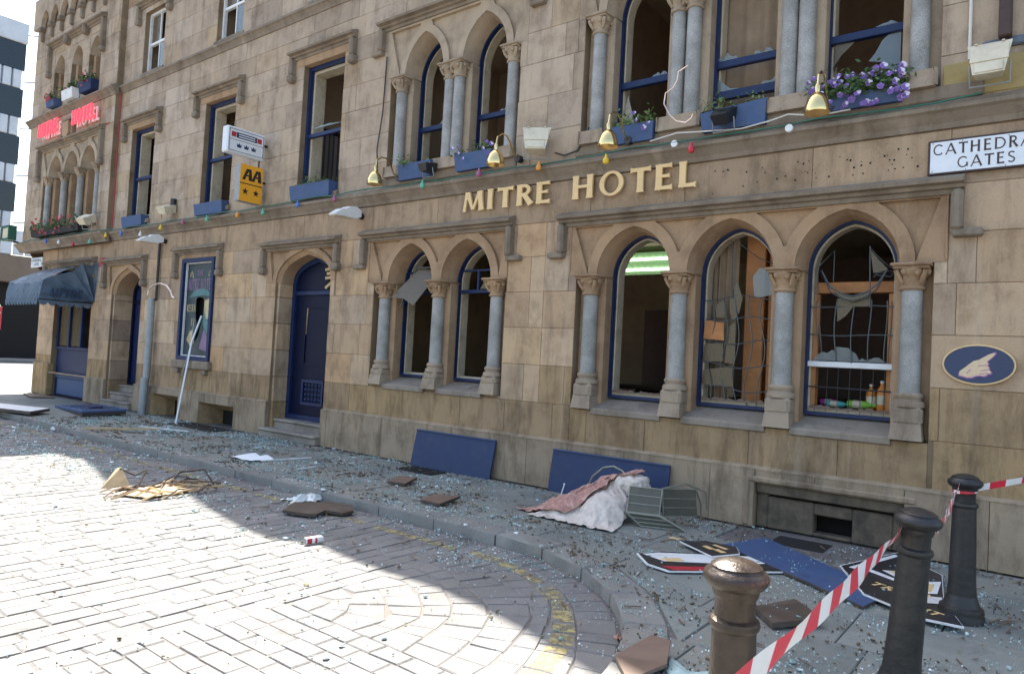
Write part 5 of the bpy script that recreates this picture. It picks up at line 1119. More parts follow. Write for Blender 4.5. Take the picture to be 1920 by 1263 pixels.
for x in (-14.55,-13.82): MB().tube([(x-0.06,0.055,3.0),(x-0.04,0.054,3.09),(x,0.054,3.11),(x+0.04,0.054,3.06),(x+0.05,0.055,2.98)],0.012,6).build('flourish', 'poster3', t)
word('THE', -14.36, 3.02, 0.12, 0.0575, 0.003, 'lilac', t, 0.1, width=0.28); word('MITRE', -14.68, 2.72, 0.24, 0.0575, 0.003, 'lilac', t, 0.1, width=0.45); word('HOTEL', -14.18, 2.72, 0.24, 0.0575, 0.003, 'lilac', t, 0.1, width=0.48)
word('RESTA', -14.68, 2.27, 0.15, 0.0575, 0.003, 'poster3', t, 0.1, width=0.36); word('BA', -14.47, 1.98, 0.15, 0.0575, 0.003, 'poster3', t, 0.1, width=0.16)
t = thing('poster_strip', 'long white trim strip hanging from the torn poster down to the pavement', 'strip', (-13.75,-0.5,0))
def cu(pts, w, th): 
    mb = MB()
    for a, b in zip(pts, pts[1:]): mb.bar(a, b, w, th)
    return mb
cu([(-14.02,0.03,2.18),(-14.2,-0.05,1.62),(-13.75,-0.50,0.01)],0.03,0.03).build('strip', 'white_wood', t, smooth=False); cu([(-14.29,0.03,2.1),(-14.2,-0.04,1.62),(-14.35,-0.12,0.95)],0.028,0.02).build('split_strip', 'galv', t, smooth=False)

# ================================================================== LAMPS, FLOODLIGHTS, FESTOON
gnames = 'brass swan-neck lamps over the lettering'
for x, lab in ((-8.22,'brass swan-neck lamp left of the lettering, leftmost of the four'),(-5.88,'brass swan-neck lamp above the E of MITRE'),(-4.2,'brass swan-neck lamp above the T of HOTEL'),(-1.9,'brass swan-neck lamp in front of the big purple pansies')):
    t = thing('swan_neck_lamp', lab, 'lamp', (x,0,4.25), gnames, local=True)
    MB().tube([(0,-0.02,0.10),(0.0,-0.11,0.10)],0.05,12).build('mount', 'black', t)
    MB().tube([(0,-0.1,0.10),(0,-0.2,0.15),(0,-0.27,0.27),(0,-0.36,0.34),(0,-0.46,0.33),(0,-0.54,0.27),(0,-0.56,0.16)],0.012,8).build('arm', 'brass', t)
    MB().lathe([(0.025,0.09),(0.028,0.15),(0.02,0.17)],0,-0.56,14).build('collar', 'brass', t)
    MB().lathe([(0.118,-0.11),(0.12,-0.10),(0.114,-0.05),(0.092,0.02),(0.058,0.07),(0.028,0.09)],0,-0.56,24).build('shade', 'brass', t)
def flood_a(x, z, lab, m='offwhite', s=1.0, tilt=25, y=-0.1, rz=0):          # tapered floodlight on a bracket
    t = thing('floodlight', lab, 'floodlight', (x,y,z), 'floodlights on the ledge', local=True, rot=(0,0,rz))
    R_ = Matrix.Translation((0,-0.1*s,0.20*s)) @ Matrix.Rotation(radians(tilt),4,'X')
    a, b, h = 0.17*s, 0.12*s, 0.15*s
    MB().add([(-a,-0.09*s,h),(a,-0.09*s,h),(b,-0.09*s,-h),(-b,-0.09*s,-h),(-a*.8,0.08*s,h*.8),(a*.8,0.08*s,h*.8),(b*.8,0.06*s,-h*.8),(-b*.8,0.06*s,-h*.8)],[(0,1,2,3),(4,7,6,5),(0,4,5,1),(1,5,6,2),(2,6,7,3),(3,7,4,0)]).xform(R_).build('housing', m, t, smooth=False)
    MB().cbox(-a*.86,a*.86,-0.10*s,-0.0905*s,-h*0.2,h*.86,0.003).xform(R_).build('glass', 'offwhite' if m != 'black' else 'darkglass', t, smooth=False)
    MB().cbox(-b*.9,b*.9,-0.10*s,-0.0905*s,-h*0.9,-h*.26,0.003).xform(R_).build('gear_cover', m, t, smooth=False)
    for sx in (-1,1): MB().cbox(sx*a*0.6-0.012,sx*a*0.6+0.012,-0.108*s,-0.08*s,h*0.95,h*1.04,0.003).xform(R_).build('clip', m, t, smooth=False)
    MB().tube([(-a*0.9,-0.1*s,0.2*s),(-a*0.9,-0.05*s,0.02),(a*0.9,-0.05*s,0.02),(a*0.9,-0.1*s,0.2*s)],0.010*s,6).build('bracket', 'galv', t)
flood_a(-5.55,4.26,'cream floodlight on the ledge between the two upstairs arcades',s=1.1,tilt=-20,rz=0.5)
flood_a(-0.55,4.27,'large cream floodlight on the ledge at the right above the street plate',s=0.98,tilt=-12)
flood_a(-15.4,4.24,'cream floodlight on the ledge between the two far single windows',s=1.0,tilt=-70,rz=0.3)
flood_a(-18.95,4.24,'cream floodlight at the end of the corner bay flower box',s=1.1,tilt=-60,y=-0.3,rz=0.3)
flood_a(-7.48,4.24,'small black floodlight below the left upstairs arcade',m='black',s=0.72,tilt=-80,y=-0.14)
flood_a(-2.97,4.22,'small black floodlight in front of the middle blue planter',m='black',s=0.78,tilt=-55,y=-0.14)
t = thing('floodlight', 'green framed lantern floodlight on the far corner of the ledge', 'floodlight', (-23.9,-0.5,4.25), 'floodlights on the ledge', local=True)
MB().ring(rect_loop(-0.3,0.3,0.0,0.42), rect_loop(-0.3,0.3,0.0,0.42,0.06),-0.1,0.1).build('housing', mat('green_lantern',(0.02,0.10,0.06),0.5), t, smooth=False); MB().cbox(-0.26,0.26,-0.08,0.05,0.05,0.36,0.01).build('glass', 'offwhite', t, smooth=False); MB().tube([(0,0,0.02),(0,0.3,-0.03)],0.03,6).build('bracket', 'black', t)
def wall_lamp(x, z, lab, rz=0.0):                                             # white moulded lamp jutting below the ledge
    t = thing('wall_lamp', lab, 'lamp', (x,0,z), 'white lamps below the ledge', local=True, rot=(0,0,rz))
    MB().tube([(0,-0.0,0.03),(0,-0.12,0.05)],0.05,10).build('mount', 'black', t)
    prof = [(0.0,0.10),(-0.1,0.15),(-0.24,0.13),(-0.30,0.08),(-0.38,0.07),(-0.52,-0.03),(-0.50,-0.05),(-0.1,-0.04),(0.0,0.0)]
    k = MB(); prism_x(k, [(y-0.1,zz) for y,zz in prof], -0.09, 0.09); k.build('hood', 'white', t, smooth=False)
    MB().cbox(-0.07,0.07,-0.58,-0.22,-0.055,-0.041,0.003).xform(Matrix.Translation((0,0,0))).build('lens', 'offwhite', t, smooth=False)
wall_lamp(-9.12,3.80,'white moulded lamp on the wall right of the nearer blue door'); wall_lamp(-15.66,3.78,'white moulded lamp on the wall left of the poster case')
# alarm horn / junction boxes
tag(MB().tube([(-15.35,-0.06,4.45),(-15.35,-0.06,4.72)],0.06,10).build('sounder', 'black', origin=(-15.35,-0.06,4.45)), 'small black cylinder sounder on the wall above the far floodlight', 'sounder')
tag(MB().cbox(-18.78,-18.62,-0.1,-0.005,3.36,3.58,0.02).build('alarm_bell', 'red', origin=(-18.7,-0.05,3.36), smooth=False), 'small red alarm bell box between awning and far doorway', 'alarm')
t = thing('festoon_lights', 'green cable of small coloured bulbs strung along the ledge', 'lights', (-11,-0.15,4.2))
rf_ = random.Random(4); pts = []
x = -23.7
while x < -0.4: pts.append((x, -0.145-(0.17 if x < -18.4 else 0)-rf_.random()*0.015, 4.205+rf_.uniform(-0.012,0.03))); x += 0.35
MB().tube(pts, 0.010, 6).build('cable', 'cable', t)
for (px,py,c_) in ((137,458,'red'),(168,453,'green'),(198,441,'yellow'),(227,438,'blue'),(263,439,'white'),(301,427,'yellow'),(343,417,'purple'),(388,411,'green'),(445,403,'orange'),(493,398,'green'),(558,384,'blue'),(627,373,'purple'),(792,347,'green'),(898,325,'purple'),(1010,313,'orange'),(1136,300,'yellow'),(1296,279,'red'),(86,452,'blue'),(110,454,'white')):
    p = FX(px,py,-0.2 if px > 190 else -0.38); MB().lathe([(0.014,0.0),(0.016,-0.03),(0.036,-0.06),(0.04,-0.085),(0.03,-0.11),(0.008,-0.122)],p.x,p.y,12).xform(Matrix.Translation((0,0,p.z+0.07))).build('bulb', BULB[c_], t)
for (px,py) in ((1265,270),(1480,241)):
    p = FX(px,py,-0.14); MB().tube([(p.x,p.y-0.02,p.z),(p.x,p.y+0.02,p.z)],0.04,14).build('lamp_socket', 'white', t)
tag(MB().tube([(-3.9,-0.10,4.29),(-3.55,-0.12,4.33),(-3.3,-0.13,4.30),(-2.8,-0.12,4.26),(-2.5,-0.13,4.29),(-2.3,-0.13,4.33),(-2.0,-0.12,4.27),(-1.7,-0.12,4.28)],0.008,6).build('white_cable', 'cable_w', origin=(-3,-0.12,4.27)), 'loose white cable lying along the ledge under the upstairs triple arcade', 'cable')
tag(MB().tube([FX(px,py,-0.17) for px,py in ((1290,123),(1272,135),(1270,150),(1262,165),(1248,175),(1245,195),(1255,215),(1268,227),(1285,230),(1296,222),(1299,214))],0.008,6).build('dangling_wire', 'copper', origin=FX(1285,230,-0.17)), 'curly pale wire dangling in front of the upstairs twin columns', 'wire')
tag(MB().tube([FX(px,py,-0.35) for px,py in ((277,553),(279,543),(288,534),(300,531),(312,535),(320,546),(323,556),(327,559))],0.018,7).build('bent_tube', 'copper', origin=FX(277,553,-0.35)), 'bright bent tube curling out above the grey pipe by the poster', 'tube')
tag(MB().tube([(-5.3,-0.04,4.36),(-5.15,-0.05,4.3),(-4.95,-0.05,4.34),(-4.85,-0.04,4.5),(-4.8,-0.04,4.62)],0.012,6).build('black_cable', 'cable_k', origin=(-5,-0.05,4.3)), 'black cable looping from the cream floodlight to the upstairs column', 'cable')
tag(MB().tube([(-8.72,-0.03,6.4),(-8.74,-0.035,5.5),(-8.82,-0.04,4.9),(-8.75,-0.05,4.42),(-8.6,-0.08,4.35)],0.011,6).build('black_cable', 'cable_k', origin=(-8.75,-0.03,4.35)), 'thin dark cable running down beside the left upstairs arcade', 'cable')
tag(MB().tube([(-0.72,-0.03,6.2),(-0.72,-0.03,4.6)],0.014,6).build('white_cable', 'cable_w', origin=(-0.72,-0.03,4.6)), 'white cable running down the wall to the large right floodlight', 'cable')

# ================================================================== WINDOW BOXES
def leaf(mb, c, s, r):
    a = Vector((r.gauss(0,1),r.gauss(0,1),r.gauss(0,0.8))).normalized(); b = a.cross(Vector((r.gauss(0,1),r.gauss(0,1),r.gauss(0,1)))).normalized(); c = Vector(c)
    mb.add([c-a*s, c+b*s*0.45, c+a*s, c-b*s*0.45], [(0,1,2,3)])
def planter(x0, x1, z0, z1, y0, y1, lab, foliage=(160,0.16), flowers=0, fm='purple', seed=0, box='blue_pale', lm='leaf', group='window boxes along the facade', tiltz=0, big=1.0):
    r = random.Random(seed); t = thing('window_box', lab, 'planter', ((x0+x1)/2,(y0+y1)/2,z0), group)
    k = MB(); k.add([(x0+0.02,y0+0.03,z0),(x1-0.02,y0+0.03,z0),(x1-0.02,y1,z0),(x0+0.02,y1,z0),(x0,y0,z1+tiltz),(x1,y0,z1),(x1,y1,z1),(x0,y1,z1+tiltz)],[(0,3,2,1),(0,1,5,4),(1,2,6,5),(2,3,7,6),(3,0,4,7)])
    k.cur = 1; k.quad((x0+0.005,y0+0.01,z1-0.03),(x1-0.005,y0+0.01,z1-0.03),(x1-0.005,y1-0.005,z1-0.03),(x0+0.005,y1-0.005,z1-0.03))
    k.build('box', [box,'soil'], t, smooth=False)
    n, hgt = foliage
    if n:
        f = MB()
        for c_ in range(max(3,n//26)):
            ccx = r.uniform(x0,x1); ccy = r.uniform(y0-0.02,y1); top = hgt*r.uniform(0.35,1)
            f.tube([(ccx,ccy,z1-0.02),(ccx+r.uniform(-.05,.05),ccy-0.02,z1+top*0.6),(ccx+r.uniform(-.1,.1),ccy-0.05,z1+top)],0.003,4)
            for _ in range(26): leaf(f, (ccx+r.gauss(0,0.06), ccy+r.gauss(0,0.05)-0.02, z1+abs(r.gauss(0,1))*top*0.55-0.03*(r.random()<.25)), r.uniform(0.016,0.036)*(0.7+0.3*big), r)
        f.build('foliage', lm, t, smooth=False, fix=False)
    for q in range(flowers):
        c_ = Vector((r.uniform(x0-0.06,x1+0.04), y0+r.uniform(-0.10,0.06), z1+r.uniform(-0.14,hgt))); s = r.uniform(0.02,0.033)*big**0.3; k = MB()
        nrm = Vector((r.gauss(0.2,0.4),-1,r.gauss(0.1,0.3))).normalized(); u_ = nrm.cross(Vector((0,0,1))).normalized(); v_ = u_.cross(nrm)
        for i in range(5):
            a = 2*pi*i/5+0.3; p = c_+(u_*cos(a)+v_*sin(a))*s*0.55
            k.cur = 1 if i in (1,2) and r.random() < 0.6 else 0
            k.add([tuple(p+(u_*cos(2*pi*j/6)+v_*sin(2*pi*j/6))*s*0.62-nrm*0.004*(i%2)) for j in range(6)], [tuple(range(6))])
        k.build('flower', [fm, 'pansy_w' if fm == 'purple' else fm], t, smooth=False, fix=False)
    return t
planter(-17.62,-16.62,4.245,4.48,-0.16,0.05,'plain blue window box under the leftmost single window',(0,0),seed=1)
planter(-14.3,-13.22,4.245,4.48,-0.16,0.05,'plain blue window box under the single window behind the yellow sign',(0,0),seed=2)
planter(-10.98,-9.86,4.245,4.50,-0.16,0.05,'blue window box with sparse greenery under the single window right of the signs',(150,0.14),0,seed=3,lm='leaf_l')
planter(-8.2,-7.5,4.30,4.54,-0.14,0.06,'blue window box with low greenery in the left arch upstairs',(110,0.12),0,seed=4,lm='leaf_l')
planter(-7.02,-6.32,4.30,4.54,-0.14,0.06,'blue window box with lilac pansies in the second arch upstairs',(170,0.13),9,seed=5)
planter(-4.50,-3.86,4.32,4.53,-0.12,0.08,'blue window box with trailing greenery and lilac flowers behind a brass lamp',(260,0.2),7,seed=6,lm='leaf_l')
planter(-3.27,-2.53,4.29,4.55,-0.14,0.04,'tilted plain blue window box behind the small black floodlight',(60,0.13),0,seed=7,lm='leaf_l',tiltz=-0.05)
planter(-2.05,-1.24,4.30,4.44,-0.13,0.06,'window box overflowing with purple and white pansies below the shattered sash',(2300,0.2),95,seed=8,big=1.35)
planter(-22.3,-21.75,7.86,8.05,-0.36,-0.16,'window box with red flowers under the left lancet of the corner bay',(220,0.22),12,'redflower',9,big=2.2)
planter(-21.25,-20.55,7.86,8.12,-0.36,-0.16,'pale window box with trailing leaves under the middle lancet of the corner bay',(260,0.2),3,'redflower',10,box='white',big=2.2)
planter(-20.15,-19.4,7.86,8.12,-0.36,-0.16,'dark blue window box with dense leaves under the right lancet of the corner bay',(320,0.25),8,'redflower',11,box='blue',big=2.2)
planter(-22.5,-19.4,4.27,4.42,-0.42,-0.18,'long low flower box with red blooms below the corner bay columns',(900,0.3),40,'redflower',12,box='black',big=2.2)

# ================================================================== BOLLARDS AND TAPE
def bollard(x, y, m, lab, tilt=(0,0)):
    t = thing('bollard', lab, 'bollard', (x,y,0.0), 'cast-iron bollards at the kerb corner', local=True, rot=(tilt[0],tilt[1],0))
    MB().lathe([(0.142,-0.02),(0.142,0.035),(0.135,0.05),(0.138,0.065),(0.132,0.09),(0.112,0.10),(0.104,0.125),(0.09,0.17)],0,0,32).build('foot', m, t)
    MB().lathe([(0.09,0.165),(0.084,0.25),(0.072,0.765),(0.072,0.77)],0,0,32).build('shaft', m, t)
    MB().lathe([(0.072,0.765),(0.080,0.772),(0.084,0.785),(0.080,0.798),(0.068,0.806)],0,0,32).build('collar', m, t)
    MB().lathe([(0.067,0.80),(0.066,0.865),(0.072,0.875),(0.076,0.885),(0.078,0.90),(0.095,0.912),(0.107,0.93),(0.108,0.942),(0.101,0.956),(0.084,0.966),(0.082,0.970),(0.084,0.974),(0.066,0.986),(0.035,0.996),(0.002,1.0)],0,0,36).build('cap', m, t)
    e = MB()                                               # small cast emblem on the shaft
    for a in range(5): e.ball((-0.02+0.012*cos(a*1.256), 0, 0.62+0.02*sin(a*1.256)), 0.008, 6, 4)
    for v in range(len(e.v)): px_, py_, pz_ = e.v[v]; e.v[v] = (px_+0.035, -0.066+py_*0.6, pz_)
    e.build('cast_emblem', m, t)
    return t
bollard(-0.84,-5.23,'iron_brown','worn brown bollard in the foreground catching the sun on its cap')
bollard(-0.605,-3.51,'iron','black leaning bollard wrapped with tape, middle of the three',(radians(2.5),radians(4.2)))
bollard(-0.50,-1.73,'iron','black bollard nearest the hotel wall with tape tied round its neck')
TP = thing('barrier_tape', 'red and white barrier tape strung between the bollards', 'tape', (-0.55,-3.46,0.85))
def tape_run(a, b, w0, w1, n, twist=(0.3,0.5), sag=0.03, start=0):
    a = Vector(a); b = Vector(b); d = (b-a); side = d.cross(Vector((0,0,1))).normalized(); L = d.length
    prev = None; mbs = {}
    for i in range(n*4+1):
        t = i/(n*4); p = a.lerp(b,t)-Vector((0,0,sag*4*t*(1-t))); w_ = lerp(w0,w1,t)/2; tw = lerp(twist[0],twist[1],t)+0.16*sin(t*9)+0.09*sin(t*31+1)
        up = (Vector((0,0,1))*cos(tw)+side*sin(tw)); prevc = (p-up*w_, p+up*w_)
        if prev:
            seg = ((i-1)//4); mb = mbs.setdefault(seg, MB()); mb.add([prev[0],prevc[0],prevc[1],prev[1]], [(0,1,2,3)])
        prev = prevc
    for seg, mb in mbs.items():
        # slanted stripe ends: shear alternate pieces along the run
        mb.build('tape_stripe', 'tape_r' if (seg+start) % 2 else 'tape_w', TP, smooth=False, fix=False)
a0 = Vector((-0.42,-6.6,1.09)); a1 = Vector((-0.615,-3.47,0.865))
tape_run(a0, a1, 0.075, 0.07, 19, (0.08,0.3), 0.02)
tape_run((-0.47,-3.42,0.875), (-0.53,-1.80,0.915), 0.07, 0.07, 16, (0.1,0.15), 0.02, 1)
tape_run((-0.45,-1.70,0.90), (0.7,-1.25,1.30), 0.05, 0.05, 13, (0.2,0.25), 0.01)
def wrap(c, r, z, tilt, w=0.022):
    for q in range(10):
        mb = MB(); 
        for s in range(3):
            A = [(c[0]+r*cos(t_)+0.0, c[1]+r*sin(t_), z+tilt*sin(t_+1)) for t_ in (2*pi*(q+s/3)/10, 2*pi*(q+(s+1)/3)/10)]
            mb.add([A[0],A[1],(A[1][0],A[1][1],A[1][2]+w),(A[0][0],A[0][1],A[0][2]+w)], [(0,1,2,3)])
        mb.build('tape_wrap', 'tape_r' if q % 3 else 'tape_w', TP, smooth=False, fix=False)
wrap((-0.548,-3.475),0.079,0.862,0.012); wrap((-0.50,-1.73),0.076,0.872,0.01)

rh = random.Random(77); dh = MB()
for i in range(46):
    x = rh.uniform(-2.25,-1.1) if i < 34 else rh.uniform(-3.2,-2.3); z = rh.uniform(3.64,3.86) if x > -2.25 else rh.uniform(3.6,3.9); r_ = rh.uniform(0.005,0.011)
    dh.poly([(x+r_*cos(a*1.047), z+r_*sin(a*1.047)) for a in range(6)], -0.0062, -0.0045)
tag(dh.build('drilled_hole_shade', 'void', HOTEL, smooth=False), kind='stuff')  # flat near-black discs painted in for the shade inside drilled holes
sp_ = MB()
for i in range(420):
    x = -14*rh.random()**1.2+0.5; y = rh.uniform(-2.0,-0.12)
    if rh.random() < 0.25: y = rh.uniform(-3.4,-2.5)
    L_ = rh.uniform(0.03,0.14); a = rh.random()*3.2; z = ground_z(x,y)+0.004
    sp_.bar((x,y,z),(x+L_*cos(a),y+L_*sin(a),z+rh.random()*0.012),rh.uniform(0.004,0.014),rh.uniform(0.003,0.01))
tag(sp_.build('wood_splinters', 'wood_b', smooth=False), 'small brown wood splinters littering the pavement along the wall', 'splinters', kind='stuff')

# ================================================================== AWNING
t = thing('awning', 'collapsed shiny blue vinyl awning with scalloped edge over the corner shop window', 'awning', (-20.2,-0.5,2.3))
prof_ = [(0.02,3.42),(-0.30,3.36),(-0.65,3.22),(-0.95,3.05),(-1.12,2.92),(-1.17,2.62),(-1.18,2.46)]
k = MB(); xs_ = [-21.45+0.18*i for i in range(13)]
for i, x in enumerate(xs_):
    for j, (y,z) in enumerate(prof_): k.v.append((x, y+0.02*sin(i*1.3+j), z-0.05*sin(pi*i/12)*(j>1)+0.02*sin(i*2.1+j*1.7)))
for i in range(12):
    for j in range(6): a = i*7+j; k.f.append((a,a+1,a+8,a+7)); k.mi.append(0)
k.build('canopy', 'awning', t, fix=False)
e0 = len(xs_)*7-7; end = [k.v[e0+j] for j in range(7)]
side = MB(); hub = (-19.12,0.0,2.50); rib = [(-19.02,0.0,3.46),(-19.08,-0.35,3.40)]
fan = [(-19.0,0.0,3.5),(-19.05,-0.22,3.36),(-18.98,-0.38,3.42),(-19.1,-0.55,3.2)]+end[3:]
for n_ in range(len(fan)-1):                                # taut gores with a sag between the ribs
    a, b = Vector(fan[n_]), Vector(fan[n_+1]); h_ = Vector(hub); rows = 5; q = len(side.v)
    for i in range(rows+1):
        for j in range(5):
            p = a.lerp(b,j/4).lerp(h_, i/rows); p.x -= 0.12*sin(pi*j/4)*sin(pi*i/rows)*(1 if n_%2 else 0.6); side.v.append(tuple(p))
    for i in range(rows):
        for j in range(4): c0 = q+i*5+j; side.f.append((c0,c0+1,c0+6,c0+5)); side.mi.append(0)
side.build('side_gore', 'awning', t, fix=False)
for i in range(11):                                          # scalloped valance along the front
    x0_, x1_ = -21.45+0.196*i, -21.45+0.196*(i+1); m_ = (x0_+x1_)/2
    MB().poly([(x0_,2.48),(x0_,2.40),(lerp(x0_,x1_,.2),2.345),(m_,2.325),(lerp(x0_,x1_,.8),2.345),(x1_,2.40),(x1_,2.48)],-1.20,-1.19).build('valance_scallop', 'awning', t, smooth=False)
for i in range(6):                                           # and along the side
    y0_, y1_ = -1.18+0.195*i, -1.18+0.195*(i+1); m_ = (y0_+y1_)/2
    MB().poly([(y0_,2.48),(y0_,2.40),(lerp(y0_,y1_,.2),2.345),(m_,2.325),(lerp(y0_,y1_,.8),2.345),(y1_,2.40),(y1_,2.48)],0,0.01).xform(Matrix(((0,-1,0,-19.25),(1,0,0,0),(0,0,1,0),(0,0,0,1)))).build('valance_scallop', 'awning', t, smooth=False)
word('MITRE', -1.0, 2.55, 0.2, 0.0, 0.004, 'navy', t, 0.1, Matrix(((0,-1,0,-19.20),(1,0,0.18,-0.45),(0,0,1,0),(0,0,0,1))), width=0.75)
MB().tube([(-21.45,-1.18,2.47),(-19.25,-1.18,2.47),(-19.2,0.0,2.47)],0.015,6).build('frame_bar', 'black', t)

# ================================================================== THINGS ON THE GROUND
def slab(name, label, cat, pts, z0, th, m, group=None, mats=None, tilt=None):
    """flat board from a ground outline, real thickness, resting at height z0"""
    mb = MB(); n = len(pts); zz = [z0]*n if not tilt else [z0+q for q in tilt]
    mb.add([(p[0],p[1],z) for p,z in zip(pts,zz)]+[(p[0],p[1],z+th) for p,z in zip(pts,zz)], [])
    tri = tessellate_polygon([[Vector((p[0],p[1],0)) for p in pts]])
    for a in tri: mb.f.append(tuple(i+n for i in a)); mb.f.append(tuple(reversed(a))); mb.mi += [0,0]
    mb.cur = 1 if mats else 0
    for i in range(n): j = (i+1)%n; mb.f.append((i,j,n+j,n+i)); mb.mi.append(mb.cur)
    c_ = (sum(p[0] for p in pts)/n, sum(p[1] for p in pts)/n, z0)
    return tag(mb.build(name, mats or m, origin=c_, smooth=False), label, cat, group)
# leaning blue boards
def lean_board(x0, x1, h, base_y, top_y, lab):
    t = thing('blue_board', lab, 'board', ((x0+x1)/2, base_y, 0.0), 'blue boards propped against the wall')
    dy_ = top_y-base_y; th = 0.022
    MB().add([(x0,base_y,0.004),(x1,base_y,0.004),(x1,base_y+th,0.004),(x0,base_y+th,0.004),(x0,top_y,h),(x1,top_y,h),(x1,top_y+th,h),(x0,top_y+th,h)],[(0,3,2,1),(4,5,6,7),(0,1,5,4),(1,2,6,5),(2,3,7,6),(3,0,4,7)]).build('panel', 'blue_board', t, smooth=False)
    MB().bar((x0,top_y-0.004,h+0.004),(x1,top_y-0.004,h+0.004),0.03,0.012).build('top_edge', 'blue_pale', t, smooth=False)
    for x in (x0+0.06,x1-0.06): MB().ball((x,top_y-0.006,h-0.05),0.008,6,4).build('screw', 'black', t)
lean_board(-7.50,-6.0,0.515,-0.19,-0.085,'shorter blue board propped against the wall under the two-arch window')
lean_board(-5.06,-3.46,0.515,-0.17,-0.085,'longer blue board propped behind the crumpled cloth and chair')
# pavement gratings
for (x0,x1,y0,y1,lab) in ((-7.35,-6.7,-0.60,-0.26,'small black bar grating in the pavement below the left blue board'),(-13.9,-12.3,-0.62,-0.12,'flat grating in the pavement before the far cellar light')):
    t = thing('pavement_grating', lab, 'grating', ((x0+x1)/2,(y0+y1)/2,0.0), 'gratings let into the pavement')
    MB().box(x0,x1,y0,y1,0.0035,0.0055).build('shaft', 'void', t, smooth=False)  # thin near-black sheet painted in for the shade below the bars
    for i in range(6): xx = lerp(x0,x1,(i+0.5)/6); MB().cbox(xx-0.014,xx+0.014,y0,y1,0.006,0.014,0.002).build('bar', 'iron', t, smooth=False)
    MB().ring([(x0,y0),(x0,y1),(x1,y1),(x1,y0)],[(x0+.02,y0+.02),(x0+.02,y1-.02),(x1-.02,y1-.02),(x1-.02,y0+.02)],-0.012,-0.004).xform(Matrix(((1,0,0,0),(0,0,1,0),(0,-1,0,0.004),(0,0,0,1)))).build('frame', 'iron', t, smooth=False)
# boards and tiles
slab('wooden_tile','brown tile board on the pavement just below the left blue board','board',[(-6.55,-1.5),(-6.3,-1.44),(-6.42,-1.12),(-6.68,-1.2)],0.012,0.03,'wood_b',tilt=[0,0,0.03,0.02],mats=['wood_b','wood_d'])
slab('wooden_tile','brown tile board on the pavement left of the crumpled cloth','board',[(-5.5,-1.98),(-5.22,-1.97),(-5.3,-1.56),(-5.6,-1.66)],0.012,0.03,'wood_b',tilt=[0,0,0.02,0.01],mats=['wood_b','wood_d'])
slab('wooden_tile','dark square tile board lying behind the brown foreground bollard','board',[(-1.60,-2.72),(-1.40,-2.95),(-1.17,-2.66),(-1.42,-2.40)],0.012,0.035,'wood_d',tilt=[0,0,0.02,0.02])
slab('wavy_board','dark wavy-edged board lying in the gutter near the yellow line','board',[(-6.30,-3.17),(-6.02,-3.08),(-5.94,-3.02),(-6.0,-2.86),(-5.82,-2.78),(-5.84,-2.62),(-5.98,-2.52),(-6.2,-2.62),(-6.48,-2.9)],RZ+0.02,0.03,'wood_d',tilt=[0,0,0,0.01,0,0,0.02,0.03,0.02])
slab('brown_box_board','brown board end leaning on the kerb at the bottom of the view','board',[(-1.90,-4.08),(-1.83,-3.78),(-1.70,-3.80),(-1.62,-4.02),(-1.70,-4.30)],0.01,0.02,'wood_b',tilt=[0.0,0.05,0.06,0.02,0.0])
# blue door panel and other boards by the far end
t = thing('fallen_door', 'blue panelled door leaf lying on the pavement before the far doorway', 'door', (-16.7,-0.9,0.0), local=True, rot=(radians(2),radians(-2.0),radians(-8)))
MB().cbox(-1.15,1.15,-0.42,0.42,0.05,0.10,0.006).build('leaf', 'blue_pale', t, smooth=False)
for (a,b,c,d) in ((-1.0,-0.2,-0.30,0.30),(0.0,0.95,-0.30,0.30)): MB().cbox(a,b,c,d,0.101,0.104,0.001).build('panel', 'blue_board', t, smooth=False); MB().bar((a,c,0.108),(b,c,0.108),0.03,0.012).build('moulding', 'blue_pale', t, smooth=False); MB().bar((a,d,0.108),(b,d,0.108),0.03,0.012).build('moulding', 'blue_pale', t, smooth=False)
MB().cbox(0.3,0.6,-0.12,0.1,0.1045,0.14,0.006).build('broken_fragment', 'blue', t, smooth=False); MB().cbox(-1.1,1.1,-0.41,0.41,-0.01,0.048,0.004).build('under_batten', 'wood_d', t, smooth=False)
slab('white_board','pale board with dark edge lying on the kerb at the left edge','board',[(-18.2,-2.3),(-16.5,-1.75),(-15.9,-2.30),(-17.4,-2.75)],0.05,0.06,'white',mats=['white','wood_d'])
slab('brown_board','flat brown board on the pavement before the shop front','board',[(-21.7,-0.55),(-21.5,-0.2),(-20.3,-0.3),(-20.6,-0.75)],0.015,0.03,'wood_b')
for (p,q,m_,lab) in (((-13.4,-2.3,0.03),(-12.85,-1.25,0.03),'wood_p','pale timber batten lying across the far kerb'),((-13.5,-1.3,0.02),(-12.4,-0.95,0.02),'white_wood','white batten lying beside the timber on the far pavement'),((-8.85,-1.78,0.015),(-8.75,-1.0,0.015),'white_wood','thin white stick lying right of the paper sheet'),((-8.0,-1.78,0.012),(-8.05,-1.45,0.012),'white_wood','short white stick lying below the longer thin one'),((-12.9,-1.9,0.015),(-12.5,-1.7,0.015),'wood_d','short dark stick on the far pavement below the white batten')):
    tag(MB().bar(p,q,0.035 if m_ == 'wood_p' else 0.02,0.03 if m_=='wood_p' else 0.015).build('batten', m_, origin=p, smooth=False), lab, 'batten')
rp_ = random.Random(9)
for i in range(2): pass
pg = MB(); n = 8
for j in range(n+1):
    for i in range(n+1):
        u_, v_ = i/n, j/n; pg.v.append((lerp(-9.42,-8.88,u_)+0.08*v_, lerp(-1.92,-1.55,v_), 0.012+0.045*abs(sin(u_*5.0+v_*2))*(0.3+v_*0.7)))
for j in range(n):
    for i in range(n): a = j*(n+1)+i; pg.f.append((a,a+1,a+n+2,a+n+1)); pg.mi.append(0)
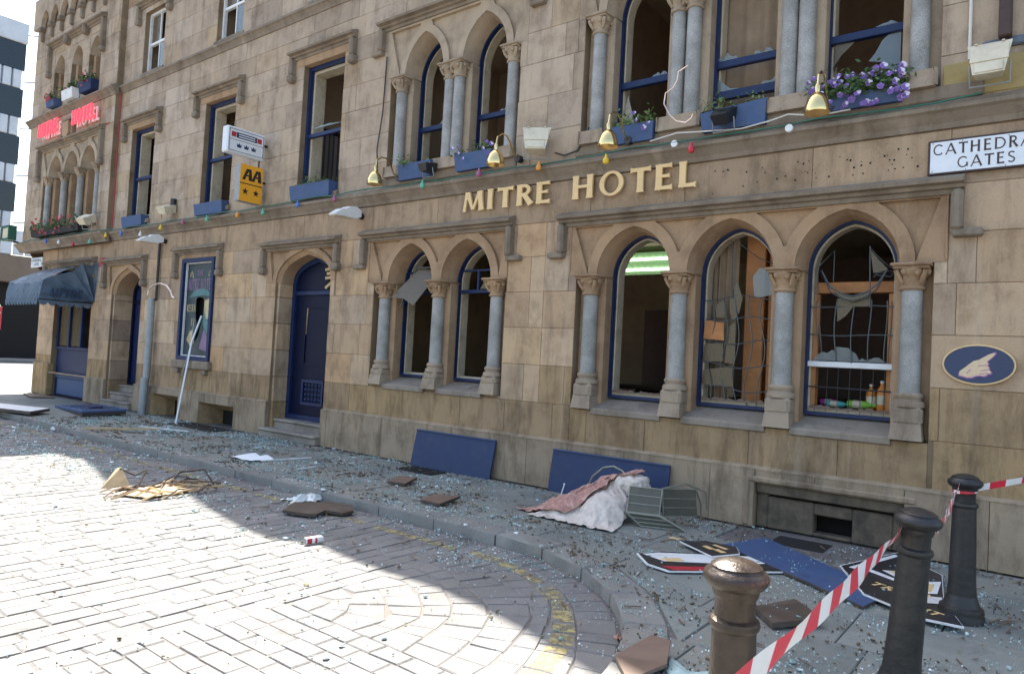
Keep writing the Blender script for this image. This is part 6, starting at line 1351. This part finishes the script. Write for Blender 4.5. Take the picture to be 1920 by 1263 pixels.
tag(pg.build('paper_sheet','paper',origin=(-9.1,-1.75,0.0),fix=False), 'creased white paper sheet lying on the pavement below the blue door', 'paper')
def crumple(name, label, cat, c, sx, sy, h, m, seed, n=16):
    r = random.Random(seed); mb = MB(); ph = [r.uniform(0,6) for _ in range(6)]
    for j in range(n+1):
        for i in range(n+1):
            u_, v_ = 2*i/n-1, 2*j/n-1; rr = max(abs(u_),abs(v_)); wob = 1+0.25*sin(atan2(v_,u_)*5+ph[0])+0.12*sin(atan2(v_,u_)*11+ph[1])
            z = h*(1-rr**1.5)*(0.55+0.45*sin(u_*5+ph[2])*sin(v_*4+ph[3]))+h*0.25*abs(sin(u_*9+v_*7+ph[4]))
            mb.v.append((c[0]+u_*sx*wob, c[1]+v_*sy*wob, c[2]+max(0.004,z)))
    for j in range(n):
        for i in range(n): a = j*(n+1)+i; mb.f.append((a,a+1,a+n+2,a+n+1)); mb.mi.append(0)
    return tag(mb.build(name,m,origin=c,fix=False), label, cat)
crumple('plastic_bag','crumpled translucent white plastic bag against the kerb','bag',(-6.72,-2.55,RZ+0.006),0.12,0.20,0.09,'plastic',3)
crumple('scrap_wrapper','pinkish crumpled wrapper in the curved gutter','wrapper',(-2.16,-3.55,RZ+0.006),0.03,0.035,0.03,'cloth_p',5,8)
crumple('carton','flattened yellow and white carton on the pavement right of the chair','carton',(-2.86,-1.22,0.006),0.055,0.045,0.015,'wood_p',6,8)
crumple('glass_heap','heap of crushed green-white glass on the pavement left of the foreground bollard','glass',(-1.50,-4.05,0.005),0.13,0.16,0.03,'shard',7,14)
# drink can
t = thing('drink_can', 'crushed red and white drink can lying on the setts at the shadow edge', 'can', (-5.18,-3.62,RZ+0.04), local=True, rot=(0,0,radians(82)))
RX_ = Matrix.Rotation(radians(90),4,'Y')
MB().lathe([(0.029,-0.085),(0.033,-0.078),(0.033,0.07),(0.027,0.085)],0,0,20,lambda t_,z_: 1+0.03*sin(3*t_+z_*40)).xform(RX_).build('body','signwhite',t); MB().lathe([(0.0336,-0.076),(0.0336,-0.03)],0,0,20).xform(RX_).build('red_band','red',t); MB().lathe([(0.0336,0.0),(0.0336,0.02)],0,0,20).xform(RX_).build('thin_band','red',t); MB().lathe([(0.028,-0.088),(0.026,-0.0865)],0,0,20).xform(RX_).build('rim','galv',t)
# fallen festoon bulbs by the kerb
for i, (px,py,lab) in enumerate(((99,804,'fallen pale bulb by the kerb near the pale board'),(307,854,'fallen pale bulb in the gutter below the timber batten'),(436,887,'fallen pale bulb in the gutter below the paper sheet'))):
    p = GX(px,py,RZ+0.03); tag(MB().ball((p.x,p.y,RZ+0.035),0.035,10,6).tube([(p.x+0.03,p.y,RZ+0.03),(p.x+0.07,p.y+0.01,RZ+0.025)],0.015,6).build('fallen_bulb', BULB['white'], origin=(p.x,p.y,RZ)), lab, 'bulb', 'bulbs fallen from the festoon')
# smashed wicker chair in the road
t = thing('smashed_chair', 'smashed wicker chair wreckage lying in the road half in sunlight', 'wreckage', (-8.1,-3.5,RZ))
MB().add([(-8.55,-4.0,RZ+0.02),(-8.42,-3.74,RZ+0.04),(-8.58,-3.78,RZ+0.24),(-8.62,-3.82,RZ+0.22)],[(0,1,2,3)]).build('torn_panel','wood_p',t,smooth=False,fix=False)
rq = random.Random(31)
for i in range(26):
    a = rq.uniform(-0.5,0.5); c_ = Vector((rq.uniform(-8.5,-7.5), 0, 0)); c_.y = lerp(-3.95,-2.95,(c_.x+8.6)/1.3)*0+lerp(-4.05,-3.0,rq.random()); c_.x = -8.1+(c_.y+3.5)*-0.1+rq.gauss(0,0.22)
    d_ = Vector((rq.gauss(0,0.16), rq.uniform(0.25,0.55), 0)); p = c_-d_*0.5; q = c_+d_*0.5; h_ = rq.uniform(0.015,0.09)
    MB().tube([(p.x,p.y,RZ+0.02),(c_.x+rq.gauss(0,.03),c_.y,RZ+0.02+h_),(q.x,q.y,RZ+0.015+rq.random()*0.05)],0.008+0.006*rq.random(),5).build('cane', rq.choice(('wood_p','wood_d','wood_p','wood_b')), t)
MB().tube([(-8.3,-3.35,RZ+0.02),(-8.35,-3.2,RZ+0.16),(-8.25,-2.95,RZ+0.18),(-8.1,-2.9,RZ+0.02)],0.012,6).build('hoop','wood_d',t); MB().tube([(-8.58,-3.8,RZ+0.22),(-8.5,-3.65,RZ+0.14),(-8.35,-3.6,RZ+0.22),(-8.25,-3.75,RZ+0.02)],0.012,6).build('hoop','wood_d',t)
MB().add([(-8.2,-4.05,RZ+0.02),(-7.75,-3.85,RZ+0.03),(-7.85,-3.3,RZ+0.035),(-8.3,-3.4,RZ+0.05)],[(0,1,2,3)]).build('wicker_mat','wood_p',t,smooth=False,fix=False)
# overturned metal chair
t = thing('metal_chair', 'grey-green metal chair overturned under the cloth by the longer blue board', 'chair', (-3.32,-0.72,0.0), local=True, rot=(0,0,radians(20)))
def panel(p, nm):
    MB().add([p[0],p[1],p[2],p[3]],[(0,1,2,3)]).build(nm,'chairmesh',t,smooth=False,fix=False)
    MB().tube([p[0],p[1],p[2],p[3],p[0]],0.009,6).build(nm+'_frame','chair',t)
    for s in (0.35,0.68): MB().tube([Vector(p[0]).lerp(Vector(p[3]),s),Vector(p[1]).lerp(Vector(p[2]),s)],0.006,5).build('rail','chair',t)
panel([(-0.25,-0.30,0.14),(0.08,-0.30,0.14),(0.08,-0.12,0.37),(-0.25,-0.12,0.37)],'seat')
panel([(0.08,-0.12,0.38),(0.40,0.16,0.36),(0.42,0.16,0.08),(0.10,-0.14,0.10)],'backrest')
panel([(-0.25,-0.31,0.135),(0.08,-0.31,0.135),(0.32,-0.28,0.012),(-0.1,-0.30,0.012)],'apron')
for pts in ([(0.08,-0.12,0.38),(0.3,0.1,0.42),(0.5,0.26,0.33),(0.52,0.28,0.14)],[(0.08,-0.3,0.14),(0.34,-0.30,0.012)],[(-0.25,0.12,0.37),(-0.40,0.25,0.47),(-0.50,0.30,0.50),(-0.62,0.34,0.47),(-0.74,0.36,0.36),(-0.80,0.36,0.2),(-0.82,0.36,0.015)],[(-0.25,-0.12,0.37),(-0.28,0.2,0.2),(-0.3,0.3,0.012)],[(0.40,0.16,0.36),(0.45,0.28,0.2),(0.46,0.30,0.012)]):
    MB().tube(pts,0.010,7).build('leg','chair',t)
# cloths
def drape(name, label, R_, H_, m, bulge, seed, n=70, rows=22, freq=34, amp=0.04, lift=0.0):
    r = random.Random(seed); ph = [r.uniform(0,6) for _ in range(5)]; mb = MB()
    def ip(L, t):
        f = t*(len(L)-1); i = min(int(f), len(L)-2); a = [Vector(L[max(0,min(len(L)-1,j))]) for j in (i-1,i,i+1,i+2)]; u_ = f-i
        return 0.5*((2*a[1])+(a[2]-a[0])*u_+(2*a[0]-5*a[1]+4*a[2]-a[3])*u_*u_+(3*a[1]-a[0]-3*a[2]+a[3])*u_**3)
    for i in range(n+1):
        t = i/n; a, b = ip(R_,t), ip(H_,t)
        for j in range(rows+1):
            s = j/rows; p = a.lerp(b,s); z = b.z+(a.z-b.z)*(1-s)**bulge
            w_ = (0.25+0.75*s)*(1-0.35*s); fo = sin(freq*t+ph[0]+1.5*sin(3*s+ph[1]))+0.5*sin(freq*1.9*t+ph[2]+s*2)
            z += amp*w_*abs(fo)*min(1, 0.3+(1-s)*1.6)+0.016*sin(11*s+17*t+ph[3])*sin(23*t-9*s+ph[1])+0.009*sin(31*s+13*sin(7*t)+ph[2])
            d = (b-a); d.z = 0; sd_ = Vector((-d.y,d.x,0)).normalized() if d.length > 0 else Vector((1,0,0))
            p = p+sd_*0.02*sin(freq*t*0.5+s*4+ph[4])*s; p.z = max(0.008+0.006*(j%2), z+lift); mb.v.append(tuple(p))
    for i in range(n):
        for j in range(rows): a = i*(rows+1)+j; mb.f.append((a,a+1,a+rows+2,a+rows+1)); mb.mi.append(0)
    for q, (x_, y_, z_) in enumerate(mb.v):
        j = q % (rows+1); s = j/rows; amp2 = 0.35+0.65*sin(pi*min(1, s*1.1))
        n1 = 1-abs(mnoise.noise(Vector((x_*5.5+seed,y_*5.5,z_*3))))*2.2; n2 = 1-abs(mnoise.noise(Vector((x_*13,y_*13+seed,z_*8))))*2.2
        dz = (0.050*n1+0.022*n2)*amp2; dx = 0.03*mnoise.noise(Vector((x_*6,y_*6,7+seed))); dy_ = 0.03*mnoise.noise(Vector((x_*6+9,y_*6,seed)))
        mb.v[q] = (x_+dx, y_+dy_, max(0.008+0.004*(j%2), z_+dz-0.012))
    o = mb.build(name, m, origin=H_[len(H_)//2], fix=False); return tag(o, label, 'cloth')
def settle(name, label, m, start, quads, frames=34, grow=0.22, obstacles=(), seed=1):
    """let a sheet fall and crumple over plain obstacles in a scratch scene, then keep the settled mesh"""
    tmp = bpy.data.scenes.new('scratch'); r = random.Random(seed); nx, ny = quads
    me = bpy.data.meshes.new(name); P00, P10, P11, P01 = [Vector(p) for p in start]; vs = []
    for j in range(ny+1):
        for i in range(nx+1):
            u_, v_ = i/nx, j/ny; p = P00.lerp(P10,u_).lerp(P01.lerp(P11,u_),v_)
            p += Vector((0,0,0.05*mnoise.noise(Vector((u_*5+seed,v_*5,0)))+0.02*mnoise.noise(Vector((u_*11,v_*11+seed,3))))); vs.append(p)
    me.from_pydata(vs, [], [(j*(nx+1)+i, j*(nx+1)+i+1, (j+1)*(nx+1)+i+1, (j+1)*(nx+1)+i) for j in range(ny) for i in range(nx)])
    ob = bpy.data.objects.new(name, me); tmp.collection.objects.link(ob)
    cl = ob.modifiers.new('cloth', 'CLOTH'); cs = cl.settings; cs.quality = 5; cs.mass = 0.25; cs.tension_stiffness = 12; cs.compression_stiffness = 12; cs.shear_stiffness = 4; cs.bending_stiffness = 0.05; cs.shrink_min = -grow
    cl.collision_settings.distance_min = 0.006; cl.collision_settings.use_self_collision = True; cl.collision_settings.self_distance_min = 0.006; cl.point_cache.frame_end = frames
    cols = []
    for om in obstacles:
        co = bpy.data.objects.new('obstacle', om); tmp.collection.objects.link(co); cm = co.modifiers.new('c', 'COLLISION'); cm.settings if False else None; co.collision.thickness_outer = 0.008; co.collision.cloth_friction = 25; cols.append(co)
    for f in range(1, frames+1): tmp.frame_set(f)
    dg = tmp.view_layers[0].depsgraph; ev = ob.evaluated_get(dg); out = bpy.data.meshes.new_from_object(ev); zmin = min(v.co.z for v in out.vertices)
    for o in cols+[ob]: bpy.data.objects.remove(o)
    bpy.data.scenes.remove(tmp)
    for v in out.vertices:                                 # sharp creases the coarse sheet cannot hold
        c0 = v.co.copy(); n1 = 1-abs(mnoise.noise(Vector((c0.x*9+seed,c0.y*9,c0.z*5))))*2.6; n2 = 1-abs(mnoise.noise(Vector((c0.x*19,c0.y*19+seed,c0.z*9))))*2.6
        k_ = min(1, c0.z/0.05); v.co = c0+v.normal*(1 if v.normal.z > 0 else -1)*(0.020*n1+0.010*n2)*(0.35+0.65*k_)
        v.co.z = max(0.006, v.co.z)
    out.materials.clear(); out.materials.append(M[m]); out.shade_smooth()
    c_ = Vector((sum(v.co.x for v in out.vertices)/len(out.vertices), sum(v.co.y for v in out.vertices)/len(out.vertices), 0.0))
    for v in out.vertices: v.co -= c_
    o = bpy.data.objects.new(name, out); COL.objects.link(o); o.location = c_
    so_ = o.modifiers.new('thickness', 'SOLIDIFY'); so_.thickness = 0.004; sb_ = o.modifiers.new('smooth', 'SUBSURF'); sb_.levels = 1; sb_.render_levels = 1
    return tag(o, label, 'cloth'), out, c_
def ob_mesh(mb):
    me = bpy.data.meshes.new('obstacle'); me.from_pydata(mb.v, [], mb.f); return me
gnd = ob_mesh(MB().box(-6.5,-2,-3,0.4,-0.2,0.0)); hump = MB(); hump.box(-3.72,-3.50,-0.82,-0.55,0.0,0.40); hump.tube([(-3.62,-0.70,0.40),(-3.85,-0.72,0.36),(-4.15,-0.85,0.18),(-4.4,-0.95,0.05)],0.07,10); hump.ball((-3.72,-1.05,0.0),0.30,14,8,(0.8,1.0,0.85)); hump.ball((-4.1,-1.15,0.0),0.22,12,7,(1.2,1,0.6))
hump = ob_mesh(hump)
tc, tcm, tcc = settle('tablecloth','dusty white tablecloth crumpled over the overturned chair','cloth_w',[(-4.25,-1.55,0.40),(-3.50,-1.62,0.46),(-3.42,-0.60,0.62),(-4.10,-0.75,0.55)],(54,50),27,0.42,(gnd,hump),4)
low = tcm.copy(); low.transform(Matrix.Translation(tcc))
pc, pcm, pcc = settle('pink_cloth','faded pink patterned cloth trailing left over the white tablecloth','cloth_p',[(-4.48,-1.40,0.42),(-3.98,-1.40,0.54),(-3.60,-0.66,0.74),(-4.10,-0.55,0.64)],(50,42),27,0.40,(gnd,hump,low),9)
tag(MB().tube([(-4.62,-0.55,0.03),(-4.60,-0.5,0.18)],0.006,6).ball((-4.60,-0.5,0.185),0.012,8,5).build('stem_rod','tape_w',origin=(-4.62,-0.55,0)), 'thin white rod standing up beside the pink cloth', 'rod')
# blue board and broken sign boards on the right
slab('fallen_blue_board','large blue board lying flat on the pavement between the sign fragments','board',[(-2.42,-1.16),(-1.05,-2.08),(-0.95,-1.58),(-2.22,-0.55)],0.012,0.02,'blue_pale',mats=['blue_pale','wood_d'])  # paler than the propped boards: skylight on it painted into the blue
M['sign_dark'] = mat('black_sign_paint',(0.018,0.017,0.022),0.35,var=0.3,dirt=0.3,dirtcol=(0.12,0.11,0.1))
def frag(lab, pts, z, decals, tilt=None):
    n = len(pts); t = thing('sign_fragment', lab, 'sign fragment', (sum(p[0] for p in pts)/n, sum(p[1] for p in pts)/n, z), 'pieces of a broken painted sign')
    def lay(q, zz, th, mm, nm):
        mb = MB(); k = len(q); mb.add([(x,y,zz) for x,y in q]+[(x,y,zz+th) for x,y in q],[(i,(i+1)%k,k+(i+1)%k,k+i) for i in range(k)])
        for a in tessellate_polygon([[Vector((x,y,0)) for x,y in q]]): mb.f.append(tuple(i+k for i in a)); mb.f.append(tuple(a)); mb.mi += [0,0]
        mb.build(nm, mm, t, smooth=False)
    lay(pts, z, 0.012, 'white', 'board')
    cx_ = sum(p[0] for p in pts)/n; cy_ = sum(p[1] for p in pts)/n
    lay([(lerp(x,cx_,0.022),lerp(y,cy_,0.022)) for x,y in pts], z+0.0122, 0.0015, 'sign_dark', 'painted_face')
    for i, (q, mm) in enumerate(decals): lay(q, z+0.0139+0.0006*i, 0.0008, mm, 'painted_mark')
    return t
frag('long white and black sign fragment with red lower edge behind the brown bollard',[(-2.83,-2.05),(-2.62,-2.28),(-2.40,-2.33),(-1.62,-1.50),(-1.52,-1.30),(-1.66,-1.04),(-1.80,-1.10),(-2.72,-1.84)],0.014,
     [([(-2.78,-2.03),(-2.70,-1.88),(-2.0,-1.30),(-1.86,-1.42),(-1.95,-1.55),(-2.25,-1.85),(-2.55,-2.1)],'white'),([(-2.5,-2.25),(-2.38,-2.28),(-2.05,-1.95),(-2.12,-1.88)],'red'),([(-2.62,-2.05),(-2.50,-1.92),(-2.42,-1.96),(-2.52,-2.08)],'gold'),([(-1.80,-1.32),(-1.72,-1.24),(-1.66,-1.30),(-1.74,-1.38)],'gold'),([(-1.70,-1.22),(-1.62,-1.14),(-1.59,-1.18),(-1.67,-1.26)],'gold')])
frag('black sign fragment with gold letters partly under the fallen blue board',[(-2.72,-1.42),(-2.30,-1.70),(-2.16,-1.42),(-2.26,-1.22),(-2.55,-1.22)],0.034,[([(-2.5,-1.44),(-2.40,-1.50),(-2.37,-1.45),(-2.47,-1.39)],'gold'),([(-2.38,-1.48),(-2.28,-1.54),(-2.25,-1.49),(-2.35,-1.43)],'gold'),([(-2.45,-1.33),(-2.30,-1.40),(-2.28,-1.36),(-2.43,-1.29)],'gold')])
t3 = frag('large black sign fragment with a painted mitre and letters TRE between the bollards',[(-1.42,-1.12),(-1.10,-1.82),(-0.66,-2.10),(-0.45,-2.08),(-0.62,-1.55),(-0.72,-0.75),(-1.14,-0.20)],0.036,
     [([(-1.35,-1.12),(-1.14,-0.32),(-1.10,-0.36),(-1.30,-1.14)],'white'),([(-1.12,-1.0),(-0.86,-0.82),(-0.78,-1.0),(-0.98,-1.16)],'white'),([(-1.08,-1.0),(-0.90,-0.86),(-0.86,-0.94),(-1.0,-1.05)],'gold'),([(-1.22,-1.12),(-0.98,-1.28),(-0.96,-1.22),(-1.2,-1.05)],'white'),([(-0.84,-1.15),(-0.70,-1.0),(-0.68,-1.4),(-0.80,-1.5)],'white'),([(-0.82,-1.22),(-0.73,-1.12),(-0.72,-1.38),(-0.79,-1.42)],'gold'),([(-0.78,-1.55),(-0.64,-1.48),(-0.62,-1.66),(-0.72,-1.72)],'white'),([(-0.80,-1.52),(-0.72,-1.47),(-0.70,-1.54)],'gold')])
word('TRE', 0, 0, 0.10, 0, 0.001, 'gold', t3, 0.1, Matrix.Translation((-1.13,-1.52,0.054)) @ Matrix.Rotation(radians(-27),4,'Z') @ Matrix.Rotation(radians(-90),4,'X'), width=0.30)
word('IT', 0, 0, 0.09, 0, 0.001, 'gold', t3, 0.1, Matrix.Translation((-0.72,-1.94,0.054)) @ Matrix.Rotation(radians(-27),4,'Z') @ Matrix.Rotation(radians(-90),4,'X'), width=0.13)

cb = MB(); rc = random.Random(91)
def inpoly(x, y, P):
    c_ = False
    for i in range(len(P)):
        (x1_,y1_),(x2_,y2_) = P[i], P[i-1]
        if (y1_ > y) != (y2_ > y) and x < (x2_-x1_)*(y-y1_)/(y2_-y1_)+x1_: c_ = not c_
    return c_
for P, z, n_ in (([(-2.42,-1.16),(-1.05,-2.08),(-0.95,-1.58),(-2.22,-0.55)],0.0325,260),([(-1.42,-1.12),(-1.10,-1.82),(-0.66,-2.10),(-0.62,-1.55),(-0.72,-0.75),(-1.14,-0.20)],0.0535,120),([(-2.83,-2.05),(-2.40,-2.33),(-1.62,-1.50),(-1.66,-1.04),(-2.72,-1.84)],0.0305,70),([(-1.60,-2.72),(-1.40,-2.95),(-1.17,-2.66),(-1.42,-2.40)],0.060,24)):
    for _ in range(n_):
        x = rc.uniform(min(p[0] for p in P),max(p[0] for p in P)); y = rc.uniform(min(p[1] for p in P),max(p[1] for p in P))
        if not inpoly(x,y,P) or rc.random() > 0.35+1.2*mnoise.noise(Vector((x*4,y*4,5))): continue
        s_ = 0.016*(0.2+rc.random()**2.5); a = rc.random()*6.3; m_ = rc.choice((3,4,5)); b_ = [(x+s_*rc.uniform(.5,1)*cos(a+6.28*i/m_), y+s_*rc.uniform(.5,1)*sin(a+6.28*i/m_)) for i in range(m_)]
        cb.add([(u,v,z) for u,v in b_]+[(u,v,z+0.002+rc.random()*0.006) for u,v in b_],[tuple(range(m_,2*m_))]+[(i,(i+1)%m_,m_+(i+1)%m_,m_+i) for i in range(m_)])
tag(cb.build('glass_crumbs','shard',smooth=False,fix=False), 'glass crumbs lying on the fallen blue board and sign fragments', 'glass', kind='stuff')

# ================================================================== BEYOND THE CORNER
BL = thing('office_block', 'white ribbed concrete office block with dark window bands at the far left', 'building', (-66,0,0))
MB().box(-78,-60,-30,10.3,0,23.6).build('body','concrete',BL,smooth=False)
for f in range(5):
    z0 = 6.9+f*3.42
    if z0 > 21: break
    MB().box(-60.0,-59.8,-30,10.4,z0,z0+2.05).build('window_band','darkglass',BL,smooth=False)
    for i in range(6): MB().box(-59.8,-59.75,8.1-3.4*i-2.2,8.1-3.4*i,z0+0.1,z0+1.95).build('window','officeglass',BL,smooth=False)
    for i in range(26): MB().cbox(-59.98,-59.72,10.2-0.62*i-0.5,10.2-0.62*i,z0+2.08,z0+3.38,0.04).build('spandrel_panel','concrete',BL,smooth=False)
    MB().tube([(-59.8,10.35,z0+2.6),(-59.5,11.3,z0+2.8)],0.05,6).build('lamp_arm','galv',BL); MB().ball((-59.5,11.4,z0+2.7),0.34,10,6,(0.8,1.2,0.5)).build('lamp_head','black',BL)
MB().cbox(-60.2,-59.65,-30,10.45,22.5,24.0,0.05).build('parapet','concrete',BL,smooth=False)
LB = thing('low_arcade', 'low brown concrete building with a dark open front and white ribbed parapet beyond the corner', 'building', (-50,3,0))
MB().box(-56,-49.5,-14,14,0,4.6).build('open_front_shade','void',LB,smooth=False)  # solid block; shade under the open front painted as near-black
MB().cbox(-56,-48.9,-14,14.2,4.6,6.2,0.05).build('beam','brown_con',LB,smooth=False)
for i in range(42): MB().cbox(-49.2,-49.0,14-0.62*i-0.54,14-0.62*i,6.25,7.7,0.03).build('parapet_panel','concrete',LB,smooth=False)
for i, (y,z) in enumerate(((4.6,2.5),(5.1,2.9),(5.7,3.3),(6.2,3.7),(6.9,4.0))): MB().ball((-49.46,y,z-0.8),0.06,6,4).build('reflection_lamp',mat('dim_lamp_%d'%i,(0.6,0.7,0.6),0.3,emit=(0.6,0.8,0.6),es=0.7) if i == 0 else bpy.data.materials['dim_lamp_0'],LB)
MB().cbox(-49.3,-46.8,-14,14.2,-0.02,0.14,0.02).build('kerb','kerb',LB,smooth=False)
t = thing('bus_stop_sign', 'small red bus stop flag reading 66 on a grey pole at the left edge', 'sign', (-40.0,3.55,0))
MB().tube([(-40,3.55,0),(-40,3.55,4.2)],0.06,8).build('pole','galv',t); MB().cbox(-40.03,-39.97,3.55,4.25,1.75,2.85,0.01).build('flag','red',t,smooth=False)
word('66',0,0,0.4,0,0.004,'signwhite',t,0.1,Matrix(((0,-1,0,-39.965),(1,0,0,3.66),(0,0,1,1.95),(0,0,0,1))),width=0.5)
MB().cbox(-39.968,-39.962,3.62,4.18,2.5,2.6,0.001).build('text_line','signwhite',t,smooth=False)
t = thing('bracket_lamp', 'slim lamp bracket jutting left from the far corner of the hotel', 'lamp', (-23.9,0.3,6.0))
MB().tube([(-23.88,0.3,6.15),(-24.6,0.3,6.10)],0.05,8).build('arm','wood_b',t); MB().cbox(-24.9,-24.4,0.22,0.38,6.05,6.12,0.01).build('head','wood_b',t,smooth=False)
